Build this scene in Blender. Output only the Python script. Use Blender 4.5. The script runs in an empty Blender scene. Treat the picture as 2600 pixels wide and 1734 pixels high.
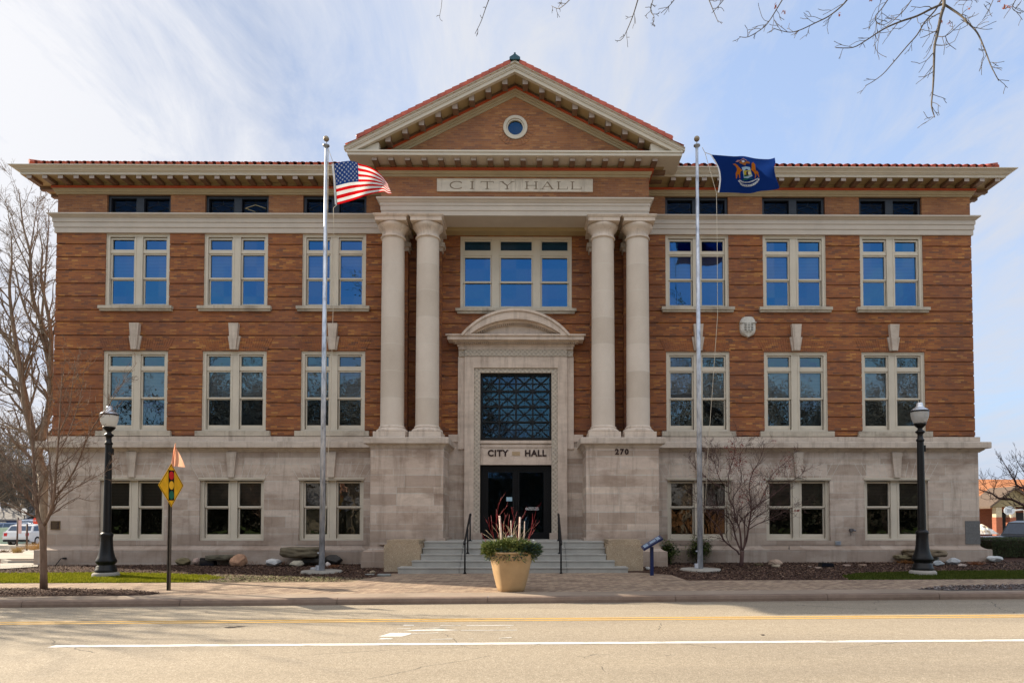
import bpy, math, random
from mathutils import Vector, Matrix, noise
R = math.radians; PI = math.pi
random.seed(7)
sc = bpy.context.scene
col = sc.collection

# ---------------------------------------------------------------- camera
CAM = Vector((0.50, -23.2, 1.8)); YAW = R(.4); TILT = R(1.9)
F = 1733.3; PX, PY = 1359, 1261
fwd = Vector((math.sin(YAW)*math.cos(TILT), math.cos(YAW)*math.cos(TILT), math.sin(TILT)))
rgt = Vector((math.cos(YAW), -math.sin(YAW), 0)); upv = rgt.cross(fwd)
cd = bpy.data.cameras.new('camera'); cam = bpy.data.objects.new('camera', cd); col.objects.link(cam)
cam.location = CAM
cam.rotation_euler = Matrix((rgt, upv, -fwd)).transposed().to_euler()
cd.lens = 24; cd.sensor_width = 36; cd.sensor_fit = 'HORIZONTAL'
cd.shift_x = -(PX-1300)/2600; cd.shift_y = (PY-867)/2600
cd.clip_end = 3000
sc.camera = cam
def at(px, py, Y):                      # photo measurement -> real point on the plane at depth Y
    d = rgt*((px-PX)/F)+upv*((PY-py)/F)+fwd
    return CAM+d*((Y-CAM.y)/d.y)
def kerb_y(x): return -8.45+.03*x
def G(x, y):
    yk = kerb_y(x)
    if y < yk: return .0042*x
    yy = min(y, 3.0)
    return .0042*max(-30, min(30, x))+.13+.0245*(yy-yk)
def onground(px, py):
    z = .2; p = None
    for _ in range(40):
        d = rgt*((px-PX)/F)+upv*((PY-py)/F)+fwd
        p = CAM+d*((z-CAM.z)/d.z); z = .5*z+.5*G(p.x, p.y)
    return p

# ---------------------------------------------------------------- mesh builder
class MB:
    def __init__(s): s.v = []; s.f = []; s.m = []; s.s = []
    def face(s, pts, mi=0, sm=False):
        n = len(s.v); s.v += [tuple(p) for p in pts]; s.f.append(list(range(n, n+len(pts)))); s.m.append(mi); s.s.append(sm)
    def box(s, x0, x1, y0, y1, z0, z1, mi=0):
        n = len(s.v)
        s.v += [(x0,y0,z0),(x1,y0,z0),(x1,y1,z0),(x0,y1,z0),(x0,y0,z1),(x1,y0,z1),(x1,y1,z1),(x0,y1,z1)]
        for q in ((0,3,2,1),(4,5,6,7),(0,1,5,4),(1,2,6,5),(2,3,7,6),(3,0,4,7)):
            s.f.append([n+i for i in q]); s.m.append(mi); s.s.append(False)
    def prism(s, poly, y0, y1, mi=0):    # poly in XZ, counter clockwise from the front
        n = len(s.v); k = len(poly)
        s.v += [(x,y0,z) for x,z in poly]+[(x,y1,z) for x,z in poly]
        s.f.append([n+i for i in range(k)]); s.m.append(mi); s.s.append(False)
        s.f.append([n+k+i for i in reversed(range(k))]); s.m.append(mi); s.s.append(False)
        for i in range(k):
            j = (i+1) % k
            s.f.append([n+i, n+k+i, n+k+j, n+j]); s.m.append(mi); s.s.append(False)
    def slab(s, poly, z0, z1, mi=0):     # poly in XY, ccw from above
        n = len(s.v); k = len(poly)
        s.v += [(x,y,z1) for x,y in poly]+[(x,y,z0) for x,y in poly]
        s.f.append([n+i for i in range(k)]); s.m.append(mi); s.s.append(False)
        s.f.append([n+k+i for i in reversed(range(k))]); s.m.append(mi); s.s.append(False)
        for i in range(k):
            j = (i+1) % k
            s.f.append([n+i, n+k+i, n+k+j, n+j]); s.m.append(mi); s.s.append(False)
    def grid(s, rows, mi=0, sm=True, closeu=False):
        n = len(s.v); a = len(rows); b = len(rows[0])
        for r in rows: s.v += [tuple(p) for p in r]
        for i in range(a-1):
            for j in range(b if closeu else b-1):
                k = (j+1) % b
                s.f.append([n+i*b+j, n+i*b+k, n+(i+1)*b+k, n+(i+1)*b+j]); s.m.append(mi); s.s.append(sm)
    def tube(s, pts, rad, n=6, mi=0, cap=True):
        pts = [Vector(p) for p in pts]
        if not isinstance(rad, (list, tuple)): rad = [rad]*len(pts)
        base = len(s.v); ref = None
        for i, p in enumerate(pts):
            t = (pts[min(i+1, len(pts)-1)]-pts[max(i-1, 0)])
            if t.length < 1e-9: t = Vector((0,0,1))
            t.normalize()
            if ref is None: ref = t.orthogonal().normalized()
            ref = (ref-t*ref.dot(t))
            if ref.length < 1e-6: ref = t.orthogonal()
            ref.normalize(); b = t.cross(ref)
            for k in range(n):
                a = 2*PI*k/n; s.v.append(tuple(p+(ref*math.cos(a)+b*math.sin(a))*rad[i]))
        for i in range(len(pts)-1):
            for k in range(n):
                j = (k+1) % n
                s.f.append([base+i*n+k, base+i*n+j, base+(i+1)*n+j, base+(i+1)*n+k]); s.m.append(mi); s.s.append(True)
        if cap:
            s.f.append([base+k for k in reversed(range(n))]); s.m.append(mi); s.s.append(False)
            e = base+(len(pts)-1)*n
            s.f.append([e+k for k in range(n)]); s.m.append(mi); s.s.append(False)
    def lathe(s, prof, cx=0, cy=0, n=32, mi=0, sq=None, rot=0, flute=0):
        rows = []
        for r, z in prof:
            row = []
            for k in range(n):
                a = 2*PI*k/n; c, q = math.cos(a), math.sin(a); rr = r
                if sq: rr = r/((abs(c)**sq+abs(q)**sq)**(1/sq))
                if flute: rr = r*(1+flute*math.cos(a*n/2))
                row.append((cx+rr*math.cos(a+rot), cy+rr*math.sin(a+rot), z))
            rows.append(row)
        s.grid(rows, mi, True, True)
        n0 = len(s.v); s.v += rows[0]; s.f.append([n0+k for k in reversed(range(n))]); s.m.append(mi); s.s.append(False)
        n0 = len(s.v); s.v += rows[-1]; s.f.append([n0+k for k in range(n)]); s.m.append(mi); s.s.append(False)
    def wrapu(s, prof, W, yf, yb, mi=0, x_off=0):  # profile (out, z) swept round the left, front and right of a block
        rows = []
        for o, z in prof:
            rows.append([(x_off-W-o, yb, z), (x_off-W-o, yf-o, z), (x_off+W+o, yf-o, z), (x_off+W+o, yb, z)])
        s.grid(rows, mi, False)
    def runx(s, prof, x0, x1, mi=0):     # closed profile (y, z) extruded along X with end caps
        n = len(s.v); k = len(prof)
        s.v += [(x0,y,z) for y,z in prof]+[(x1,y,z) for y,z in prof]
        for i in range(k):
            j = (i+1) % k
            s.f.append([n+i, n+j, n+k+j, n+k+i]); s.m.append(mi); s.s.append(False)
        s.f.append([n+i for i in reversed(range(k))]); s.m.append(mi); s.s.append(False)
        s.f.append([n+k+i for i in range(k)]); s.m.append(mi); s.s.append(False)
    def cells(s, x0, x1, z0, z1, y0, y1, holes, mi=0):
        xs = sorted({x0, x1}|{h[0] for h in holes if x0 < h[0] < x1}|{h[1] for h in holes if x0 < h[1] < x1})
        zs = sorted({z0, z1}|{h[2] for h in holes if z0 < h[2] < z1}|{h[3] for h in holes if z0 < h[3] < z1})
        for b in range(len(zs)-1):
            zc = (zs[b]+zs[b+1])/2; run = None
            for a in range(len(xs)-1):
                xc = (xs[a]+xs[a+1])/2
                solid = not any(h[0] < xc < h[1] and h[2] < zc < h[3] for h in holes)
                if solid: run = (run[0], xs[a+1]) if run else (xs[a], xs[a+1])
                if (not solid or a == len(xs)-2) and run:
                    s.box(run[0], run[1], y0, y1, zs[b], zs[b+1], mi); run = None
    def build(s, name, mats, parent=None, key=None):
        if key:                                # one object per cluster of faces
            g = {}
            for i, f in enumerate(s.f):
                c = [sum(s.v[j][a] for j in f)/len(f) for a in range(3)]; g.setdefault(key(c), []).append(i)
            o = None
            for k in sorted(g):
                m = MB()
                for i in g[k]:
                    n = len(m.v); m.v += [s.v[j] for j in s.f[i]]; m.f.append(list(range(n, n+len(s.f[i])))); m.m.append(s.m[i]); m.s.append(s.s[i])
                o = m.build(name, mats, parent)
            return o
        me = bpy.data.meshes.new(name); me.from_pydata(s.v, [], s.f)
        if not isinstance(mats, (list, tuple)): mats = [mats]
        for m in mats: me.materials.append(m)
        me.polygons.foreach_set('material_index', s.m)
        me.polygons.foreach_set('use_smooth', s.s)
        me.update(); me.validate()
        o = bpy.data.objects.new(name, me); col.objects.link(o)
        if parent: o.parent = parent
        return o
def tag(o, label=None, cat=None, group=None, kind=None):
    if label: o['label'] = label
    if cat: o['category'] = cat
    if group: o['group'] = group
    if kind: o['kind'] = kind
    return o
def thing(name, loc, label, cat, group=None, rz=0):
    o = bpy.data.objects.new(name, None); col.objects.link(o); o.location = loc; o.rotation_euler = (0,0,rz)
    o.empty_display_size = .2
    return tag(o, label, cat, group)
def copy_tree(o, parent=None):
    c = o.copy(); col.objects.link(c)
    if parent: c.parent = parent
    for ch in [q for q in bpy.data.objects if q.parent == o]: copy_tree(ch, c)
    return c
def sub(o, parent): o.parent = parent; return o
def textmesh(body, size, extrude=.004, bold=0.0, spacing=1.0, align='CENTER'):
    cu = bpy.data.curves.new('t', 'FONT'); cu.body = body; cu.size = size; cu.extrude = extrude; cu.offset = bold
    cu.align_x = align; cu.align_y = 'CENTER'; cu.space_character = spacing; cu.resolution_u = 3
    o = bpy.data.objects.new('t', cu); col.objects.link(o); bpy.context.view_layer.update()
    me = bpy.data.meshes.new_from_object(o.evaluated_get(bpy.context.evaluated_depsgraph_get()))
    bpy.data.objects.remove(o); return me
def text(name, body, size, M, mat, parent, extrude=.004, bold=0.0, spacing=1.0, align='CENTER', sx=1):
    me = textmesh(body, size, extrude, bold, spacing, align); me.transform(Matrix.Diagonal((sx,1,1,1))); me.transform(M)
    me.materials.clear(); me.materials.append(mat); me.name = name
    o = bpy.data.objects.new(name, me); col.objects.link(o); o.parent = parent; return o
LR = lambda c: c[0] > 0
COLS = lambda c: min(range(4), key=lambda i: abs((-4.05,-2.9,2.9,4.05)[i]-c[0]))
BAY = lambda c: min(range(6), key=lambda i: abs((-12.96,-9.6,-6.24,6.24,9.6,12.96)[i]-c[0]))
BAYS = lambda c: (BAY(c), c[0] > (-12.96,-9.6,-6.24,6.24,9.6,12.96)[BAY(c)])
FRONT = lambda x, y, z: Matrix.Translation((x,y,z)) @ Matrix.Rotation(PI/2, 4, 'X')
# ---------------------------------------------------------------- materials
class NT:
    def __init__(s, name):
        s.mat = bpy.data.materials.new(name); s.mat.use_nodes = True; s.t = s.mat.node_tree; s.t.nodes.clear()
        s.out = s.n('ShaderNodeOutputMaterial')
    def n(s, typ, **kw):
        nd = s.t.nodes.new(typ)
        for k, v in kw.items(): setattr(nd, k, v)
        return nd
    def l(s, a, b): s.t.links.new(a, b)
    def set(s, sock, v):
        if hasattr(v, 'is_output'): s.l(v, sock)
        elif isinstance(v, (tuple, list)): sock.default_value = tuple(v)+((1,) if len(v) == 3 and len(sock.default_value) == 4 else ())
        else: sock.default_value = v
    def math(s, op, a, b=0, c=0):
        nd = s.n('ShaderNodeMath', operation=op); s.set(nd.inputs[0], a); s.set(nd.inputs[1], b); s.set(nd.inputs[2], c); return nd.outputs[0]
    def pos(s):
        if not hasattr(s, '_p'): s._p = s.n('ShaderNodeNewGeometry').outputs['Position']
        return s._p
    def xyz(s, v=None):
        nd = s.n('ShaderNodeSeparateXYZ'); s.l(v or s.pos(), nd.inputs[0]); return nd.outputs
    def comb(s, x, y, z=0):
        nd = s.n('ShaderNodeCombineXYZ'); s.set(nd.inputs[0], x); s.set(nd.inputs[1], y); s.set(nd.inputs[2], z); return nd.outputs[0]
    def noise(s, scale, vec=None, detail=4, rough=.6, stretch=None, out='Fac'):
        v = vec or s.pos()
        if stretch:
            m = s.n('ShaderNodeMapping'); s.l(v, m.inputs[0]); m.inputs['Scale'].default_value = stretch; v = m.outputs[0]
        nd = s.n('ShaderNodeTexNoise'); s.l(v, nd.inputs['Vector']); nd.inputs['Scale'].default_value = scale
        nd.inputs['Detail'].default_value = detail; nd.inputs['Roughness'].default_value = rough; return nd.outputs[out]
    def white(s, vec, out='Value'):
        nd = s.n('ShaderNodeTexWhiteNoise', noise_dimensions='3D'); s.l(vec, nd.inputs['Vector']); return nd.outputs[out]
    def ramp(s, fac, stops, interp='LINEAR'):
        nd = s.n('ShaderNodeValToRGB'); s.l(fac, nd.inputs[0]); cr = nd.color_ramp; cr.interpolation = interp
        while len(cr.elements) < len(stops): cr.elements.new(.5)
        for e, (p, c) in zip(cr.elements, stops): e.position = p; e.color = tuple(c)+(1,) if len(c) == 3 else c
        return nd.outputs[0]
    def mix(s, fac, a, b, mode='MIX'):
        nd = s.n('ShaderNodeMix', data_type='RGBA', blend_type=mode)
        s.set(nd.inputs[0], fac); s.set(nd.inputs[6], a); s.set(nd.inputs[7], b); return nd.outputs[2]
    def bump(s, h, strength=.3, dist=.01):
        nd = s.n('ShaderNodeBump'); s.l(h, nd.inputs['Height']); nd.inputs['Strength'].default_value = strength; nd.inputs['Distance'].default_value = dist; return nd.outputs[0]
    def bsdf(s, color, rough=.8, metal=0, normal=None, spec=.5, **kw):
        nd = s.n('ShaderNodeBsdfPrincipled'); s.set(nd.inputs['Base Color'], color); s.set(nd.inputs['Roughness'], rough)
        s.set(nd.inputs['Metallic'], metal); nd.inputs['Specular IOR Level'].default_value = spec
        if normal: s.l(normal, nd.inputs['Normal'])
        for k, v in kw.items(): s.set(nd.inputs[k.replace('_', ' ')], v)
        s.l(nd.outputs[0], s.out.inputs[0]); return nd
def simple(name, c, rough=.7, metal=0, var=.15, scale=6, spec=.4, bump=0, stretch=None):
    n = NT(name); f = n.noise(scale, stretch=stretch)
    a = tuple(x*(1-var) for x in c); b = tuple(min(1, x*(1+var)) for x in c)
    n.bsdf(n.ramp(f, [(.3, a), (.7, b)]), rough, metal, n.bump(n.noise(scale*8), bump, .01) if bump else None, spec)
    return n.mat
def brickmat(name, stops, rowh=.060, blen=.225, mortar=(.17,.105,.075), tint=None):
    n = NT(name); x, y, z = n.xyz(); u = n.math('ADD', x, y)
    rz = n.math('DIVIDE', z, rowh); row = n.math('FLOOR', rz); fz = n.math('FRACT', rz)
    off = n.math('ADD', n.math('MULTIPLY', row, .5), n.math('MULTIPLY', n.white(n.comb(row, 3.3, 1)), .18)); uu = n.math('ADD', n.math('DIVIDE', u, blen), off)
    cl = n.math('FLOOR', uu); fu = n.math('FRACT', uu)
    w = n.white(n.comb(cl, row, 0)); c = n.ramp(w, stops)
    big = n.noise(.35, detail=3); c = n.mix(n.ramp(big, [(.38, (0,0,0)), (.66, (1,1,1))]), c, tint or (.20,.075,.045)) if False else c
    bigv = n.ramp(big, [(.35, (.82,.80,.80)), (.65, (1.12,1.1,1.08))]); c = n.mix(1, c, bigv, 'MULTIPLY')
    fine = n.ramp(n.noise(40, detail=2), [(.3, (.85,.85,.85)), (.7, (1.12,1.12,1.12))]); c = n.mix(1, c, fine, 'MULTIPLY')
    pt = n.ramp(n.noise(.55, detail=5, rough=.7), [(.45,(0,0,0)), (.62,(1,1,1))]); c = n.mix(n.math('MULTIPLY', pt, .30), c, (.17,.075,.062))
    mj = n.math('MAXIMUM', n.math('LESS_THAN', fz, .17), n.math('LESS_THAN', fu, .04))
    c = n.mix(n.math('MULTIPLY', mj, .8), c, mortar)
    drip = n.ramp(n.noise(1.2, stretch=(1,1,.18), detail=5), [(.42, (1,1,1)), (.75, (.78,.74,.72))]); c = n.mix(.6, c, drip, 'MULTIPLY')
    h = n.math('SUBTRACT', w, n.math('MULTIPLY', mj, 2))
    n.bsdf(c, .82, 0, n.bump(h, .35, .008), .3); return n.mat
def stonemat(name, c=(.56,.47,.40), ashlar=True, z0=.93, tall=.39, short=.20, blen=1.35, mortar=(.55,.52,.47), stain=(.24,.165,.12), amt=.75, seed=0):
    n = NT(name); x, y, z = n.xyz(); u = n.math('ADD', x, n.math('ADD', y, seed))
    base = n.noise(2.2, detail=6, stretch=(1,1,2.5)); cc = n.ramp(base, [(.3, tuple(k*.88 for k in c)), (.7, tuple(min(1,k*1.1) for k in c))])
    fine = n.ramp(n.noise(55, detail=3), [(.3, (.93,.93,.93)), (.7, (1.06,1.06,1.06))]); cc = n.mix(1, cc, fine, 'MULTIPLY')
    hh = n.noise(80, detail=2)
    if ashlar:
        P = tall+short; t = n.math('DIVIDE', n.math('SUBTRACT', z, z0), P); k = n.math('FLOOR', t); fr = n.math('MULTIPLY', n.math('FRACT', t), P)
        isS = n.math('GREATER_THAN', fr, tall); row = n.math('ADD', n.math('MULTIPLY', k, 2), isS)
        e1 = n.math('MINIMUM', fr, n.math('ABSOLUTE', n.math('SUBTRACT', fr, tall)))
        uo = n.math('ADD', n.math('DIVIDE', u, blen), n.math('MULTIPLY', n.white(n.comb(row, 7, 2)), 1.0))
        cl = n.math('FLOOR', uo); fu = n.math('MULTIPLY', n.math('FRACT', uo), blen)
        w = n.white(n.comb(cl, row, 4), 'Value'); w2 = n.white(n.comb(cl, row, 9), 'Value')
        cc = n.mix(1, cc, n.ramp(w, [(0, (.74,.70,.67)), (.3, (.93,.90,.88)), (.7, (1.03,1.03,1.04)), (1, (1.14,1.14,1.12))]), 'MULTIPLY')
        cc = n.mix(n.math('MULTIPLY', w2, .22), cc, (.38,.29,.25))
        mj = n.math('LESS_THAN', n.math('MINIMUM', e1, fu), .016)
        cc = n.mix(n.math('MULTIPLY', mj, n.math('MULTIPLY', n.noise(3), 1.3)), cc, mortar)
        hh = n.math('SUBTRACT', hh, mj)
    st = n.ramp(n.noise(.9, detail=7, rough=.65, stretch=(.7,.7,1.6)), [(.49, (0,0,0)), (.70, (1,1,1))])
    cc = n.mix(n.math('MULTIPLY', st, amt), cc, stain)
    dr = n.ramp(n.noise(3.2, detail=6, rough=.7, stretch=(1.4,1.4,.16)), [(.50, (0,0,0)), (.68, (1,1,1))])
    cc = n.mix(n.math('MULTIPLY', dr, .38), cc, tuple(k*.62 for k in stain))
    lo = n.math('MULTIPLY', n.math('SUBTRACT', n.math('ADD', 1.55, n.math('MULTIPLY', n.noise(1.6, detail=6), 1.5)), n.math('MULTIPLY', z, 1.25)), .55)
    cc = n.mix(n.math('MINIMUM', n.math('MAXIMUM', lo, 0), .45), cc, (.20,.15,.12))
    n.bsdf(cc, .85, 0, n.bump(hh, .25, .004), .25); return n.mat
M = {}
M['brick'] = brickmat('brick', [(0,(.17,.075,.045)), (.12,(.24,.088,.036)), (.5,(.305,.106,.039)), (.86,(.355,.136,.044)), (.96,(.42,.18,.050)), (1,(.47,.22,.07))])
M['brick_attic_bounce'] = brickmat('brick_attic_bounce', [(0,(.24,.11,.065)), (.12,(.30,.125,.058)), (.55,(.35,.147,.062)), (.88,(.39,.17,.070)), (1,(.45,.215,.09))], mortar=(.26,.18,.12))  # attic brick made more ochre, bounced light put into its colour
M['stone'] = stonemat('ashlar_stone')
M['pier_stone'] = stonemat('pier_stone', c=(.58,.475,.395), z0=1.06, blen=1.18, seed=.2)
M['door_stone'] = stonemat('surround_stone', c=(.60,.495,.415), ashlar=False, amt=.35)
M['limestone'] = stonemat('limestone', c=(.54,.46,.39), ashlar=False, amt=.45)
M['sill_stone'] = stonemat('sill_stone', c=(.50,.44,.36), ashlar=False, stain=(.12,.09,.07), amt=.75)
M['column'] = stonemat('column_stone', c=(.63,.53,.445), ashlar=False, amt=.2)
M['trim'] = simple('trim_paint', (.57,.51,.42), .55, var=.06, scale=2)
M['belt'] = simple('belt_paint', (.50,.435,.37), .6, var=.07, scale=1.5)
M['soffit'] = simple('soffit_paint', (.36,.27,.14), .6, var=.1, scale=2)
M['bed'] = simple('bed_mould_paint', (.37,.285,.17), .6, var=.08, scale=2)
M['bracket'] = simple('bracket_paint', (.17,.10,.062), .6, var=.1, scale=3)
M['bracket_end'] = simple('bracket_end_paint', (.40,.33,.29), .6, var=.05)
M['orange'] = simple('orange_paint', (.40,.062,.014), .5, var=.1, scale=3)
M['darkframe'] = simple('dark_frame', (.022,.024,.032), .4, var=.2)
M['lead'] = simple('lead_came', (.03,.03,.03), .5, .4)
M['gold'] = simple('worn_came', (.45,.36,.2), .5, .2)
M['tile'] = simple('roof_tile', (.42,.075,.035), .45, var=.35, scale=3.5, spec=.5, bump=.2)
M['copper'] = simple('patina_copper', (.03,.09,.12), .6, .2, var=.4, scale=12)
M['membrane'] = simple('roof_metal', (.30,.32,.34), .35, .3, var=.2)
M['black'] = simple('black_metal', (.006,.006,.007), .42, 0, var=.2, spec=.3)
M['blackwood'] = simple('door_black', (.004,.004,.005), .45, 0, var=.2, spec=.2)
M['letters'] = simple('letter_bronze', (.035,.015,.013), .4, .3)
M['engrave'] = simple('letter_dirt', (.22,.165,.115), .9)
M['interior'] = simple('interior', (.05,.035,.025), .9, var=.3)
M['concrete'] = simple('step_concrete', (.33,.32,.295), .85, var=.12, scale=2.5, bump=.3)
M['lampglass'] = None
def aggregate():
    n = NT('exposed_aggregate'); v = n.n('ShaderNodeTexVoronoi'); n.l(n.pos(), v.inputs['Vector']); v.inputs['Scale'].default_value = 95
    w = n.white(v.outputs['Position']); c = n.ramp(w, [(0,(.27,.20,.135)), (.5,(.37,.285,.195)), (.9,(.44,.35,.245)), (1,(.56,.48,.37))])
    c = n.mix(1, c, n.ramp(n.noise(2), [(.3,(.85,.85,.85)), (.7,(1.1,1.1,1.1))]), 'MULTIPLY')
    n.bsdf(c, .9, 0, n.bump(v.outputs['Distance'], .5, .01), .2); return n.mat
M['aggregate'] = aggregate()
def carved(name, c, sx, sz):
    n = NT(name); x, y, z = n.xyz()
    a = n.math('SINE', n.math('MULTIPLY', n.math('ADD', x, y), sx)); b = n.math('SINE', n.math('MULTIPLY', z, sz))
    f = n.math('ADD', n.math('MULTIPLY', n.math('MULTIPLY', a, b), .35), n.math('MULTIPLY', n.noise(18), 1.5))
    col_ = n.ramp(f, [(.3, tuple(k*.62 for k in c)), (.9, c)])
    n.bsdf(col_, .85, 0, n.bump(f, .6, .02), .2); return n.mat
M['carved'] = carved('carved_stone', (.50,.435,.36), 42, 42)
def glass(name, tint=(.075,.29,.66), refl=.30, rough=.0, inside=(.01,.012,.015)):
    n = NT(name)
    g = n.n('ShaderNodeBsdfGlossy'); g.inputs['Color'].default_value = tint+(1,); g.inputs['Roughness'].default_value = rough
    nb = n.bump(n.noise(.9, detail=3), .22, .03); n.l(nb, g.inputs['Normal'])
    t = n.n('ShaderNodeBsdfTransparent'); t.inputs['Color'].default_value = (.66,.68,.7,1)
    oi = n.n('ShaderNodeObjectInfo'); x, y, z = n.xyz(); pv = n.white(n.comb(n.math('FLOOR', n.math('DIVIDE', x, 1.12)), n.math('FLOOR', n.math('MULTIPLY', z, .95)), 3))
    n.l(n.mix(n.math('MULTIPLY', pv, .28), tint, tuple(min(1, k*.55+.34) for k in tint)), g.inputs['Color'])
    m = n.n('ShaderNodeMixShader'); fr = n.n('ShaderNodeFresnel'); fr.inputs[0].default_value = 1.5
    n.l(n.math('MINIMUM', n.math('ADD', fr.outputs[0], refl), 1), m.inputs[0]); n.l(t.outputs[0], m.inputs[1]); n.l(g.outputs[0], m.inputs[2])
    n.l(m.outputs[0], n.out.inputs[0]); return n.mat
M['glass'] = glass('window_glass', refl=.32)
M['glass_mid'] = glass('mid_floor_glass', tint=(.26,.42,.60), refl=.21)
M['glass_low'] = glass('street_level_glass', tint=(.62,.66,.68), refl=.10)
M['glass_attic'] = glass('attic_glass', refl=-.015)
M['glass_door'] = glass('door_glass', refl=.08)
def blind(name, c):
    n = NT(name); x, y, z = n.xyz(); f = n.math('FRACT', n.math('MULTIPLY', z, 20))
    cc = n.ramp(f, [(0, tuple(k*.3 for k in c)), (.25, c), (.9, tuple(k*.8 for k in c)), (1, tuple(k*.3 for k in c))])
    n.bsdf(cc, .7, 0, n.bump(f, .6, .01)); return n.mat
M['blind_low'] = blind('street_level_blinds', (.19,.145,.105))
M['glass_grille'] = glass('grille_glass', tint=(.12,.30,.52), refl=.15)
M['blind'] = blind('blind_slats', (.55,.53,.52))
# ---------------------------------------------------------------- the city hall
hall = thing('city_hall', (0,0,0), 'three-storey brown brick city hall with four stone columns, pediment and red tile roof', 'building')
W = 15.74
wins = [-12.96, -9.60, -6.24, 6.24, 9.60, 12.96]
HW = 1.09
BJ = [11.62, 11.20, 10.75, 10.30, 9.84, 9.39, 8.93, 8.52, 8.05, 7.58, 7.18, 6.71, 6.22, 5.75, 5.28, 4.80, 4.62]
def banded(mb, x0, x1, yf, yb, holes, zlo=4.62, zhi=11.62):
    for a, b in zip(BJ[:-1], BJ[1:]):
        if a > zhi+.01 or b < zlo-.01: continue
        mb.cells(x0, x1, b+.045, a, yf, yb, holes)
        mb.cells(x0, x1, b, b+.045, yf+.038, yb, holes)
holes_u = [(x-HW, x+HW, 9.07, 11.60) for x in wins]
holes_m = [(x-HW, x+HW, 4.80, 7.545) for x in wins]
holes_l = [(x-HW, x+HW, 1.09, 3.22) for x in wins]
holes_a = [(x-HW, x+HW, 12.245, 12.96) for x in wins]
# brick walls
mb = MB()
banded(mb, -W, -4.2, 0, .40, holes_u+holes_m); banded(mb, 4.2, W, 0, .40, holes_u+holes_m)
for s in (-1, 1):                                           # side walls, same bands
    for a, b in zip(BJ[:-1], BJ[1:]):
        xa, xb = sorted((s*W, s*(W-.4))); mb.box(xa, xb, .40, 14, b+.045, a)
        xa, xb = sorted((s*(W-.045), s*(W-.4))); mb.box(xa, xb, .40, 14, b, b+.045)
mb.build('brick_wall', M['brick'], hall, key=LR)
mb = MB(); mb.box(-W, W, 13.6, 14.0, .9, 13.3); mb.build('rear_wall', M['brick'], hall)
mb = MB()
for (x0, x1) in ((-W+.01, -4.39), (4.39, W-.01)): mb.cells(x0, x1, 12.24, 13.34, .012, .40, holes_a)
for s in (-1, 1):
    xa, xb = sorted((s*(W-.01), s*(W-.4))); mb.box(xa, xb, .40, 13.6, 11.62, 13.34)
mb.build('attic_wall', M['brick_attic_bounce'], hall, key=LR)
mb = MB()
hc = [(-1.93, 1.93, 9.05, 11.60), (-1.22, 1.22, 1.0, 6.82)]
banded(mb, -4.2, 4.2, .16, .55, hc)
pil = MB()
for x in (-4.05, -2.90, 2.90, 4.05):
    pil.box(x-.36, x+.36, -.12, .16, 4.62, 11.0)
mb.build('recessed_wall', M['brick'], hall)
pil.build('brick_pilaster', M['brick'], hall, key=COLS)
mb = MB()
for x in (-4.05, -2.90, 2.90, 4.05):
    mb.box(x-.40, x+.40, -.17, .16, 10.95, 11.08); mb.box(x-.47, x+.47, -.24, .16, 11.08, 11.22); mb.box(x-.38, x+.38, -.14, .16, 11.22, 11.50); mb.box(x-.5, x+.5, -.27, .16, 11.5, 11.70)
mb.build('pilaster_capital', M['limestone'], hall, key=COLS)
# stone basement walls
mb = MB()
for (x0, x1) in ((-15.78, -4.2), (4.2, 15.78)): mb.cells(x0, x1, .93, 4.09, -.06, .36, holes_l)
for s in (-1, 1):
    xa, xb = sorted((s*15.78, s*15.3)); mb.box(xa, xb, .36, 14, .93, 4.09)
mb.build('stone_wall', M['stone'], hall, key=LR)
mb = MB()
mb.cells(-4.2, -1.22, 1.0, 4.62, .10, .55, []); mb.cells(1.22, 4.2, 1.0, 4.62, .10, .55, [])
mb.build('recess_stone_wall', M['stone'], hall, key=LR)
# belt course, sill course, plinth
def both(mb, prof, kx=1):  # profile (out,z) closed, on both wings with mitred outer corners
    for s in (-1, 1):
        rows = []
        for o, z in prof: rows.append([(s*4.3, -o, z), (s*(W+o*kx), -o, z), (s*(W+o*kx), 14.0, z)])
        if s < 0: rows = [list(reversed(r)) for r in rows]
        mb.grid(rows, 0, False)
mb = MB(); both(mb, [(.0,4.62), (.10,4.61), (.10,4.43), (.32,4.42), (.33,4.40), (.33,4.215), (.31,4.205), (.20,4.20), (.19,4.165), (.14,4.13), (.10,4.10), (.09,4.085), (.04,4.08), (-.3,4.08)])
mb.build('belt_course', M['limestone'], hall, key=LR)
mb = MB(); both(mb, [(.04,.94), (.05,.93), (.07,.88), (.13,.83), (.20,.80), (.28,.795), (.30,.78), (.30,-.1)])
mb.build('plinth', M['stone'], hall, key=LR)
# painted belt under the attic windows
mb = MB(); both(mb, [(.0,11.60), (.05,11.605), (.05,11.78), (.075,11.785), (.075,11.95), (.10,11.955), (.10,12.09), (.12,12.10), (.15,12.13), (.20,12.17), (.22,12.18), (.22,12.225), (.03,12.245), (-.02,12.25)])
mb.build('attic_belt', M['belt'], hall, key=LR)
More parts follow.
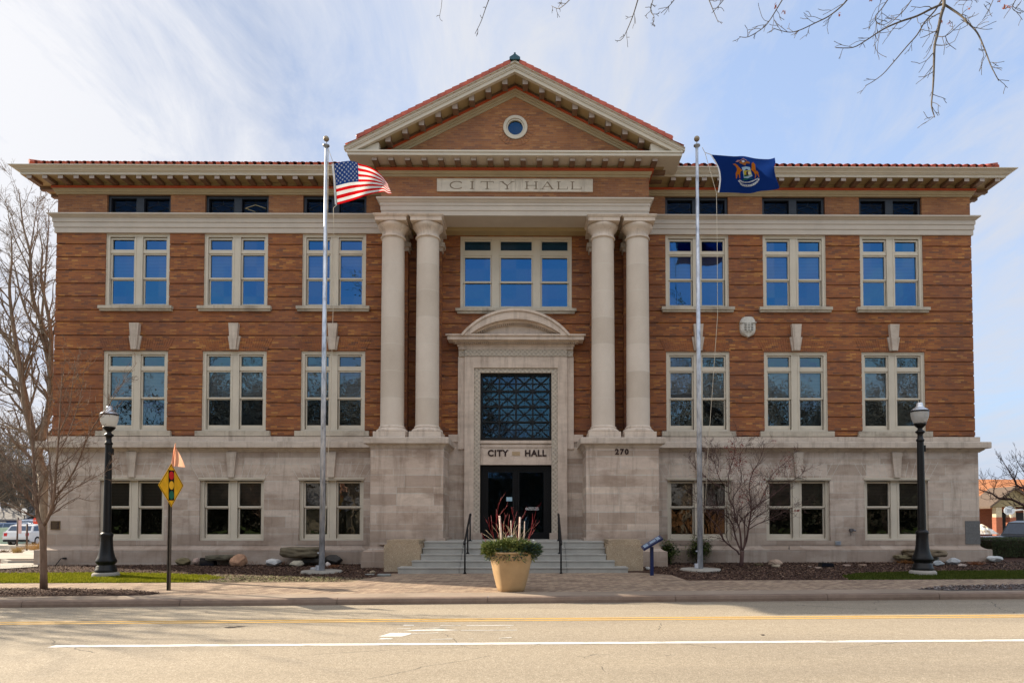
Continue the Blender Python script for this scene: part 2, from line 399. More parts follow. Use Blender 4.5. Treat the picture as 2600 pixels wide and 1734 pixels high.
# main cornice
def cornice(yf, X0, X1, name, z0):
    pass
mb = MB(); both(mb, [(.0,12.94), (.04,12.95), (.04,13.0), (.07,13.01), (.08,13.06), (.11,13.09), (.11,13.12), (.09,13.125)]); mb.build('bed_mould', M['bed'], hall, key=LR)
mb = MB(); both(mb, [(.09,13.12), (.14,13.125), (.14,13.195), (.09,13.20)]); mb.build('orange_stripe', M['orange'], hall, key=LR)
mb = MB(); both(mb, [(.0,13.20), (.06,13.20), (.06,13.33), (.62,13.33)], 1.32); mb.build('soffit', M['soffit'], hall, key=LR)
mb = MB(); both(mb, [(.60,13.335), (.62,13.325), (.63,13.41), (.66,13.415), (.67,13.44), (.70,13.445), (.72,13.48), (.77,13.52), (.83,13.55), (.83,13.575), (.5,13.60), (.2,13.62)], 1.32); mb.build('cornice', M['trim'], hall, key=LR)
# brackets of the main eaves (each its own part)
br = MB(); br.box(-.085, .085, -.58, -.045, 13.215, 13.335, 0); br.box(-.083, .083, -.5835, -.58, 13.217, 13.335, 1)
b0 = br.build('bracket', [M['bracket'], M['bracket_end']], hall)
first = True
xs = [-16.30+.523*i for i in range(22)]
for x in [q for q in xs if q < -4.9]+[-q for q in xs if q < -4.9]:
    o = b0 if first else b0.copy()
    if not first: col.objects.link(o); o.parent = hall
    first = False; o.location = (x, 0, 0)
for s in (-1, 1):
    for i in range(7):
        o = b0.copy(); col.objects.link(o); o.parent = hall; o.rotation_euler = (0,0,s*PI/2); o.location = (s*W, .3+.55*i, 0); o.scale = (1,1.32,1)
# roof: hipped, barrel tiles
def tile_h(u): return .085*abs(math.sin(PI*u/.27))**.7
mb = MB()
def roofz(d): return 13.68+.36*d
xa = -16.35
rows = []
n_st = 16
for k in range(n_st+1):
    for half in (0, 1):
        d = k*.36+(.0 if half == 0 else .355); zz = roofz(d)+(.035 if half == 0 else 0.0)
        ins = max(0, d)
        xl, xr = -16.30+ins, 16.30-ins
        row = []
        nn = 720 if k < 4 else 720
        for j in range(nn+1):
            x = xl+(xr-xl)*j/nn
            row.append((x, -.62+d, zz+tile_h(x)))
        rows.append(row)
mb.grid(rows[:8], 0, True)
big = []
d = 4*.36; mb.face([(-16.30+d, -.62+d, roofz(d)), (16.30-d, -.62+d, roofz(d)), (9.5, 6.5, roofz(7)), (-9.5, 6.5, roofz(7))])
mb.face([(9.5, 6.5, roofz(7)), (16.3-d, -.62+d, roofz(d)), (16.3, 14.6, 13.6)]); mb.face([(-9.5, 6.5, roofz(7)), (-16.3, 14.6, 13.6), (-16.3+d, -.62+d, roofz(d))])
mb.face([(9.5, 6.5, roofz(7)), (16.3, 14.6, 13.6), (-16.3, 14.6, 13.6), (-9.5, 6.5, roofz(7))])
for s in (-1, 1):
    for k in range(9):
        p = Vector((s*(16.28-k*.42), -.60+k*.42, roofz(k*.42)+.05)); q = Vector((s*(16.28-(k+1)*.42-.04), -.60+(k+1)*.42+.04, roofz((k+1)*.42)+.06))
        mb.tube([p, q], [.12, .095], 8)
    mb.face([(s*16.30, -.62, 13.70), (s*(16.30-d), -.62+d, roofz(d)), (s*16.3, 14.6, 13.6)])
# eave tile ends
for i in range(0, 121):
    x = -16.16+i*.27
    if abs(x) < 16.3: mb.tube([(x, -.67, 13.68), (x, -.52, 13.74)], .075, 8)
mb.build('roof', M['tile'], hall)
mb = MB(); mb.box(-16.6, 16.6, -.70, 14, 13.585, 13.615); mb.box(-16.3, 16.3, -.66, 14, 13.615, 13.66); mb.build('gutter_flashing', M['membrane'], hall)
mb = MB(); mb.box(-8.25, -3.2, 1.9, 5.0, 14.4, 15.07); mb.box(3.2, 7.8, 1.9, 5.0, 14.4, 15.05); mb.build('roof_screen', simple('dark_screen', (.03,.035,.05), .5), hall, key=LR)

# ---- portico: piers
pz0 = .2
mb = MB()
for s in (-1, 1):
    xa, xb = sorted((s*2.28, s*4.60)); mb.box(xa, xb, -1.45, .1, .93, 4.08)
mb.build('pier', M['pier_stone'], hall, key=LR)
mb = MB()
for s in (-1, 1):
    c = s*3.44
    rows = [[(c-1.16-o, .1, z), (c-1.16-o, -1.45-o, z), (c+1.16+o, -1.45-o, z), (c+1.16+o, .1, z)] for o, z in
            [(-.01,4.07), (.02,4.075), (.03,4.10), (.05,4.12), (.05,4.14), (.10,4.19), (.11,4.20), (.18,4.205), (.19,4.22), (.19,4.385), (.17,4.41), (-.3,4.43)]]
    mb.grid(rows, 0, False); mb.face([(c-.9, .1, 4.43), (c-.9, -1.2, 4.43), (c+.9, -1.2, 4.43), (c+.9, .1, 4.43)])
mb.build('pier_cap', M['limestone'], hall, key=LR)
mb = MB()
for s in (-1, 1):
    c = s*3.44
    rows = [[(c-1.16-o, .1, z), (c-1.16-o, -1.45-o, z), (c+1.16+o, -1.45-o, z), (c+1.16+o, .1, z)] for o, z in
            [(0,.94), (.02,.93), (.04,.88), (.10,.83), (.17,.80), (.22,.79), (.23,-.1)]]
    mb.grid(rows, 0, False)
for s in (-1, 1):
    xa, xb = sorted((s*2.20, s*4.3)); mb.box(xa, xb, -1.53, .1, 1.0, 1.21)
mb.build('pier_plinth', M['pier_stone'], hall, key=LR)
# columns
sh = MB(); prof = []
for i in range(13):
    t = i/12; prof.append((.385-.022*t**1.6, 4.86+(11.05-4.86)*t))
sh.lathe(prof, 0, -.80, 40)
colm = NT('column_drum'); x, y, z = colm.xyz()
dr = colm.math('DIVIDE', colm.math('SUBTRACT', z, 4.86), .885); fr = colm.math('FRACT', dr); jt = colm.math('LESS_THAN', fr, .016)
w = colm.white(colm.comb(colm.math('FLOOR', dr), colm.math('FLOOR', colm.math('MULTIPLY', x, .9)), 2))
c_ = colm.ramp(colm.noise(1.3, detail=6, stretch=(1,1,.6)), [(.3,(.55,.47,.395)), (.7,(.64,.56,.48))])
c_ = colm.mix(1, c_, colm.ramp(w, [(0,(.9,.88,.86)), (1,(1.06,1.06,1.07))]), 'MULTIPLY')
c_ = colm.mix(1, c_, colm.ramp(colm.noise(60), [(.3,(.93,.93,.93)), (.7,(1.06,1.06,1.06))]), 'MULTIPLY')
c_ = colm.mix(colm.math('MULTIPLY', jt, .8), c_, (.62,.57,.5)); colm.bsdf(c_, .8, 0, colm.bump(colm.noise(70), .2, .004), .3)
col0 = sh.build('column', colm.mat, hall)
cb = MB(); cb.box(-.515, .515, -1.315, -.285, 4.43, 4.63)
cb.lathe([(.50,4.63), (.515,4.66), (.51,4.70), (.48,4.735), (.455,4.745), (.45,4.76), (.43,4.765), (.415,4.78), (.43,4.80), (.425,4.825), (.40,4.84), (.39,4.862)], 0, -.80, 40)
cb.build('column_base', M['column'], col0)
cc = MB()
cc.lathe([(.363,11.045), (.40,11.055), (.415,11.08), (.405,11.105), (.385,11.115), (.37,11.13), (.365,11.24), (.385,11.27), (.39,11.29), (.44,11.34), (.485,11.40), (.505,11.45), (.50,11.50), (.47,11.52)], 0, -.80, 40)
cc.box(-.51, .51, -1.31, -.29, 11.515, 11.635)
rows = [[(-.51-o, -.29+o, z), (-.51-o, -1.31-o, z), (.51+o, -1.31-o, z), (.51+o, -.29+o, z), (-.51-o, -.29+o, z)] for o, z in [(0,11.63), (.02,11.64), (.05,11.685), (.055,11.69), (.055,11.72), (-.2,11.725)]]
cc.grid(rows, 0, False)
cc.build('column_capital', M['column'], col0)
col0.location = (-4.05, 0, 0)
for x in (-2.90, 2.90, 4.05):
    o = col0.copy(); col.objects.link(o); o.location = (x, 0, 0)
    for ch in [q for q in bpy.data.objects if q.parent == col0]:
        k = ch.copy(); col.objects.link(k); k.parent = o
# entablature
mb = MB()
PW = 4.40
mb.wrapu([(-.9,11.725), (0,11.725), (0,11.88), (.02,11.885), (.02,12.04), (.04,12.045), (.04,12.13), (.06,12.14), (.09,12.19), (.13,12.225), (.14,12.23), (.14,12.28), (.0,12.31), (-.3,12.31)], PW-.02, -1.18, .2)
mb.box(-PW+.1, PW-.1, -1.1, -.25, 11.735, 11.9)
mb.build('entablature', M['belt'], hall)
mb = MB(); mb.box(-4.3, 4.3, -.25, .3, 11.62, 11.95); mb.box(-4.3, 4.3, -.30, -.25, 11.80, 11.86)
mb.build('porch_ceiling', M['soffit'], hall)
# attic block of the portico
mb = MB(); mb.cells(-4.39, 4.39, 12.30, 13.30, -1.15, .3, []); mb.build('frieze_wall', M['brick_attic_bounce'], hall)
mb = MB(); mb.box(-2.56, 2.54, -1.19, -1.15, 12.515, 12.935)
for (a, b, c, d) in ((-2.56,2.54,12.515,12.535), (-2.56,2.54,12.915,12.935), (-2.56,-2.54,12.535,12.915), (2.52,2.54,12.535,12.915)): mb.box(a, b, -1.205, -1.19, c, d)
mb.box(-.006, .002, -1.195, -1.19, 12.535, 12.915, 1)
tab = mb.build('name_tablet', [stonemat('tablet_stone', c=(.66,.585,.49), ashlar=False, amt=.15), M['engrave']], hall)
# serif capitals, built from strokes
def letters(word, x0, z0, h, w, gap, y, th=.03):
    mb = MB(); x = x0; sf = .035
    def bar(xa, za, xb, zb, t):
        d = Vector((xb-xa, zb-za)); L = d.length; d.normalize(); nrm = Vector((-d.y, d.x))*t/2
        mb.prism([(xa-nrm.x, za-nrm.y), (xb-nrm.x, zb-nrm.y), (xb+nrm.x, zb+nrm.y), (xa+nrm.x, za+nrm.y)], y, y+.01)
    def ser(xc, zc, l=.13): mb.box(xc-l/2, xc+l/2, y, y+.01, zc-.008, zc+.008)
    for ch in word:
        ww = w*{'C':1.0,'I':.25,'T':.95,'Y':1.0,'H':1.0,'A':1.05,'L':.85}[ch]; zt = z0+h
        if ch == 'C':
            n = 16; cx = x+ww/2; cz = z0+h/2
            for i in range(n):
                a0 = R(40+280*i/n); a1 = R(40+280*(i+1)/n)
                t = .018+.022*abs(math.cos((a0+a1)/2))
                bar(cx+ww/2*math.cos(a0), cz+h/2*math.sin(a0), cx+ww/2*math.cos(a1), cz+h/2*math.sin(a1), t)
        if ch == 'I': bar(x+ww/2, z0, x+ww/2, zt, .04); ser(x+ww/2, z0); ser(x+ww/2, zt)
        if ch == 'T': bar(x+ww/2, z0, x+ww/2, zt, .04); ser(x+ww/2, z0); bar(x, zt, x+ww, zt, .018); bar(x, zt, x, zt-.05, .014); bar(x+ww, zt, x+ww, zt-.05, .014)
        if ch == 'Y': bar(x+ww/2, z0, x+ww/2, z0+h*.45, .04); ser(x+ww/2, z0); bar(x+.04, zt, x+ww/2, z0+h*.45, .036); bar(x+ww-.04, zt, x+ww/2, z0+h*.45, .018); ser(x+.04, zt); ser(x+ww-.04, zt)
        if ch == 'H': bar(x+.05, z0, x+.05, zt, .04); bar(x+ww-.05, z0, x+ww-.05, zt, .04); bar(x+.05, z0+h*.5, x+ww-.05, z0+h*.5, .018); [ser(x+.05+(ww-.1)*i, z) for i in (0,1) for z in (z0, zt)]
        if ch == 'A': bar(x+.04, z0, x+ww/2, zt, .018); bar(x+ww-.04, z0, x+ww/2, zt, .04); bar(x+ww*.25, z0+h*.35, x+ww*.75, z0+h*.35, .016); ser(x+.04, z0); ser(x+ww-.04, z0)
        if ch == 'L': bar(x+.05, z0, x+.05, zt, .04); ser(x+.05, zt); bar(x, z0, x+ww, z0, .018); bar(x+ww, z0, x+ww, z0+.08, .016)
        x += ww+gap
    return mb
# photo: CITY spans 765-1130, HALL 1265-1630 of the enlarged tablet
m1 = letters('CITY', -2.13, 12.60, .245, .43, .235, -1.1945); m1.build('lettering', M['engrave'], tab)
m1 = letters('HALL', .33, 12.60, .245, .40, .11, -1.1945); m1.build('lettering', M['engrave'], tab)
# horizontal cornice of the pediment
mb = MB(); mb.wrapu([(.0,13.01), (.03,13.02), (.03,13.08), (.06,13.09), (.08,13.14), (.10,13.18), (.08,13.185)], 4.39, -1.15, .5); mb.build('bed_mould', M['bed'], hall)
mb = MB(); mb.wrapu([(.08,13.18), (.14,13.185), (.14,13.265), (.08,13.27)], 4.39, -1.15, .5); mb.build('orange_stripe', M['orange'], hall)
mb = MB(); mb.wrapu([(.0,13.27), (.05,13.27), (.05,13.385), (.68,13.385)], 4.39, -1.15, 3.0)
mb.build('soffit', M['soffit'], hall)
mb = MB()
FX = 5.33
mb.box(-FX, FX, -1.83, -1.15, 13.38, 13.475); mb.box(-FX-.03, FX+.03, -1.86, -1.15, 13.475, 13.53)
for s in (-1, 1):
    xa, xb = sorted((s*4.9, s*(FX+.03))); mb.box(xa, xb, -1.15, 3.5, 13.38, 13.53)
    xa, xb = sorted((s*(FX+.08), s*4.9)); mb.box(xa, xb, -1.15, 3.5, 13.53, 13.65)
SL = .507; AP = 16.10
def chev(mb, z_lo, z_hi, y0, y1, xend, mi=0, clip=None):  # two raking slabs, z measured at the apex
    for s in (-1, 1):
        pts = [(0, z_lo), (s*xend, z_lo-SL*xend), (s*xend, z_hi-SL*xend), (0, z_hi)]
        if s < 0: pts = pts[::-1]
        mb.prism(pts, y0, y1, mi)
# raking cornice trimmed at the horizontal cornice
def rake(mb, z_lo, z_hi, y0, y1, zc=13.53, mi=0, xmax=5.42):
    for s in (-1, 1):
        xl = min(xmax, (z_lo-zc)/SL); xh = min(xmax, (z_hi-zc)/SL)
        pts = [(0, z_lo), (s*xl, z_lo-SL*xl)]
        if xh-xl > .001:
            if xh >= xmax-.0001 and z_hi-SL*xmax > zc: pts += [(s*xmax, zc), (s*xmax, z_hi-SL*xmax)]
            else: pts += [(s*xh, z_hi-SL*xh)]
        pts += [(0, z_hi)]
        if s < 0: pts = pts[::-1]
        mb.prism(pts, y0, y1, mi)
rake(mb, AP, AP+.12, -1.83, -1.70); rake(mb, AP+.12, AP+.16, -1.86, -1.70); rake(mb, AP+.16, AP+.25, -1.88, -1.70); rake(mb, AP+.25, AP+.31, -1.93, -1.70, xmax=5.42)
for s in (-1, 1):   # end blocks
    xa = s*4.35; pts = [(xa, 13.53), (s*5.05, 13.53), (s*4.95, 13.58), (s*4.42, 13.83), (xa, 13.83)]
    if s < 0: pts = pts[::-1]
    mb.prism(pts, -1.72, -1.45, 0)
mb.build('pediment_cornice', M['trim'], hall)
mb = MB(); rake(mb, AP+.02, AP+.10, -1.70, -1.1, zc=13.54); mb.build('raking_soffit', M['soffit'], hall)
mb = MB(); rake(mb, 15.93, 15.995, -1.29, -1.15); mb.build('raking_stripe', M['orange'], hall)
mb = MB(); rake(mb, 15.85, 15.93, -1.25, -1.15); rake(mb, 15.78, 15.85, -1.21, -1.15); rake(mb, 15.70, 15.78, -1.18, -1.15); mb.build('raking_mould', M['bed'], hall)
mb = MB(); rake(mb, 15.995, AP+.02, -1.22, -1.15); mb.build('raking_board', M['bracket'], hall)
for s in (-1, 1):
    for i in range(8):
        x = .33+.535*i; zz = AP+.02-SL*x
        m_ = MB(); pts = [(s*(x-.085), AP+.02-SL*(x-.085)), (s*(x-.085), zz-.155), (s*(x+.085), zz-.155), (s*(x+.085), AP+.02-SL*(x+.085))]
        if s < 0: pts = pts[::-1]
        m_.prism(pts, -1.66, -1.22); m_.prism([(a*(1), b) for a, b in pts], -1.664, -1.66, 1); m_.build('bracket', [M['bracket'], M['bracket_end']], hall)
b1m = MB(); b1m.box(-.085, .085, -1.70, -1.20, 13.275, 13.39); b1m.box(-.083, .083, -1.704, -1.70, 13.277, 13.39, 1)
b1 = b1m.build('bracket', [M['bracket'], M['bracket_end']], hall)
for i in range(18):
    o = b1 if i == 0 else b1.copy()
    if i: col.objects.link(o); o.parent = hall
    o.location = (-4.50+.529*i, 0, 0)
for s in (-1, 1):
    for i in range(2):
        o = b0.copy(); col.objects.link(o); o.parent = hall; o.rotation_euler = (0,0,s*PI/2); o.location = (s*4.39, -.85+.55*i, .055)
# tympanum
mb = MB(); n_ = 28; cz = 14.67; r_ = .30
ring = [(r_*math.cos(2*PI*k/n_), cz+r_*math.sin(2*PI*k/n_)) for k in range(n_)]
def tri_hit(a):
    c, s_ = math.cos(a), math.sin(a); best = 99
    if s_ < -1e-6: best = min(best, (13.53-cz)/s_)
    den = s_+SL*abs(c)
    if den > 1e-6: best = min(best, (15.72-cz)/den)
    return (best*c, cz+best*s_)
angs = sorted({2*PI*k/n_ for k in range(n_)}|{math.atan2(13.53-cz, x) % (2*PI) for x in (-4.32, 4.32)})
for a, b in zip(angs, angs[1:]+[angs[0]+2*PI]):
    p, q = tri_hit(a), tri_hit(b)
    mb.face([(r_*math.cos(a), -1.15, cz+r_*math.sin(a)), (p[0], -1.15, p[1]), (q[0], -1.15, q[1]), (r_*math.cos(b), -1.15, cz+r_*math.sin(b))])
mb.build('tympanum', M['brick_attic_bounce'], hall)
vb = MB()
for k in range(32):                           # ring of radial bricks
    a0 = 2*PI*(k+.06)/32; a1 = 2*PI*(k+.94)/32
    pts = [(.40*math.cos(a0), cz+.40*math.sin(a0)), (.62*math.cos(a0), cz+.62*math.sin(a0)), (.62*math.cos(a1), cz+.62*math.sin(a1)), (.40*math.cos(a1), cz+.40*math.sin(a1))]
    vb.prism(pts, -1.162, -1.15)
vb.build('brick_ring', M['brick_attic_bounce'], hall)
rw = MB()
for r0, r1, ya, yb in ((.30,.40,-1.20,-1.10), (.25,.30,-1.17,-1.08)):
    rr = [[((r1)*math.cos(2*PI*k/32), ya+.01, cz+r1*math.sin(2*PI*k/32)) for k in range(32)], [((r1-.015)*math.cos(2*PI*k/32), ya, cz+(r1-.015)*math.sin(2*PI*k/32)) for k in range(32)],
          [(r0*math.cos(2*PI*k/32), ya, cz+r0*math.sin(2*PI*k/32)) for k in range(32)], [(r0*math.cos(2*PI*k/32), yb, cz+r0*math.sin(2*PI*k/32)) for k in range(32)]]
    rw.grid(rr, 0, False, True)
rwin = rw.build('round_window', M['trim'], hall)
g_ = MB(); g_.face([(.26*math.cos(2*PI*k/32), -1.10, cz+.26*math.sin(2*PI*k/32)) for k in range(32)]); g_.build('pane', M['glass_grille'], rwin)
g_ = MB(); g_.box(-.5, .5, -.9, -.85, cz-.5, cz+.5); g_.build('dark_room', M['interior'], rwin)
# gable roof of the portico with rake tiles
mb = MB()
for s in (-1, 1):
    rows = []
    for k in range(13):
        for half in (0, 1):
            x = (k+half)*.42; x = min(x, 5.4)
            zz = AP+.33-SL*x+(.03 if half == 1 else 0)
            rows.append([(s*x, -1.86, zz), (s*x, 6.0, zz)])
    if s < 0: rows = [r[::-1] for r in rows]
    mb.grid(rows, 0, False)
    n_t = 21
    for i in range(n_t):
        xa = .14+i*.232; xb = xa+.232
        p = Vector((s*xa, -1.86, AP+.335-SL*xa)); q = Vector((s*xb, -1.86, AP+.335-SL*xb))
        pts = [p, q]
        mb.tube(pts, [.068, .092], 8); mb.tube([p+Vector((0,.22,0)), q+Vector((0,.22,0))], [.07, .09], 8)
        zz = AP+.335
        poly = [(s*xa, zz-SL*xa-.06), (s*xb, zz-SL*xb-.06), (s*xb, zz-SL*xb+.085), (s*xa, zz-SL*xa+.06)]
        if s < 0: poly = poly[::-1]
        mb.prism(poly, -1.945, -1.70)
mb.build('pediment_roof', M['tile'], hall)
mb = MB(); zf = AP+.30
mb.prism([(-.17,zf), (.17,zf), (.17,zf+.07), (.05,zf+.15), (.03,zf+.17), (.028,zf+.215), (-.028,zf+.215), (-.03,zf+.17), (-.05,zf+.15), (-.17,zf+.07)], -1.99, -1.6)
mb.tube([(0,-1.8,zf+.08), (0,6,zf+.08)], .09, 8); mb.build('ridge_finial', M['copper'], hall)

# ---- windows
def glz(name, rects, y, mat, parent):
    m = MB()
    for (a, b, c, d) in rects: m.face([(a,y,c), (b,y,c), (b,y,d), (a,y,d)])
    return m.build(name, mat, parent)
def frame_ring(mb, a, b, c, d, t, y0, y1, mi=0):
    mb.box(a, a+t, y0, y1, c, d, mi); mb.box(b-t, b, y0, y1, c, d, mi); mb.box(a+t, b-t, y0, y1, c, c+t, mi); mb.box(a+t, b-t, y0, y1, d-t, d, mi)
def double_window(zt, zb, panes, crown, seed):
    mb = MB()
    mb.box(-HW, -HW+.11, .05, .30, zb, zt); mb.box(HW-.11, HW, .05, .30, zb, zt)
    mb.box(-HW+.11, HW-.11, .05, .30, zt-.10, zt); mb.box(-HW+.11, HW-.11, .05, .30, zb, zb+.07)
    mb.box(-HW+.0, HW, .028, .05, zt-.035, zt)
    mb.box(-HW+.0, -HW+.03, .03, .05, zb, zt-.035); mb.box(HW-.03, HW, .03, .05, zb, zt-.035)
    mb.box(-.13, .13, .07, .30, zb+.07, zt-.10); mb.box(-.135, -.09, .055, .07, zb+.07, zt-.10); mb.box(.09, .135, .055, .07, zb+.07, zt-.10)
    if crown:
        mb.box(-HW-.03, HW+.03, -.10, .05, zt-.06, zt-.005); mb.box(-HW, HW, -.07, .05, zt-.10, zt-.06)
    w = mb.build('window', M['trim'], hall)
    s = MB(); rects = []
    for cx in (-.555, .555):
        if len(panes) == 3:
            (t1, b1), (t2, b2), (t3, b3) = panes
            frame_ring(s, cx-.42, cx+.42, b1-.05, t1+.05, .05, .10, .16)
            s.box(cx-.42, cx+.42, .085, .22, t2+.065, b1-.05)
            frame_ring(s, cx-.42, cx+.42, b2-.035, t2+.065, .052, .115, .165); frame_ring(s, cx-.40, cx+.40, zb+.07, t3+.05, .035, .15, .20)
            s.box(cx-.365, cx+.365, .15, .20, zb+.10, b3)
            rects += [(cx-.37, cx+.37, b1, t1), (cx-.37, cx+.37, b2, t2), (cx-.37, cx+.37, b3, t3)]
        else:
            (t2, b2), (t3, b3) = panes
            frame_ring(s, cx-.42, cx+.42, b2-.035, t2+.05, .052, .10, .155); frame_ring(s, cx-.40, cx+.40, zb+.07, t3+.05, .035, .14, .19)
            s.box(cx-.365, cx+.365, .14, .19, zb+.10, b3)
            rects += [(cx-.37, cx+.37, b2, t2), (cx-.37, cx+.37, b3, t3)]
    s.build('sash', M['trim'], w)
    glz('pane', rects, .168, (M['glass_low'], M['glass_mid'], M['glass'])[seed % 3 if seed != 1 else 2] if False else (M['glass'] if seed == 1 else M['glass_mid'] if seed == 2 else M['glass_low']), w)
    bl = MB()
    for cx in (-.555, .555):
        t, b = panes[-2]; bl.face([(cx-.39,.26,b-.02), (cx+.39,.26,b-.02), (cx+.39,.26,t+.05), (cx-.39,.26,t+.05)])
    bl.build('blind', M['blind_low'] if crown else M['blind'], w)
    return w
def spread(w, xs):
    w.location = (xs[0], 0, 0)
    for x in xs[1:]:
        o = w.copy(); col.objects.link(o); o.location = (x, 0, 0)
        for ch in [q for q in bpy.data.objects if q.parent == w]:
            k = ch.copy(); col.objects.link(k); k.parent = o
wu = double_window(11.60, 9.07, [(11.42,11.07), (10.88,10.09), (10.0,9.20)], False, 1)
wm = double_window(7.54, 4.80, [(7.38,7.04), (6.83,5.96), (5.88,5.02)], False, 2)
wl = double_window(3.22, 1.09, [(3.04,2.24), (2.15,1.30)], True, 3)
sl = MB(); sl.box(-HW-.16, HW+.16, -.14, .3, 8.97, 9.07); sl.box(-HW-.13, HW+.13, -.09, .3, 8.90, 8.97); sl.build('sill', M['sill_stone'], wu)
sl = MB(); sl.box(-HW-.17, HW+.17, -.115, .3, 4.625, 4.80); sl.build('sill', M['sill_stone'], wm)
sl = MB(); sl.box(-HW-.12, HW+.12, -.068, .3, .945, 1.09); sl.build('sill', M['stone'], wl)
for w_ in (wu, wm, wl): spread(w_, wins)
# attic windows
mb = MB(); frame_ring(mb, -HW, HW, 12.245, 12.95, .09, .10, .30); mb.box(-.13, .13, .10, .30, 12.33, 12.86); mb.box(-HW, HW, .03, .10, 12.245, 12.28)
wa = mb.build('attic_window', M['darkframe'], hall)
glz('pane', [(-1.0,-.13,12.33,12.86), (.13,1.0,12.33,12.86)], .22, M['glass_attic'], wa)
ld = MB()
def ln(m, x0, z0, x1, z1, t=.012, y=.205):
    d = Vector((x1-x0, z1-z0)).normalized(); q = Vector((-d.y, d.x))*t/2
    m.prism([(x0-q.x,z0-q.y), (x1-q.x,z1-q.y), (x1+q.x,z1+q.y), (x0+q.x,z0+q.y)], y, y+.008)
for cx in (-.56, .56):
    zc = 12.57; hw, hh = .36, .12
    ln(ld, cx-hw, zc, cx, zc+hh); ln(ld, cx, zc+hh, cx+hw, zc); ln(ld, cx+hw, zc, cx, zc-hh); ln(ld, cx, zc-hh, cx-hw, zc)
    for s in (-1, 1):
        ln(ld, cx+s*.36, 12.42, cx+s*.36, 12.74); ln(ld, cx+s*.36, zc, cx+s*.43, zc); ln(ld, cx+s*.36, 12.42, cx+s*.43, 12.34); ln(ld, cx+s*.36, 12.74, cx+s*.43, 12.84)
    ln(ld, cx-.36, 12.42, cx+.36, 12.42); ln(ld, cx-.36, 12.74, cx+.36, 12.74); ln(ld, cx, 12.34, cx, 12.45); ln(ld, cx, 12.69, cx, 12.84)
ld.build('leading', M['lead'], wa)
spread(wa, wins)
gd = MB(); cx = -9.60+.56; zc = 12.57
for a in ((cx-.36,zc,cx,zc+.12), (cx,zc+.12,cx+.36,zc), (cx-.36,zc,cx,zc-.12)): ln(gd, *a, t=.018, y=.195)
gd.build('worn_leading', M['gold'], hall)
# centre window
mb = MB(); zt, zb = 11.60, 9.05
frame_ring(mb, -1.93, 1.93, zb, zt, .09, .20, .45)
for a, b in ((-.84,-.59), (.59,.84)): mb.box(a, b, .22, .45, zb+.09, zt-.09)
mb.box(-1.84, 1.84, .24, .42, 10.95, 11.09)
wc = mb.build('centre_window', M['trim'], hall)
s = MB(); rects = []
for a, b in ((-1.84,-.84), (-.59,.59), (.84,1.84)):
    frame_ring(s, a, b, 11.09, zt-.09, .05, .26, .32); frame_ring(s, a, b, 10.0, 10.95, .06, .27, .33); frame_ring(s, a, b, zb+.09, 10.07, .06, .32, .37)
    rects += [(a+.05, b-.05, 11.13, zt-.12), (a+.05, b-.05, 10.05, 10.90), (a+.05, b-.05, zb+.14, 10.02)]
s.build('sash', M['trim'], wc); glz('pane', rects, .345, M['glass'], wc)
sl = MB(); sl.box(-2.08, 2.08, .02, .4, 8.96, 9.05); sl.box(-2.02, 2.02, .07, .4, 8.88, 8.96); sl.build('sill', M['sill_stone'], wc)
# keystones
for x in wins:
    k = MB(); k.prism([(-.095,7.57), (.095,7.57), (.165,8.47), (-.165,8.47)], -.15, 0); k.prism([(-.135,7.575), (.135,7.575), (.215,8.04), (-.215,8.04)], -.07, 0)
    o = k.build('keystone', M['limestone'], hall); o.location.x = x
    k = MB(); k.prism([(-.10,3.225), (.10,3.225), (.17,4.08), (-.17,4.08)], -.16, -.06)
    o = k.build('keystone', M['limestone'], hall); o.location.x = x
# voussoirs: brick (mid floor) and stone (basement)
bv = MB(); sv = MB()
for x in wins:
    nb = 30
    for i in range(nb):
        t0 = -1+2*i/nb; t1 = -1+2*(i+.86)/nb
        if abs((t0+t1)/2) < .13: continue
        zb_, zt_ = 7.55, 8.0
        bv.prism([(x+t0*1.11, zb_), (x+t1*1.11, zb_), (x+t1*1.32, zt_), (x+t0*1.32, zt_)], -.012, .0)
    for i in range(-5, 6):
        if i == 0: continue
        s_ = 1 if i > 0 else -1; k = abs(i)-.5
        xb_ = s_*(.10+(k+.5)*.21); xt_ = s_*(.17+(k+.5)*.255)
        top = 3.75
        sv.prism([(x+xb_-.006, 3.225), (x+xb_+.006, 3.225), (x+xt_+.006, top), (x+xt_-.006, top)], -.063, -.06)
bv.build('brick_voussoirs', M['brick'], hall, key=BAYS)
sv.build('voussoir_joints', simple('mortar', (.55,.52,.47), .9), hall, key=BAYS)

# ---- door surround
mb = MB()
mb.cells(-1.75, 1.75, 4.2, 7.37, -.02, .30, [(-1.43,1.43,0,6.98)]); mb.cells(-1.75, 1.75, 1.06, 4.2, -.02, .30, [(-1.43,1.43,0,6.98)])
for s in (-1, 1):
    xa, xb = sorted((s*1.75, s*1.98)); mb.box(xa, xb, .04, .2, 4.2, 7.37); xa, xb = sorted((s*1.98, s*2.3)); mb.box(xa, xb, .06, .2, 4.45, 4.70)
    xa, xb = sorted((s*1.15, s*1.46)); mb.box(xa, xb, -.06, .30, 1.06, 1.34)
mb.build('door_surround', M['door_stone'], hall)
mb = MB(); mb.cells(-1.43, 1.43, 1.34, 6.98, .03, .34, [(-1.22,1.22,0,6.82)])
mb.box(-1.75, 1.75, -.05, .2, 7.375, 7.60); 
for s in (-1, 1):
    xa, xb = sorted((s*1.76, s*1.96)); mb.box(xa, xb, .0, .2, 7.375, 7.60)
mb.build('carved_band', M['carved'], hall)
mb = MB()
def slabx(w, y, z0, z1): mb.box(-w, w, y, .18, z0, z1)
slabx(1.96, -.06, 7.60, 7.70); slabx(2.0, -.09, 7.70, 7.76)
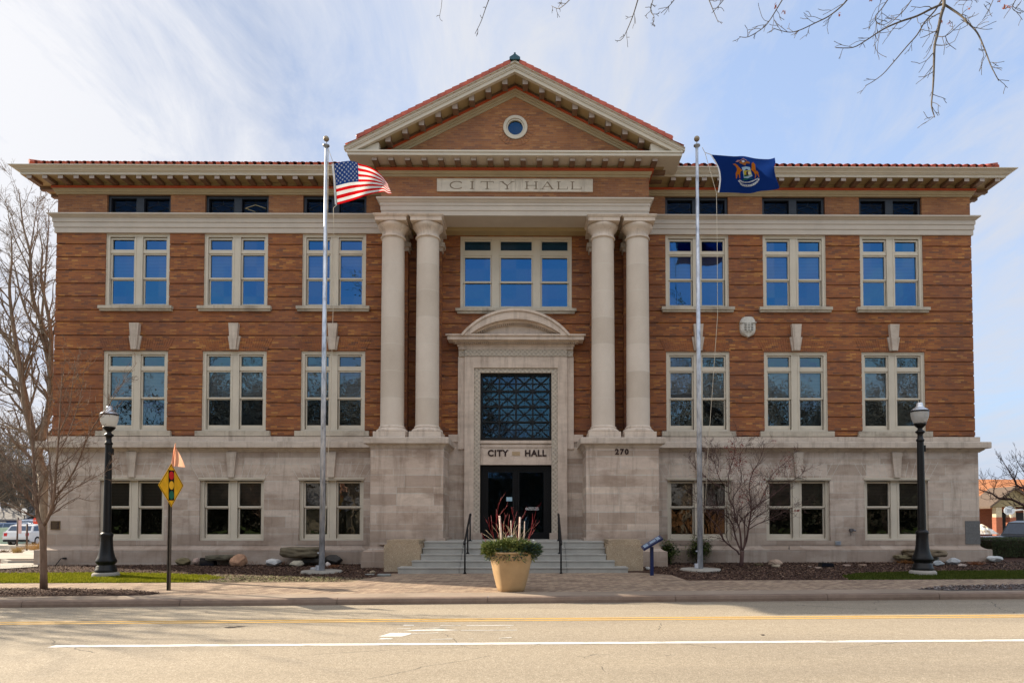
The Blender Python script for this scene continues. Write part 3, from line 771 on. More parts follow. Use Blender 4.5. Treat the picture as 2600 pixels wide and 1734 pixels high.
slabx(2.14, -.24, 7.82, 7.86); slabx(2.30, -.36, 7.86, 7.99); slabx(2.36, -.41, 7.99, 8.04)
slabx(2.0, -.10, 7.76, 7.82)
nd_ = 62
for i in range(nd_):
    xc = -2.03+4.06*i/(nd_-1); mb.box(xc-.017, xc+.017, -.20, -.10, 7.765, 7.82)
def arc(R_, zc, x): return zc+math.sqrt(max(0, R_*R_-x*x))
Ro, zo = 2.314, 8.85-2.314; Ri, zi = 2.56, 8.55-2.56; N = 28
def ringarc(mb, xo, xi, f_o, f_i, y0, y1):
    for i in range(N):
        t0 = -1+2*i/N; t1 = -1+2*(i+1)/N
        mb.prism([(xi*t0, f_i(xi*t0)), (xi*t1, f_i(xi*t1)), (xo*t1, f_o(xo*t1)), (xo*t0, f_o(xo*t0))], y0, y1)
ringarc(mb, 1.80, 1.52, lambda x: arc(Ro, zo, x), lambda x: arc(Ri, zi, x), -.40, .16)
ringarc(mb, 1.86, 1.78, lambda x: arc(2.36, 8.90-2.36, x), lambda x: arc(2.29, 8.82-2.29, x), -.45, .16)
ringarc(mb, 1.50, 1.32, lambda x: arc(Ri, zi-.0, x), lambda x: arc(2.7, 8.47-2.7, x), -.24, .16)
mb.prism([(-1.55,8.04)]+[(1.55*1, 8.04)]+[(1.5*math.cos(PI*i/20), arc(2.75, 8.50-2.75, 1.5*math.cos(PI*i/20))) for i in range(21)], -.08, .16)
for i in range(38):
    x = -1.3+2.6*i/37; z = arc(2.7, 8.47-2.7, x); mb.box(x-.014, x+.014, -.20, -.10, z-.065, z-.005)
mb.build('door_pediment', M['door_stone'], hall)
# lintel panel with bronze letters
mb = MB(); mb.box(-1.22, 1.22, .13, .40, 3.67, 4.50); mb.box(-1.22, 1.22, .06, .13, 4.40, 4.50); mb.box(-1.22, 1.22, .10, .13, 3.67, 3.82); mb.box(-1.22, 1.22, .10, .13, 4.28, 4.36)
frame_ring(mb, -1.14, 1.14, 3.82, 4.28, .03, .11, .13)
lp = mb.build('lintel_panel', M['door_stone'], hall)
text('lettering', 'CITY', .295, FRONT(-.62, .118, 4.06), M['letters'], lp, .01, .011, 1.15, sx=.98)
text('lettering', 'HALL', .295, FRONT(.67, .118, 4.06), M['letters'], lp, .01, .011, 1.12, sx=.98)
pq = MB(); pq.box(-.13, .14, .115, .13, 3.99, 4.12); pq.build('small_plaque', simple('pale_bronze', (.42,.30,.18), .5), lp)
# grille window
mb = MB(); x0, x1, z0, z1 = -1.22, 1.22, 4.55, 6.82
frame_ring(mb, x0, x1, z0, z1, .07, .20, .34)
gx = (x1-x0-.14)/4; gz = (z1-z0-.14)/4
for i in range(4):
    for j in range(4):
        a = x0+.07+gx*i; c = z0+.07+gz*j
        if i: mb.box(a-.028, a+.028, .22, .30, c, c+gz)
        if j: mb.box(a+.028, a+gx-.028, .222, .30, c-.028, c+.028)
        for (p, q, r_2, s_2) in ((a,c,a+gx,c+gz), (a,c+gz,a+gx,c)): ln(mb, p, q, r_2, s_2, t=.036, y=.25)
        mb.box(a+gx/2-.008, a+gx/2+.008, .262, .28, c+.02, c+gz-.02); mb.box(a+.02, a+gx-.02, .264, .282, c+gz/2-.014, c+gz/2+.014)
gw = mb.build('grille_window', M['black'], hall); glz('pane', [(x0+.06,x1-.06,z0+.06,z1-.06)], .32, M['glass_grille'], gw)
# doors
mb = MB(); mb.cells(-1.22, 1.22, 1.13, 3.665, .26, .38, [(-1.07,1.07,0,3.50)]); mb.box(-.03, .03, .27, .38, 1.13, 3.50)
df = mb.build('door_frame', M['blackwood'], hall)
for s in (-1, 1):
    d = MB(); xa, xb = sorted((s*.035, s*1.07)); d.cells(xa, xb, 1.14, 3.50, .29, .34, [tuple(sorted((s*.12, s*.95)))+(1.36, 3.42)])
    dl = d.build('door', M['blackwood'], hall); a, b = sorted((s*.12, s*.95)); glz('pane', [(a,b,1.36,3.42)], .315, M['glass_door'], dl)
    h = MB(); h.tube([(s*.09,.27,2.0), (s*.09,.22,2.0), (s*.09,.22,2.45), (s*.09,.27,2.45)], .012, 6); h.build('handle', M['black'], dl)
    if s < 0:
        nt = MB(); nt.box(-.33, -.13, .305, .310, 2.43, 2.57); nt.build('notice', simple('notice_paper', (.35,.52,.62), .6), dl)
    else:
        wt = simple('vinyl_white', (.75,.75,.75), .6)
        text('window_lettering', 'SMOKE FREE', .062, FRONT(.60, .308, 2.20), wt, dl, .001, .001); text('window_lettering', 'ENVIRONMENT', .055, FRONT(.60, .308, 2.14), wt, dl, .001, .001)
        rg = MB()
        rr = [[(.365+r_*math.cos(2*PI*k/16), .308, 2.17+r_*math.sin(2*PI*k/16)) for k in range(16)] for r_ in (.028, .040)]
        rg.grid(rr, 0, False, True); ln(rg, .345, 2.19, .385, 2.15, t=.01, y=.303); rg.build('no_smoking_symbol', wt, dl)
# house number on the right pier
text('house_number', '270', .24, FRONT(3.42, -1.458, 3.985-.03), M['letters'], hall, .012, .010, 1.3)
# plaques, speaker, fittings
p = at(2450, 1322, -.06); q = at(2493, 1381, -.06)
mb = MB(); mb.box(p.x, 15.79, -.075, -.06, q.z, p.z); mb.box(15.78, 15.79, -.06, .5, q.z, p.z)
gr = simple('dark_granite', (.13,.13,.13), .7, var=.2, scale=30)
cs = mb.build('cornerstone', gr, hall)
fl = simple('faint_letter', (.19,.19,.20), .8)
xc = (p.x+15.79)/2
text('lettering', 'A   D', .10, FRONT(xc, -.077, p.z-.17), fl, cs, .001); text('lettering', 'SEPT 17', .09, FRONT(xc, -.077, p.z-.40), fl, cs, .001); text('lettering', '1910', .10, FRONT(xc, -.077, p.z-.60), fl, cs, .001)
p = at(130, 1322, -.06); q = at(153, 1344, -.06)
mb = MB(); mb.box(p.x, q.x, -.09, -.06, q.z, p.z, 1); mb.box(p.x+.02, q.x-.02, -.095, -.09, q.z+.02, p.z-.02, 0)
for i in range(6): mb.box(p.x+.05, q.x-.05-.02*(i % 3), -.097, -.095, p.z-.06-.035*i, p.z-.05-.035*i, 1)
mb.build('wall_plaque', [simple('plaque_dark', (.05,.03,.022), .4, .3), simple('plaque_bronze', (.20,.13,.06), .4, .5)], hall)
p = at(1897, 833, 0)
mb = MB(); rows = []
for k in range(9):
    t = k/8
    zz = .34-.68*t; hw = .27*(1-max(0, (t-.55)/.45)**2.4)**.5 if t > .55 else .27*(1-max(0, (.25-t)/.25)**2*.35)
    rows.append([(p.x+hw*math.cos(PI*j/16)*1.0, -.02-.17*math.sin(PI*j/16)**.6*(1 if t < .85 else .7), p.z+zz) for j in range(17)])
mb.grid(rows, 0, True); mb.face([(p.x-.2,-.02,p.z+.34), (p.x+.2,-.02,p.z+.34), (p.x+.2,-.15,p.z+.34), (p.x-.2,-.15,p.z+.34)])
for r_i in range(5):
    for c_i in (-1, 0, 1): mb.box(p.x+c_i*.11-.038, p.x+c_i*.11+.038, -.20, -.16, p.z+.10-.055*r_i, p.z+.112-.055*r_i, 1)
for c_i in (-.5, .5): mb.box(p.x+c_i*.11-.038, p.x+c_i*.11+.038, -.20, -.16, p.z-.175, p.z-.163, 1)
mb.box(p.x-.275, p.x+.275, -.185, -.02, p.z+.14, p.z+.155, 0)
mb.build('wall_speaker', [simple('speaker_grey', (.56,.53,.48), .5), M['black']], hall)
p = at(2160, 1345, -.06)
mb = MB(); mb.tube([(p.x,-.06,p.z), (p.x,-.16,p.z)], .06, 12); mb.tube([(p.x+.03,-.16,p.z), (p.x+.10,-.22,p.z-.02)], .035, 8); mb.tube([(p.x,-.07,p.z), (p.x,-.065,p.z-.18)], .008, 5)
mb.build('wall_valve', simple('valve_metal', (.18,.18,.2), .35, .7), hall)
p = at(2128, 1378, -.06); mb = MB(); mb.box(p.x-.10, p.x+.09, -.09, -.06, p.z-.07, p.z+.07, 0); mb.box(p.x-.07, p.x+.06, -.10, -.09, p.z-.045, p.z+.045, 1); mb.build('outlet_box', [simple('outlet', (.3,.31,.33), .5), simple('outlet2', (.2,.22,.26), .5)], hall)
# dark rooms behind the glass
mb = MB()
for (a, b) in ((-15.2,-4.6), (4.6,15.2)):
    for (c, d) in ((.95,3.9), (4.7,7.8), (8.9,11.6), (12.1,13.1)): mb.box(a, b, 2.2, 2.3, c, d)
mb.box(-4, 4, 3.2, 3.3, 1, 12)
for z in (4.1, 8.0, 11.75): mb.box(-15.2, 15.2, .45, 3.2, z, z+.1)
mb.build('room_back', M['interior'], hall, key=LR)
# ---------------------------------------------------------------- ground, road, kerb, pavers
def groundmat(name, stops, scale, rough=.9, bump=.4, dist=.02, big=None, spec=.2):
    n = NT(name); f = n.noise(scale, detail=8, rough=.75); c = n.ramp(f, stops)
    b = n.ramp(n.noise(.5, detail=4), [(.35, (.86,.86,.86)), (.65, (1.1,1.1,1.1))]); c = n.mix(1, c, b, 'MULTIPLY')
    n.bsdf(c, rough, 0, n.bump(n.noise(scale*2.5, detail=4), bump, dist), spec); return n.mat
def asphalt():
    n = NT('asphalt'); v = n.n('ShaderNodeTexVoronoi'); n.l(n.pos(), v.inputs['Vector']); v.inputs['Scale'].default_value = 75
    w = n.white(v.outputs['Position']); c = n.ramp(w, [(0,(.235,.195,.145)), (.4,(.305,.258,.195)), (.8,(.345,.295,.226)), (1,(.44,.385,.31))])
    c = n.mix(1, c, n.ramp(n.noise(.35, detail=6, stretch=(.25,1,1)), [(.3,(.85,.85,.86)), (.7,(1.12,1.11,1.09))]), 'MULTIPLY')
    c = n.mix(1, c, n.ramp(n.noise(9, detail=4), [(.3,(.93,.93,.93)), (.7,(1.07,1.07,1.07))]), 'MULTIPLY')
    x, y, z = n.xyz(); tyre = n.math('ABSOLUTE', n.math('SINE', n.math('MULTIPLY', n.math('ADD', y, n.math('MULTIPLY', n.noise(.3), .35)), 1.31*1.2)))
    c = n.mix(n.math('MULTIPLY', n.math('POWER', tyre, 6), .16), c, (.16,.135,.105))
    oil = n.ramp(n.noise(.8, detail=8, rough=.7, stretch=(.35,1,1)), [(.60,(0,0,0)), (.70,(1,1,1))]); c = n.mix(n.math('MULTIPLY', oil, .22), c, (.14,.12,.10))
    gut = n.math('MULTIPLY', n.math('MAXIMUM', n.math('SUBTRACT', n.math('ADD', y, n.math('MULTIPLY', n.noise(2.5), .5)), 8.6*-1), 0), 1.2); c = n.mix(n.math('MINIMUM', gut, .5), c, (.15,.12,.09))
    cr = n.n('ShaderNodeTexVoronoi', feature='DISTANCE_TO_EDGE'); cr.inputs['Scale'].default_value = .28
    wv = n.mix(.35, n.pos(), n.noise(1.2, out='Color'), 'ADD'); n.l(wv, cr.inputs['Vector'])
    ck = n.math('MULTIPLY', n.math('LESS_THAN', cr.outputs['Distance'], .0022), n.math('GREATER_THAN', n.noise(.4, detail=2), .54))
    c = n.mix(n.math('MULTIPLY', ck, .6), c, (.05,.045,.04))
    n.bsdf(c, .85, 0, n.bump(v.outputs['Distance'], .5, .006), .25); return n.mat
M['asphalt'] = asphalt()
def pavers():
    n = NT('brick_pavers'); x, y, z = n.xyz()
    # herringbone-like basket: rows turned 45 degrees
    a = n.math('MULTIPLY', n.math('ADD', x, y), .7071/.21); b = n.math('MULTIPLY', n.math('SUBTRACT', x, y), .7071/.105)
    ra = n.math('FLOOR', b); off = n.math('MULTIPLY', ra, .5); aa = n.math('ADD', a, off)
    fa = n.math('FRACT', aa); fb = n.math('FRACT', b)
    w = n.white(n.comb(n.math('FLOOR', aa), ra, 0))
    c = n.ramp(w, [(0,(.22,.155,.115)), (.5,(.30,.22,.16)), (1,(.37,.28,.20))])
    j = n.math('MAXIMUM', n.math('LESS_THAN', fa, .05), n.math('LESS_THAN', fb, .10))
    c = n.mix(n.math('MULTIPLY', j, .75), c, (.085,.065,.05))
    c = n.mix(1, c, n.ramp(n.noise(1.1, detail=5), [(.3,(.84,.84,.84)), (.7,(1.14,1.12,1.1))]), 'MULTIPLY')
    n.bsdf(c, .85, 0, n.bump(n.math('SUBTRACT', w, n.math('MULTIPLY', j, 3)), .3, .004), .25); return n.mat
M['pavers'] = pavers()
M['mulch'] = groundmat('mulch', [(.25,(.025,.013,.010)), (.5,(.07,.036,.026)), (.75,(.13,.075,.052))], 16, bump=1, dist=.04)
M['straw'] = groundmat('dry_turf', [(.25,(.10,.075,.045)), (.5,(.21,.165,.105)), (.75,(.30,.25,.16))], 14, bump=1, dist=.03)
M['soil_grass'] = groundmat('soil_under_grass', [(.25,(.025,.045,.006)), (.75,(.075,.105,.018))], 10)
M['kerb'] = groundmat('kerb_stone', [(.25,(.17,.12,.095)), (.75,(.25,.185,.145))], 5, bump=.3, dist=.005)
M['walk'] = groundmat('concrete_walk', [(.25,(.27,.25,.22)), (.75,(.35,.33,.30))], 3, bump=.2, dist=.005)
M['kerbwalk'] = groundmat('kerbside_concrete', [(.25,(.25,.195,.15)), (.75,(.32,.255,.20))], 3, bump=.2, dist=.005)
M['gravel'] = groundmat('gravel_mulch', [(.25,(.07,.06,.06)), (.5,(.15,.13,.125)), (.75,(.26,.23,.22))], 22, bump=1, dist=.03)
def surf(name, poly, dz, mat, nx=1, kind='structure'):
    mb = MB(); mb.face([(x, y, G(x, y)+dz) for x, y in poly]); o = mb.build(name, mat); tag(o, kind=kind); return o
XL, XR = -120, 120
def strip(name, ya, yb, dz, mat, x0=XL, x1=XR, step=4, fn=None):
    mb = MB(); n = int((x1-x0)/step); rows = []
    for yy in (ya, yb):
        rows.append([(x0+(x1-x0)*i/n, yy(x0+(x1-x0)*i/n), (fn or G)(x0+(x1-x0)*i/n, yy(x0+(x1-x0)*i/n)+.0001)+dz) for i in range(n+1)])
    mb.grid(rows, 0, False); o = mb.build(name, mat); tag(o, kind='structure'); return o
RZ = lambda x, y: .0042*x
road = strip('road', lambda x: -46, lambda x: kerb_y(x)+.02, 0, M['asphalt'], fn=RZ, x0=-60, x1=60)
# kerb with joints
mb = MB(); xj = []
x = -40.0
cuts = [-40, -30, -20, -13.1, -10.15, -6.9, -3.62, -.42, 3.65, 7.0, 9.5, 14, 20, 30, 40]
for a, b in zip(cuts[:-1], cuts[1:]):
    a += .006; b -= .006
    prof = [(-.02,-.1), (-.02,.06), (.0,.115), (.03,.135), (.16,.14), (.16,-.1)]
    ra = [(a, kerb_y(a)+o, .0042*a+z) for o, z in prof]; rb = [(b, kerb_y(b)+o, .0042*b+z) for o, z in prof]
    mb.grid([ra, rb], 0, False); mb.face(ra[::-1]); mb.face(rb)
    mb.box(b-.004, b+.016, kerb_y(b)+.012, kerb_y(b)+.15, -.1, .0042*b+.120)
o = mb.build('kerb', M['kerb']); tag(o, kind='structure')
walk_edge = lambda x: -5.45+.0*x
strip('kerbside_walk', lambda x: kerb_y(x)+.165, lambda x: kerb_y(x)+.80, .004, M['kerbwalk'], x0=-40, x1=40)
strip('pavement', lambda x: kerb_y(x)+.78, walk_edge, .0, M['pavers'], x0=-40, x1=40)
# garden ground: one wide sheet up to and past the building
mb = MB(); rows = []
ys = [-5.45, -4.4, -3.3, -2.2, -1.1, 0, 1.5, 3.0, 10, 30, 60, 120, 400]
for yy in ys:
    rows.append([(x, yy, G(x, yy)-(0 if yy <= 3 else min(1.2, (yy-3)*.014))) for x in (-400, -120, -60, -30, -20, -15, -10, -5, 0, 5, 10, 15, 20, 30, 60, 120, 400)])
mb.grid(rows, 0, False); o = mb.build('ground', M['mulch']); tag(o, kind='structure')
def GB(x, y): return G(x, y)-(0 if y <= 3 else min(1.2, (y-3)*.014))
mb = MB(); mb.box(-400, 400, -400, 400, -1.9, -1.6)
# plaza in front of the steps
surf('entrance_paving', [(-4.15,-5.46), (4.55,-5.46), (4.42,-4.12), (3.6,-3.42), (-3.45,-3.42)], .006, M['pavers'])
# dry turf strip left of the plaza and lawns
surf('dry_ground', [(-8.4,-5.46), (-3.9,-5.46), (-3.6,-4.6), (-5.6,-4.2), (-8.6,-3.5)], .005, M['straw'])
lawnL = [(-30,-5.45), (-8.1,-5.45), (-7.75,-4.6), (-8.5,-3.9), (-10,-3.3), (-12,-3.0), (-16,-3.05), (-30,-3.2)]
lawnR = [(8.75,-5.45), (30,-5.45), (30,-3.5), (16,-3.4), (12.5,-3.45), (9.8,-3.9), (9.0,-4.6)]
surf('lawn_left', lawnL, .006, M['soil_grass']); surf('lawn_right', lawnR, .006, M['soil_grass'])
def inpoly(x, y, P):
    c = False; j = len(P)-1
    for i in range(len(P)):
        if (P[i][1] > y) != (P[j][1] > y) and x < (P[j][0]-P[i][0])*(y-P[i][1])/(P[j][1]-P[i][1])+P[i][0]: c = not c
        j = i
    return c
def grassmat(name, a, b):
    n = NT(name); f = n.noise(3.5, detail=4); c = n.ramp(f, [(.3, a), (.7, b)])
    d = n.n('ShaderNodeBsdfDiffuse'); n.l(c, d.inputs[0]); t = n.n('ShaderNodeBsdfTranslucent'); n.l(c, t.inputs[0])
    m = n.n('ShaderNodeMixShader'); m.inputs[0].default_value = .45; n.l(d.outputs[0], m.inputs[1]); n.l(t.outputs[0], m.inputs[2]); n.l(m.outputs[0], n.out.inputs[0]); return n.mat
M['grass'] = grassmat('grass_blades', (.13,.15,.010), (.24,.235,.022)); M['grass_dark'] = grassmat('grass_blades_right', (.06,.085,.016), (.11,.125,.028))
rg = random.Random(3)
def grass(name, P, x0, x1, y0, y1, n, h, mat):
    mb = MB()
    for _ in range(n):
        x = rg.uniform(x0, x1); y = rg.uniform(y0, y1)
        if not inpoly(x, y, P): continue
        if noise.noise(Vector((x*1.3, y*2.5, 0))) < -.33 and rg.random() < .5: continue
        z = G(x, y); a = rg.uniform(0, PI); hh = h*rg.uniform(.5, 1.3); w = rg.uniform(.008, .016)
        dx, dy = math.cos(a)*w, math.sin(a)*w; lx, ly = rg.uniform(-.03, .03), rg.uniform(-.03, .03)
        mb.face([(x-dx, y-dy, z), (x+dx, y+dy, z), (x+lx, y+ly, z+hh)])
    o = mb.build(name, mat); tag(o, kind='stuff', label='short green grass of the lawn beside the pavement', cat='grass'); return o
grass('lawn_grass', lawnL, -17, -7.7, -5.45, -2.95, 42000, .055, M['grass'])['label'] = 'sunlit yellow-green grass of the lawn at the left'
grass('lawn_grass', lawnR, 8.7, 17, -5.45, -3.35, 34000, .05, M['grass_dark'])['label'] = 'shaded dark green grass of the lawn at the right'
# tree pits by the kerb
surf('planting_pit', [(-30,-8.55), (-8.1,-7.95), (-7.9,-7.55), (-9.0,-6.95), (-11,-6.6), (-30,-6.6)], .012, M['mulch'])
surf('gravel_pit', [(9.4,-7.45), (10.0,-7.75), (30,-7.1), (30,-6.0), (12.8,-6.65), (10.5,-6.95)], .012, M['gravel'])
# mulch chips, leaves
def chips(name, P, n, size, mats, label, cat, lift=.0, elong=2.2):
    mb = MB(); xs = [p[0] for p in P]; ys = [p[1] for p in P]
    for _ in range(n):
        x = rg.uniform(min(xs), max(xs)); y = rg.uniform(min(ys), max(ys))
        if not inpoly(x, y, P): continue
        z = G(x, y)+lift+rg.uniform(.004, .03); s = size*rg.uniform(.5, 1.5); a = rg.uniform(0, 2*PI)
        u = Vector((math.cos(a), math.sin(a), rg.uniform(-.5, .5)))*s; v = Vector((-math.sin(a), math.cos(a), rg.uniform(-.6, .6)))*s/elong
        c = Vector((x, y, z)); mb.face([c-u-v, c+u-v, c+u*.8+v, c-u*.9+v], rg.randrange(len(mats)))
    o = mb.build(name, mats); tag(o, kind='stuff', label=label, cat=cat); return o
cm = [simple('chip_a', (.05,.025,.018), .9), simple('chip_b', (.11,.06,.04), .9), simple('chip_c', (.19,.12,.08), .9), simple('chip_d', (.03,.016,.012), .9)]
bedL = [(-16.2,-.35), (-16.2,-3.0), (-12,-2.95), (-10,-3.25), (-8.5,-3.8), (-8.3,-5.3), (-4.3,-5.4), (-3.9,-4.6), (-4.0,-1.6), (-4.6,-.35)]
bedR = [(4.7,-.35), (4.0,-1.6), (3.9,-3.4), (4.5,-4.1), (4.6,-5.4), (8.8,-5.4), (9.0,-4.6), (9.8,-3.8), (12.5,-3.4), (17,-3.3), (17,-.4)]
chips('mulch_chips', bedL, 26000, .019, cm, 'dark wood mulch and litter in the bed left of the steps', 'mulch')
chips('mulch_chips', bedR, 26000, .019, cm, 'dark wood mulch and litter in the bed right of the steps', 'mulch')
chips('pit_litter', [(-13,-8.3), (-8.1,-7.9), (-7.9,-7.55), (-9.0,-6.95), (-11,-6.6), (-13,-6.6)], 7000, .015, cm, 'brown litter in the tree pit by the kerb at the left', 'mulch', .01)
chips('pit_gravel', [(9.5,-7.4), (10.0,-7.7), (14,-7.4), (14,-6.4), (12.8,-6.6), (10.5,-6.9)], 6000, .014, [simple('gr_a', (.25,.22,.21), .9), simple('gr_b', (.12,.10,.10), .9), cm[1]], 'grey gravel in the pit by the kerb at the right', 'gravel', .01, 1.3)
tuft = [(-8.3,-5.42), (-4.5,-5.42), (-4.6,-4.5), (-6.5,-4.1), (-8.6,-3.6)]
chips('dry_turf_blades', tuft, 6000, .03, [simple('dry_a', (.34,.28,.17), .9), simple('dry_b', (.22,.17,.10), .9), simple('dry_c', (.16,.19,.05), .9)], 'dry straw-coloured turf between the lawn and the steps', 'grass', 0, 6)
# painted road markings
M['white'] = None
def paintmat(name, c, thr):
    n = NT(name); x, y, z = n.xyz(); f = n.noise(5, detail=8, rough=.8, stretch=(.35,2.2,1)); a = n.ramp(f, [(thr-.03,(0,0,0)), (thr+.03,(1,1,1))])
    cc = n.ramp(n.noise(20), [(.3, tuple(k*.9 for k in c)), (.7, c)]); cc = n.mix(a, cc, (.20,.175,.14)); n.bsdf(cc, .7); return n.mat
wm_ = paintmat('white_road_paint', (.74,.72,.68), .565); ym_ = paintmat('yellow_road_paint', (.62,.37,.085), .60)
def mark(name, pts, mat):
    mb = MB(); mb.face([(x, y, .0042*x+.004) for x, y in pts]); o = mb.build(name, mat); tag(o, kind='structure'); return o
for k, yy in enumerate((-10.68, -10.92)):
    mark('yellow_line', [(-45, yy-.05-.03*45*.55), (45, yy-.05+.03*45*.3), (45, yy+.05+.03*45*.3), (-45, yy+.05-.03*45*.55)], ym_) if False else None
mb = MB()
for yy in (-10.74, -10.96):
    for i in range(-30, 30):
        a, b = i*1.5, i*1.5+1.5
        mb.face([(a, yy-.05+.013*a, .0042*a+.004), (b, yy-.05+.013*b, .0042*b+.004), (b, yy+.05+.013*b, .0042*b+.004), (a, yy+.05+.013*a, .0042*a+.004)])
o = mb.build('yellow_lines', ym_); tag(o, kind='structure')
mb = MB()
for i in range(-8, 60):
    a, b = -6.4+i*.8, -5.6+i*.8
    if a < -6.5: continue
    w0 = .078 if i > 0 else .03+.06*max(0, i+1)/1
    mb.face([(a, -13.22-w0+.004*a, .0042*a+.004), (b, -13.22-.078+.004*b, .0042*b+.004), (b, -13.22+.078+.004*b, .0042*b+.004), (a, -13.22+w0+.004*a, .0042*a+.004)])
o = mb.build('white_line', wm_); tag(o, kind='structure')
# worn turn arrow, traced on the asphalt
def rp(px, py): p = onground(px, py); return (p.x, p.y)
Z = lambda x, y: (950+x/5.877, 1560+y/5.877)
mb = MB()
for poly in ([(65,328),(250,272),(545,276),(560,290),(410,326)], [(545,286),(950,268),(960,272),(700,282),(560,292)], [(435,245),(640,225),(1000,220),(1280,232),(900,240)], [(1290,232),(2130,228),(2130,234),(1300,237)],
             [(60,368),(110,352),(285,356),(250,368)], [(430,162),(450,152),(600,154),(590,163)], [(990,162),(1290,160),(1290,165),(990,167)], [(1380,160),(2080,156),(2080,163),(1380,166)], [(620,205),(900,196),(1160,198),(880,206)],
             [(340,208),(545,203),(545,208),(340,211)], [(1930,198),(2030,188),(2020,196)], [(840,368),(1170,358),(1165,364),(840,372)], [(1380,364),(1480,360),(1480,364)], [(1860,350),(2050,336),(2050,344),(1870,354)]):
    pts = [rp(*Z(*q)) for q in poly][::-1]
    mb.face([(x, y, .0042*x+.004) for x, y in pts])
o = mb.build('arrow_marking', wm_); tag(o, kind='structure')
mb = MB()
for poly in ([(568,1593),(582,1590),(600,1591),(598,1593),(580,1594)], [(588,1591.5),(606,1589),(626,1590),(606,1592)], [(1930,1611),(1938,1610),(1943,1612),(1936,1613)]):
    pts = [rp(*q) for q in poly]; mb.face([(x, y, .0042*x+.004) for x, y in pts])
o = mb.build('road_patch', simple('tar', (.035,.025,.02), .7)); tag(o, kind='structure')

# ---------------------------------------------------------------- steps
steps = thing('entrance_steps', (0,-2.4,.2), 'grey concrete entrance steps between two pebble-faced cheek blocks', 'steps')
def P0(o): o.parent = steps; o.matrix_parent_inverse = Matrix.Translation((0,2.4,-.2)); return o
ft = [(-3.50,3.31,.422), (-3.20,2.96,.599), (-2.90,2.74,.776), (-2.60,2.74,.953), (-2.30,2.74,1.13)]
zprev = .0
for i, (yf, hw, zt) in enumerate(ft):
    mb = MB(); yb = .34
    mb.box(-hw, hw, yf, -2.2 if i < 4 else yb, zprev-.0, zt-.035); mb.box(-hw-.012, hw+.012, yf-.018, -2.2 if i < 4 else yb, zt-.035, zt)
    for x in (-1.55, 1.55, 0): mb.box(x-.004, x+.004, yf-.021, yf+.1, zprev, zt+.002, 1)
    P0(mb.build('step', [M['concrete'], simple('joint', (.12,.12,.12), .9) if i == 0 else bpy.data.materials['joint']])); zprev = zt
for s in (-1, 1):
    mb = MB(); xa, xb = sorted((s*2.76, s*3.85))
    mb.box(xa, xb, -2.88, -1.56, .1, 1.02); mb.slab([(xa+.02,-2.86),(xb-.02,-2.86),(xb-.02,-1.56),(xa+.02,-1.56)], 1.02, 1.06)
    mb.slab([(xa+.07,-2.80),(xb-.07,-2.80),(xb-.07,-1.56),(xa+.07,-1.56)], 1.06, 1.19)
    P0(mb.build('cheek_block', M['aggregate']))
for s in (-1, 1):
    x = s*1.375
    r = thing('handrail', (x,-3.6,.25), ('left' if s < 0 else 'right')+' black steel handrail on the entrance steps, '+('west of' if False else ('left of' if s < 0 else 'right of'))+' the planter', 'handrail', 'black handrails of the entrance steps')
    def hp(mb, n):
        o = mb.build(n, M['black'], r); o.matrix_parent_inverse = Matrix.Translation((-x,3.6,-.25)); return o
    for (yy, zb_, zt_) in ((-3.62,.245,1.15), (-2.76,.776,1.53), (-1.95,1.13,1.92)):
        mb = MB(); mb.tube([(x,yy,zb_), (x,yy,zt_)], .024, 8); mb.slab([(x-.06,yy-.06),(x+.06,yy-.06),(x+.06,yy+.06),(x-.06,yy+.06)], zb_, zb_+.015); mb.tube([(x,yy,zb_+.015),(x,yy,zb_+.07)], [.045,.026], 8); hp(mb, 'post')
    mb = MB(); mb.tube([(x,-3.74,1.08), (x,-3.70,1.17), (x,-3.60,1.20), (x,-1.98,1.955), (x,-1.86,1.97), (x,-1.80,1.92)], .030, 8)
    mb.tube([(x,-3.62,1.02), (x,-1.95,1.80)], .014, 6) if False else None
    hp(mb, 'rail')
# ---------------------------------------------------------------- flagpoles and flags
galv = None
def galvmat():
    n = NT('weathered_aluminium'); c = n.ramp(n.noise(9, detail=6, stretch=(1,1,.35)), [(.3,(.26,.28,.33)), (.5,(.52,.56,.64)), (.75,(.74,.76,.80))]); n.bsdf(c, .42, .45); return n.mat
galv = galvmat()
def pole(px, py, label, ztop):
    p = onground(px, py); x, y, z = p
    t = thing('flagpole', (x,y,z), label, 'flagpole', 'flagpoles in front of the hall')
    def b(mb, name, mat): o = mb.build(name, mat, t); return o
    mb = MB(); mb.lathe([(.62,-.06), (.62,.03), (.58,.05)], 0, .0, 10); b(mb, 'base_pad', M['walk'])
    mb = MB(); H = ztop-z; mb.tube([(0,0,.03), (0,0,.5*H), (0,0,H)], [.083,.068,.043], 14); b(mb, 'pole', galv)
    mb = MB(); mb.lathe([(.045,H-.05), (.05,H), (.10,H+.03), (.10,H+.06), (.05,H+.08), (.012,H+.10), (.012,H+.18)], 0, 0, 16)
    b(mb, 'truck', simple('truck_metal', (.25,.26,.28), .4, .6))
    mb = MB(); mb.lathe([(.085*math.sin(PI*k/10)+.001, H+.255-.085*math.cos(PI*k/10)) for k in range(11)], 0, 0, 16); b(mb, 'ball_finial', simple('ball_bronze', (.28,.22,.15), .4, .5))
    mb = MB(); mb.box(-.17,-.07,-.05,.05,.06,.20); mb.box(-.13,-.07,-.02,.02,.55,.59); b(mb, 'cleat', galv)
    return t, x, y, z, H
pl, xl, yl, zl, HL = pole(817, 1452, 'tall silver flagpole left of the steps carrying the stars and stripes', at(828, 374, -2.91).z)
pr, xr, yr, zr, HR = pole(1778, 1447, 'tall silver flagpole right of the steps carrying the blue state flag', at(1775, 374, -2.77).z)
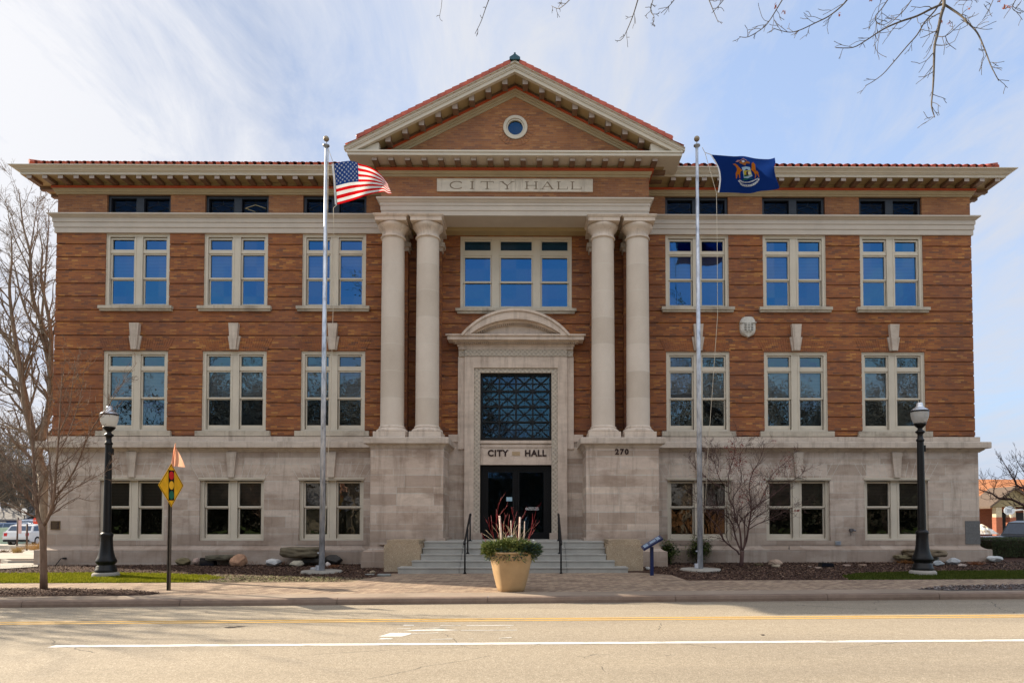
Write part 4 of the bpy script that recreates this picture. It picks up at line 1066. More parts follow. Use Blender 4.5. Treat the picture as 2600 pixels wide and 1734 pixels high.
rope = simple('halyard_rope', (.55,.48,.38), .8)
def cloth(top, bot, left, right, Y, fold):
    def curve(pts):
        P = [Vector((a, b, 0)) for a, b in pts]; L = [0]
        for a, b in zip(P, P[1:]): L.append(L[-1]+(b-a).length)
        def f(t):
            t = max(0, min(1, t))*L[-1]
            for i in range(len(P)-1):
                if t <= L[i+1]+1e-9:
                    q = (t-L[i])/max(1e-9, L[i+1]-L[i]); p0 = P[max(0,i-1)]; p1 = P[i]; p2 = P[i+1]; p3 = P[min(len(P)-1,i+2)]
                    m1 = (p2-p0)*.5; m2 = (p3-p1)*.5; q2 = q*q; q3 = q2*q
                    return p1*(2*q3-3*q2+1)+m1*(q3-2*q2+q)+p2*(-2*q3+3*q2)+m2*(q3-q2)
            return P[-1]
        return f
    T, B, Lf, Rt = curve(top), curve(bot), curve(left), curve(right)
    def S(u, v):  # u along the fly, v from top 0 to bottom 1
        c = T(u)*(1-v)+B(u)*v+Lf(v)*(1-u)+Rt(v)*u-(T(0)*(1-u)*(1-v)+T(1)*u*(1-v)+B(0)*(1-u)*v+B(1)*u*v)
        yy = Y+fold(u, v); return at(c.x, c.y, yy)
    return S
def clothmat(name, colour=None, nodes=None, sheen=.3):
    n = NT(name); c = colour
    d = n.n('ShaderNodeBsdfDiffuse'); t = n.n('ShaderNodeBsdfTranslucent'); n.set(d.inputs[0], c); n.set(t.inputs[0], c)
    m = n.n('ShaderNodeMixShader'); m.inputs[0].default_value = .5; n.l(d.outputs[0], m.inputs[1]); n.l(t.outputs[0], m.inputs[2]); n.l(m.outputs[0], n.out.inputs[0]); return n.mat
fr_, fw_, fb_ = clothmat('flag_red', (.62,.008,.012)), clothmat('flag_white', (.80,.80,.80)), clothmat('flag_blue', (.012,.04,.17))
U = lambda x, y: (800+x/7.13, 340+y/7.13)
S1 = cloth([U(*q) for q in ((335,545),(590,493),(740,512),(805,545),(960,590),(1110,670),(1220,770),(1315,905))],
           [U(*q) for q in ((395,1285),(660,1212),(920,1122),(1150,1065),(1240,1045),(1320,1085),(1385,1085))],
           [U(*q) for q in ((335,545),(365,800),(380,1050),(395,1285))], [U(*q) for q in ((1315,905),(1330,960),(1355,1010),(1385,1085))], yl-.02,
           lambda u, v: -.10*math.sin(u*7+v*2.2)*u-.05*math.sin(u*15+v*4)*u+.02*math.sin(v*20+u*6)*u*.5)
flag = thing('american_flag', S1(0, 0), 'stars and stripes flag blowing right from the left pole', 'flag')
inv = Matrix.Translation(-flag.location)
def fl(mb, name, mats, par): o = mb.build(name, mats, par); o.matrix_parent_inverse = inv; return o
mb = MB(); NU = 60
for k in range(13):
    v0, v1 = k/13, (k+1)/13
    for i in range(NU):
        u0, u1 = i/NU, (i+1)/NU
        canton = k < 7 and u1 <= .4001
        mi = 2 if canton else (0 if k % 2 == 0 else 1)
        vm = (v0+v1)/2
        mb.face([S1(u0,vm), S1(u1,vm), S1(u1,v0), S1(u0,v0)], mi, True); mb.face([S1(u0,v1), S1(u1,v1), S1(u1,vm), S1(u0,vm)], mi, True)
fl(mb, 'flag_cloth', [fr_, fw_, fb_], flag)
for side in (-1,):
    mb = MB()
    for r_ in range(9):
        nn = 6 if r_ % 2 == 0 else 5
        for c_ in range(nn):
            uc = .4*((c_*2+1+(r_ % 2))/12); vc = (7/13)*((r_+1)/10)
            pts = []
            for k in range(10):
                rad = (.034 if k % 2 == 0 else .0145); a = PI/2+2*PI*k/10
                p = S1(uc+rad*math.cos(a)*.53, vc-rad*math.sin(a)); pts.append(p+Vector((0, side*.008, 0)))
            c0 = S1(uc, vc)+Vector((0, side*.008, 0))
            for k in range(10): mb.face([c0, pts[k], pts[(k+1) % 10]], 0)
    fl(mb, 'stars', fw_, flag)
mb = MB(); rows = [[S1(-.0, v/10)+Vector((dx,-.004,0)) for v in range(11)] for dx in (-.06, .0)]; mb.grid(rows[::-1], 0, True); fl(mb, 'heading_tape', simple('tape_white', (.6,.6,.62), .7), flag)
V = lambda x, y: (1800+x/11.755, 380+y/11.755)
S2 = cloth([V(*q) for q in ((70,155),(400,180),(750,205),(1040,200),(1400,270),(1780,290),(1965,245))],
           [V(*q) for q in ((305,1285),(700,1290),(1220,1310),(1500,1250),(1900,1210),(2090,1170))],
           [V(*q) for q in ((70,155),(230,400),(320,600),(355,850),(340,1080),(305,1285))], [V(*q) for q in ((1965,245),(1985,400),(1950,530),(1990,800),(2090,1080),(2090,1170))], yr-.02,
           lambda u, v: -.09*math.sin(u*6-v*2.5)*min(1, u*2)-.05*math.sin(v*7+u*9)*u)
f2 = thing('state_flag', S2(0, 0), 'dark blue flag with a coat of arms blowing from the right pole', 'flag')
inv = Matrix.Translation(-f2.location)
mb = MB()
rows = [[S2(i/50, j/24) for i in range(51)] for j in range(25)]; mb.grid(rows[::-1], 0, True)
fl(mb, 'flag_cloth', clothmat('state_flag_blue', (.008,.03,.155)), f2)
mb = MB(); rows = [[S2(0, v/12)+Vector((dx,-.004,0)) for v in range(13)] for dx in (-.045, .0)]; mb.grid(rows[::-1], 0, True); fl(mb, 'heading_tape', bpy.data.materials['tape_white'], f2)
# emblem: photo pixels -> (u,v) of the cloth by search
def uv_of(S, px, py):
    best = None; u, v, st = .5, .5, .5
    def pr_(P):
        d = P-CAM; k = d.dot(fwd); return PX+F*d.dot(rgt)/k, PY-F*d.dot(upv)/k
    for _ in range(26):
        c = []
        for a in (-1,0,1):
            for b in (-1,0,1):
                uu, vv = min(1,max(0,u+a*st)), min(1,max(0,v+b*st)); q = pr_(S(uu,vv)); c.append(((q[0]-px)**2+(q[1]-py)**2, uu, vv))
        m = min(c); u, v = m[1], m[2]
        st *= .72
    return u, v
def emb(name, polys, colr, lift):
    mb = MB()
    for poly in polys:
        P = []
        for i, (a, b) in enumerate(poly):
            u, v = uv_of(S2, *V(a, b)); P.append(S2(u, v)+Vector((0, -lift, 0)))
        c0 = sum(P, Vector())/len(P)
        if len(P) > 4 and False: pass
        mb.face(P)
    return fl(mb, name, clothmat(name+'_cloth', colr), f2)
bm_tri = None
emb('supporter_animal', [[(700,440),(780,430),(850,480),(920,560),(960,600),(1000,630),(955,645),(930,700),(925,800),(935,860),(905,865),(890,760),(860,740),(845,800),(830,870),(805,880),(795,720),(830,640),(825,560),(790,500),(740,460)],
                         [(1270,410),(1330,395),(1370,440),(1385,540),(1395,640),(1440,650),(1475,690),(1470,740),(1500,830),(1485,840),(1445,760),(1415,720),(1405,800),(1380,860),(1365,850),(1385,770),(1345,690),(1290,640),(1240,600),(1270,570),(1270,480)]], (.62,.18,.02), .012)
emb('shield', [[(975,540),(1100,515),(1225,535),(1240,620),(1295,800),(1160,860),(1040,855),(1010,640)]], (.45,.62,.75), .012)
emb('shield_field', [[(1030,635),(1235,630),(1262,720),(1265,760),(1130,795),(1050,800)]], (.62,.46,.05), .016)
emb('shield_land', [[(1045,770),(1150,765),(1180,790),(1050,825)]], (.04,.14,.06), .020)
emb('shield_figure', [[(1115,690),(1150,690),(1150,770),(1110,770)]], (.10,.04,.05), .022)
emb('sun_rays', [[(1160,680),(1225,660),(1245,740),(1215,770),(1165,760)]], (.75,.72,.55), .020)
emb('eagle', [[(895,395),(960,350),(1010,380),(1060,390),(1120,350),(1215,380),(1215,430),(1110,420),(1080,490),(1020,460),(920,420)]], (.45,.16,.04), .014)
emb('crest_ribbon', [[(785,385),(850,325),(930,330),(1015,265),(1130,330),(1115,345),(1015,290),(930,350),(850,385)]], (.62,.30,.28), .016)
emb('crest_white', [[(960,350),(1020,320),(1070,370),(1020,400),(985,385)]], (.75,.75,.78), .018)
emb('green_wreath', [[(990,905),(1060,875),(1200,880),(1310,870),(1300,890),(1150,915),(1050,925)]], (.02,.16,.10), .013)
scr = []
o_ = [(860,950),(910,905),(960,930),(1000,955),(1080,972),(1180,970),(1300,930),(1400,880),(1460,855)]
i_ = [(905,985),(930,960),(1000,995),(1090,1002),(1200,998),(1310,965),(1420,905),(1480,880),(1505,895)]
for a in range(8): scr.append([o_[a], o_[a+1], i_[a+1], i_[a]])
o2 = [(880,965),(935,985),(990,1030),(1060,1055),(1150,1060),(1250,1050),(1350,1000),(1430,940),(1490,870)]
i2 = [(900,985),(930,1045),(985,1090),(1060,1112),(1150,1118),(1260,1108),(1370,1060),(1450,990),(1505,900)]
for a in range(8): scr.append([o2[a], o2[a+1], i2[a+1], i2[a]])
emb('scroll', scr, (.80,.80,.78), .014)
mb = MB()
wrd = 'CIRCUMSPICE'; inkm = simple('scroll_ink', (.02,.03,.1), .7)
for i, ch in enumerate(wrd):
    t = .10+.80*i/(len(wrd)-1); q = t*8; k = min(7, int(q)); fq = q-k
    cx = (o2[k][0]+i2[k][0])/2*(1-fq)+(o2[k+1][0]+i2[k+1][0])/2*fq; cy = (o2[k][1]+i2[k][1])/2*(1-fq)+(o2[k+1][1]+i2[k+1][1])/2*fq
    an = -math.atan2((o2[k+1][1]-o2[k][1]), (o2[k+1][0]-o2[k][0]))
    u, v = uv_of(S2, *V(cx, cy)); P = S2(u, v)+Vector((0,-.02,0)); me = textmesh(ch, .05, 0, .001)
    Mx = Matrix.Translation(P) @ Matrix.Rotation(-an*-1, 4, 'Y') @ Matrix.Rotation(PI/2, 4, 'X')
    for pg in me.polygons: mb.face([Mx @ me.vertices[j].co for j in pg.vertices])
for a in range(1, 8):
    for h in (0, .5):
        u, v = uv_of(S2, *V((o_[a][0]+i_[a][0])/2+h*60-20, (o_[a][1]+i_[a][1])/2)); P = S2(u, v)+Vector((0,-.02,0)); mb.box(P.x-.012, P.x+.012, P.y-.001, P.y, P.z-.005, P.z+.005)
fl(mb, 'motto_lettering', inkm, f2)
# halyards (parts of the poles)
def hal(t, pts, lx, ly, lz):
    mb = MB()
    for ps in pts: mb.tube([Vector(p)-Vector((lx,ly,lz)) for p in ps], .009, 4)
    mb.build('halyard', rope, t)
h0, h1 = S1(0,0), S1(0,1)
a_ = at(833, 376, yl); b_ = at(836, 420, yl)
hal(pl, [[a_, h0], [h0, h1], [h1, h1+Vector((-.10,0,-.1)), at(848,700,yl), at(840,1000,yl), at(826,1330,yl), at(821,1395,yl)], [at(834,378,yl), at(832,560,yl), at(829,800,yl), at(828,1000,yl)]], xl, yl, zl)
h0, h1 = S2(0,0), S2(0,1)
hal(pr, [[at(1783,375,yr), at(1790,388,yr), h0], [at(1790,388,yr), at(1818,488,yr), h1], [at(1819,490,yr), at(1821,620,yr), at(1822,800,yr), at(1808,1000,yr), at(1797,1150,yr), at(1790,1300,yr)]], xr, yr, zr)

# ---------------------------------------------------------------- lamp posts
n = NT('acrylic_globe'); d = n.n('ShaderNodeBsdfTranslucent'); d.inputs[0].default_value = (.85,.84,.82,1); e = n.n('ShaderNodeBsdfPrincipled'); e.inputs['Base Color'].default_value = (.72,.71,.69,1); e.inputs['Roughness'].default_value = .15
m = n.n('ShaderNodeMixShader'); m.inputs[0].default_value = .45; n.l(d.outputs[0], m.inputs[1]); n.l(e.outputs[0], m.inputs[2]); n.l(m.outputs[0], n.out.inputs[0])
w = n.xyz()[2]; M['lampglass'] = n.mat; n.l(n.bump(n.math('SINE', n.math('MULTIPLY', w, 180)), .4, .01), e.inputs['Normal'])
def lamp(p, label):
    t = thing('street_lamp', p, label, 'street lamp', 'black street lamps on the lawns')
    mb = MB(); mb.lathe([(.33,-.05), (.345,.0), (.345,.07), (.32,.11), (.26,.125)], 0, 0, 28); mb.build('base_pad', M['walk'], t)
    mb = MB(); mb.lathe([(.265,.12), (.275,.14), (.275,.20), (.25,.22), (.25,.28), (.215,.31), (.21,.34), (.255,.39), (.265,.43), (.26,.46), (.22,.54), (.185,.66), (.165,.80), (.155,.95), (.15,1.10), (.165,1.15), (.165,1.19), (.14,1.22), (.11,1.24)], 0, 0, 32, flute=.012); mb.build('pedestal', M['black'], t)
    mb = MB(); mb.lathe([(.105,1.23), (.103,1.5), (.085,3.72)], 0, 0, 32, flute=.02); mb.build('shaft', M['black'], t)
    mb = MB(); mb.lathe([(.086,3.70), (.105,3.72), (.105,3.76), (.075,3.79), (.07,3.90), (.085,3.93), (.125,3.965), (.125,3.985), (.08,4.02), (.055,4.06), (.075,4.09), (.13,4.14), (.165,4.19), (.165,4.21), (.10,4.215)], 0, 0, 28)
    mb.box(.07, .13, -.04, .04, 3.42, 3.60); mb.build('fitter', M['black'], t)
    mb = MB(); mb.lathe([(.145,4.215), (.155,4.22), (.185,4.28), (.215,4.36), (.228,4.44), (.232,4.50), (.232,4.535)], 0, 0, 36); mb.build('globe', M['lampglass'], t)
    mb = MB(); mb.lathe([(.238,4.53), (.242,4.54), (.242,4.565), (.235,4.575)], 0, 0, 32); mb.build('rim_band', M['black'], t)
    mb = MB(); mb.lathe([(.225,4.575), (.205,4.60), (.16,4.635), (.115,4.66), (.09,4.70), (.078,4.76), (.072,4.79), (.05,4.80), (.004,4.805)], 0, 0, 28); mb.build('cap', simple('cap_silver', (.62,.64,.68), .25, .5), t)
    mb = MB(); mb.lathe([(.012,4.80), (.02,4.83), (.008,4.87)], 0, 0, 8); mb.build('finial', M['black'], t)
    return t
pL = onground(269, 1463); pR = onground(2343, 1458)
lamp(pL, 'black street lamp with white globe on the left lawn'); lamp(pR, 'black street lamp with white globe on the right lawn')

# ---------------------------------------------------------------- warning sign
p = onground(428, 1498)
sg = thing('warning_sign', p, 'yellow diamond signal-ahead sign on a metal post by the kerb', 'sign')
zc = at(437, 1232, p.y).z-p.z
mb = MB(); Hs = zc+.55
mb.box(-.035,-.02,-.03,.03,-.1,Hs-.15); mb.box(.02,.035,-.03,.03,-.1,Hs-.15); mb.box(-.02,.02,.015,.03,-.1,Hs-.15)
mb.build('post', simple('post_steel', (.13,.11,.09), .45, .6), sg)
hd = .515
Rm = Matrix.Translation((.045,-.05,zc)) @ Matrix.Rotation(R(87), 4, 'Z') @ Matrix.Rotation(R(-2), 4, 'Y')
def pl_(name, polys, y, mat, th=.003):
    mb = MB()
    for q in polys: mb.prism(q, y-th, y)
    mb.v = [tuple(Rm @ Vector(v)) for v in mb.v]; return mb.build(name, mat, sg)
dia = lambda r: [(0,-r), (r,0), (0,r), (-r,0)]
pl_('panel', [dia(hd)], 0, simple('sign_yellow', (.80,.42,.008), .4))
pl_('sign_edge', [[(0,-.49),(.49,0),(.475,0),(0,-.475)], [(.49,0),(0,.49),(0,.475),(.475,0)], [(0,.49),(-.49,0),(-.475,0),(0,.475)], [(-.49,0),(0,-.49),(0,-.475),(-.475,0)]], -.004, M['blackwood'], .002)
pl_('signal_symbol', [[(-.115,-.355),(.115,-.355),(.115,.355),(-.115,.355)]], -.004, M['blackwood'], .002)
cir = lambda z: [(.10*math.cos(2*PI*k/24), z+.10*math.sin(2*PI*k/24)) for k in range(24)]
pl_('red_light', [cir(.23)], -.007, simple('sign_red', (.55,.01,.012), .5), .002); pl_('amber_light', [cir(0)], -.007, simple('sign_amber', (.85,.45,.02), .5), .002); pl_('green_light', [cir(-.23)], -.007, simple('sign_green', (.008,.13,.075), .5), .002)
ora = clothmat('safety_orange', (.85,.47,.32))
mb = MB(); mb.tube([(.05,.0,zc+.42), (.09,.02,zc+1.0)], .010, 5); mb.build('flag_staff', simple('staff', (.55,.16,.02), .5), sg)
t0 = Vector((.09,.0,zc+.99))
mb = MB()
for (dx, ln_, wv) in ((.24,.50,.03), (-.13,.58,.02)):
    rows = []
    for i in range(9):
        t = i/8; a = t0+Vector((0,0,-.02-.52*t*(1 if dx > 0 else 1.0))); rows.append([a+Vector((dx*t*(j/6) if dx > 0 else dx*t*(j/6), .03*math.sin(j*.9+t*3), (-.02 if dx > 0 else -.06)*j/6+.10*t*(1-t)*(j/6))) for j in range(7)])
    mb.grid(rows, 0, True)
mb.build('safety_flag', ora, sg)

# ---------------------------------------------------------------- planter
p = onground(1297, 1499)
pt = thing('planter', p, 'large tan tapered planter on the paving in front of the steps', 'planter')
mb = MB(); mb.lathe([(.27,.0), (.285,.01), (.315,.10), (.385,.40), (.43,.65), (.452,.82), (.458,.86), (.475,.865), (.475,.905), (.43,.905), (.42,.84), (.40,.80)], 0, 0, 64, sq=3.4, rot=R(18)); mb.build('pot', simple('tan_fibre', (.42,.28,.145), .55, var=.10, scale=3, bump=.15), pt)
mb = MB(); mb.lathe([(.405,.79), (.40,.80)], 0, 0, 32, sq=3.4, rot=R(18)); mb.build('soil', M['mulch'], pt)
ar = thing('winter_arrangement', p+Vector((0,0,.80)), 'evergreen sprigs, red twigs and birch logs filling the tan planter', 'plant')
rr = random.Random(11)
def leafy(mb, n, cx, cy, cz, rx, ry, rz, ls, mats, down=.3):
    for _ in range(n):
        a = rr.uniform(0, 2*PI); r_ = rr.random()**.5; h = rr.uniform(-1, 1)
        c = Vector((cx+rx*r_*math.cos(a), cy+ry*r_*math.sin(a), cz+rz*h*(1-.4*r_)))
        d = Vector((math.cos(a)+rr.gauss(0,.5), math.sin(a)+rr.gauss(0,.5), rr.uniform(-down, 1))).normalized(); s = ls*rr.uniform(.6, 1.4)
        w = d.cross(Vector((rr.gauss(0,1), rr.gauss(0,1), rr.gauss(0,1)))).normalized()*s*.09
        mb.face([c, c+d*s*.5+w, c+d*s, c+d*s*.5-w], rr.randrange(mats))
gm = [simple('cedar_a', (.07,.11,.02), .7), simple('cedar_b', (.20,.22,.06), .7), simple('spruce', (.03,.06,.045), .7), simple('pine_b', (.05,.08,.02), .7)]
mb = MB(); leafy(mb, 4200, -.34, -.05, .16, .27, .3, .17, .11, 2); leafy(mb, 2600, .08, -.1, .22, .34, .3, .20, .10, 2); leafy(mb, 500, -.1, -.1, .3, .2, .2, .12, .08, 2); mb.build('cedar_sprigs', gm[:2], ar)
mb = MB(); leafy(mb, 2600, .38, -.05, .14, .24, .3, .13, .13, 2); leafy(mb, 500, -.12, -.34, .05, .13, .1, .14, .12, 2, 1.0); mb.build('spruce_sprigs', gm[2:], ar)
bmn = NT('birch_bark'); f = bmn.noise(25, stretch=(.6,.6,3), detail=4); bmn.bsdf(bmn.ramp(f, [(.33,(.08,.05,.04)), (.42,(.55,.42,.34)), (.8,(.72,.60,.52))]), .8)
for (x0, x1, h, r_, lean) in ((-.20,-.26,.93,.024,0), (.17,.215,.90,.022,0), (.03,.0,.82,.010,0), (.29,.32,.80,.010,0)):
    mb = MB(); mb.tube([(x0,-.08,.0), (x0*.6+x1*.4+.004,-.08,.4), (x1,-.06,h)], [r_*1.05, r_, r_*.95], 10); mb.build('birch_log', bmn.mat, ar)
straw = simple('plume_straw', (.42,.34,.22), .8)
mb = MB()
for _ in range(26):
    a = rr.uniform(0, 2*PI); x0, y0 = rr.uniform(-.3,.3), rr.uniform(-.25,.2); hgt = rr.uniform(.35,.75); lean = rr.uniform(.05,.45)
    p0 = Vector((x0,y0,.05)); p1 = p0+Vector((math.cos(a)*lean*.4, math.sin(a)*lean*.4, hgt*.7)); p2 = p0+Vector((math.cos(a)*lean, math.sin(a)*lean, hgt)); mb.tube([p0, p1, p2], .0022, 3)
    for k in range(7): c = p1+(p2-p1)*(k/6); d = Vector((rr.gauss(0,1), rr.gauss(0,1), rr.gauss(0,1)+.6)).normalized()*.03; w_ = d.orthogonal().normalized()*.005; mb.face([c-w_, c+w_, c+d])
mb.build('dry_plumes', straw, ar)
mb = MB(); 
for (cx, cy) in ((-.42,-.1),(-.25,-.36),(-.08,-.40),(.2,-.38),(.42,-.15),(.5,.05),(-.5,.08)): leafy(mb, 150, cx, cy, .02, .10, .08, .13, .11, 2, 1.4)
mb.build('trailing_sprigs', gm[1:3], ar)
red = simple('red_twig', (.30,.012,.018), .45)
def twig(mb, p, d, L, r_, depth):
    pts = [p]; q = p.copy(); dd = d.copy()
    for i in range(5):
        dd = (dd+Vector((rr.gauss(0,.10), rr.gauss(0,.10), .08))).normalized(); q = q+dd*L/5; pts.append(q.copy())
    mb.tube(pts, [r_*(1-.5*i/5) for i in range(6)], 5)
    if depth > 0:
        for k in range(rr.choice((1,2))):
            j = rr.randint(2, 4); s = (dd+Vector((rr.gauss(0,.6), rr.gauss(0,.4), rr.uniform(-.1,.4)))).normalized(); twig(mb, pts[j], s, L*rr.uniform(.3,.55), r_*.65, depth-1)
for i, (x, dx, L) in enumerate(((-.42,-.55,.60), (-.30,-.25,1.0), (-.22,-.12,1.15), (-.12,.0,1.15), (.05,.03,1.10), (.10,.10,.95), (.22,.32,.95), (.30,.48,.95), (.34,.30,.8), (-.05,-.2,1.0))):
    mb = MB(); twig(mb, Vector((x,rr.uniform(-.1,.15),.05)), Vector((dx,0,1)).normalized(), L*.92, .0046, 2); mb.build('red_twig', red, ar)
mb = MB()
for (x, z) in ((.36,.33), (.52,.33), (.02,.43), (-.05,.42)):
    mb.lathe([(.028*math.sin(PI*k/6)+.001, z+.028-.028*math.cos(PI*k/6)) for k in range(7)], x, -.15, 10)
mb.build('white_baubles', simple('bauble', (.62,.62,.58), .3), ar)

# ---------------------------------------------------------------- blue information board
p = onground(1655, 1461)
ib = thing('information_board', p, 'slanted dark blue information board on a post right of the steps', 'sign')
blu = simple('board_blue', (.006,.016,.075), .4)
mb = MB(); mb.box(-.045,.045,-.05,.05,-.05,.80); mb.build('post', blu, ib)
Rb = Matrix.Translation((.01,0,.90)) @ Matrix.Rotation(R(-6), 4, 'Z') @ Matrix.Rotation(R(-31), 4, 'Y') @ Matrix.Rotation(R(10), 4, 'X')
mb = MB(); mb.box(-.31,.31,-.24,.24,-.02,.03); mb.v = [tuple(Rb @ Vector(v)) for v in mb.v]; mb.build('panel', blu, ib)
mb = MB(); mb.box(-.27,.27,-.20,.20,.03,.033, 0)
for (a, b, c, d) in ((-.25,-.12,-.17,.15), (-.05,.12,-.12,.10), (.15,.25,-.17,.17)): mb.box(a, b, c, d, .033, .035, 1)
mb.v = [tuple(Rb @ Vector(v)) for v in mb.v]; mb.build('panel_print', [simple('print_blue', (.03,.07,.17), .25), simple('print_light', (.22,.32,.45), .3)], ib)

# ---------------------------------------------------------------- rocks
def rock(x0, x1, y0, y1, colr, label, seed, flat=False, depth=.8, yoff=0, name='boulder', base=None):
    b = onground((x0+x1)/2, (y1 if base is None else base)); Y = b.y+yoff
    if x0 > 130: w0 = (x1-x0)/150; Y = min(Y, -.42-w0*depth)
    a = at(x0, y1, Y); c = at(x1, y0, Y); w = (c.x-a.x)/2; h = c.z-a.z; dp = w*depth
    import bmesh
    bm = bmesh.new(); bmesh.ops.create_icosphere(bm, subdivisions=4, radius=1)
    rs = random.Random(seed); planes = [(Vector((rs.gauss(0,1), rs.gauss(0,1), rs.gauss(0,.8))).normalized(), rs.uniform(.70,.88)) for _ in range(16)]
    for v in bm.verts:
        d = v.co.normalized(); r_ = 1.0
        for pn, pd in planes:
            k = d.dot(pn)
            if k > .01: r_ = min(r_, pd/k)
        r_ *= 1+.07*noise.noise(d*2.5+Vector((seed,0,0)))+.04*noise.noise(d*8)
        if flat: r_ = (.80+.08*noise.noise(d*3+Vector((seed,0,0)))+.03*noise.noise(d*9))/((abs(d.x)**5+abs(d.y)**5+abs(d.z)**5)**.2)
        q = d*r_
        if flat: q.z = max(-.75, min(.62+.08*noise.noise(d*2), q.z))
        v.co = Vector((q.x*w*1.12, q.y*dp*1.1, q.z*h*.56+h*.48))
    me = bpy.data.meshes.new(name); bm.to_mesh(me); bm.free()
    for pg in me.polygons: pg.use_smooth = True
    me.materials.append(simple('rock', colr, .85, var=.3, scale=4, bump=.5))
    o = bpy.data.objects.new(name, me); col.objects.link(o); o.location = ((a.x+c.x)/2, Y+dp*.5, a.z); tag(o, label, 'rock', None); return o
ROCKS = [
 (443,481,1416,1434,(.16,.13,.07),'mossy tan rock left of the left floodlight'), (462,473,1428,1434.5,(.33,.22,.17),'small pink stone against the mossy tan rock'),
 (488,508,1415,1432,(.36,.26,.22),'pale pink rock touching the left floodlight'), (518,590,1407,1424,(.09,.08,.055),'low dark mossy slab behind the left floodlight'),
 (580,625,1407,1438,(.42,.24,.15),'large peach boulder in the left bed'), (669,712,1417,1437.5,(.55,.55,.55),'white angular boulder in the left bed'),
 (735,770,1421,1438,(.42,.38,.30),'round pale rock with grass in front'), (705,811,1384,1417,(.14,.115,.075),'huge flat brown slab against the wall left of the pole'),
 (762,826,1414,1431,(.06,.055,.05),'dark block under the huge brown slab'), (822,867,1409,1433,(.045,.042,.04),'near black rock right of the left flagpole'),
 (787,805,1439,1447,(.42,.42,.43),'small flat white stone left of the left flagpole'), (825,838,1426,1439,(.5,.45,.42),'small white stone just right of the left flagpole'),
 (938,954,1448,1456,(.28,.22,.15),'small tan stone near the left cheek block'), (925,950,1456,1460,(.22,.22,.20),'flat grey stone flush with the bed'), (955,992,1456,1463,(.20,.21,.20),'flat grey slab beside the bottom step'),
 (1638,1652,1438,1446,(.42,.42,.42),'small white stone behind the blue board'),
 (1954,1988,1420,1437,(.34,.25,.19),'rounded tan boulder right of the small tree'), (1961,1982,1432,1440,(.40,.33,.24),'pale flat stone in front of the rounded tan boulder'), (1917,1940,1429,1436,(.10,.075,.04),'low brown stone nearly buried beside the small tree'),
 (2070,2087,1438,1444,(.38,.28,.22),'small tan stone left of the right floodlight'), (2141,2161,1432,1438,(.30,.22,.18),'low tan stone right of the right floodlight'), (2182,2202,1431,1438,(.28,.19,.14),'low brown stone midway to the right lamp'),
 (2309,2408,1392,1415,(.17,.13,.085),'long brown slab on top of the pile behind the right lamp'), (2277,2330,1407,1420,(.20,.17,.10),'mossy lower slab left of the right lamp'), (2350,2386,1412,1425,(.28,.27,.24),'grey stone under the long brown slab'),
 (2372,2400,1423,1437,(.30,.33,.35),'grey-green stone right of the right lamp'), (2408,2441,1416,1434,(.38,.39,.40),'speckled grey boulder near the right corner'), (2435,2455,1430,1440,(.33,.27,.24),'small pinkish stone beside the speckled boulder'),
 (2513,2547,1410,1427,(.48,.50,.50),'white boulder beyond the right corner'), (2052,2062,1436,1441,(.2,.15,.12),'tiny brown stone in the right bed'),
 (40,58,1388,1395,(.35,.22,.13),'orange-brown rock by the left path') ]
for i, (a, b, c, d, cl, lb) in enumerate(ROCKS):
    big = (b-a) > 60
    rock(a, b, c, d, cl, lb, i+3, flat=(b-a) > 2.2*(d-c), yoff=0, base=max(d, 1428 if a > 100 else d) if big else d)
# floodlights in the beds
for (x0, x1, y0, y1, lb) in ((505,543,1416,1437,'black box floodlight in the left bed beside the peach boulder'), (2085,2119,1428,1440,'low black box floodlight in the right bed')):
    b = onground((x0+x1)/2, y1); a = at(x0, y1, b.y); c = at(x1, y0, b.y); t = thing('floodlight', b, lb, 'floodlight'); w = c.x-a.x; h = c.z-a.z
    mb = MB(); mb.prism([(-w/2,.0), (w/2,0), (w/2-.03,h*.9), (-w/2+.03,h)], 0, .25); mb.build('housing', M['black'], t)
    mb = MB(); mb.prism([(-w/2+.03,.04), (w/2-.03,.04), (w/2-.05,h*.85), (-w/2+.05,h*.9)], -.01, 0) ; mb.build('lens', simple('lens_dark', (.01,.012,.02), .1), t)
# stakes and pipes
for (px, y0, y1, lb) in ((665,1413,1432,'short black stake by the wall in the left bed'), (2004,1386,1427,'thin black stake by the wall in the right bed')):
    b = onground(px, y1); c = at(px, y0, b.y); mb = MB(); L = c.z-b.z; mb.tube([(0,0,-.02), (0,0,L*.45)], .022, 6); mb.tube([(0,0,L*.45), (0,0,L)], .012, 6); mb.box(-.03,.03,-.03,.03,L-.03,L) if px < 1000 else None
    o = mb.build('garden_stake', M['black']); o.location = b; tag(o, lb, 'stake')
b = at(158, 1417, -.36); c = at(140, 1436, -.6)
mb = MB(); mb.tube([(c.x,-.6,c.z), (b.x,-.42,b.z), (b.x+.06,-.36,b.z+.0)], .014, 6); mb.tube([(b.x+.04,-.40,b.z), (b.x+.09,-.30,b.z)], .03, 8); o = mb.build('drain_pipe', M['black']); tag(o, 'black hose leaning on the plinth near the left corner', 'pipe')
# white meter box by the right bushes
b = at(1683, 1385, -.32); mb = MB(); mb.box(-.045,.045,-.04,.0,-.04,.04); mb.tube([(0,-.02,-.04), (0,-.02,-.55)], .01, 5); o = mb.build('meter_box', simple('white_plastic', (.42,.42,.42), .5)); o.location = b; tag(o, 'small white box on the plinth above the left rhododendron', 'box')
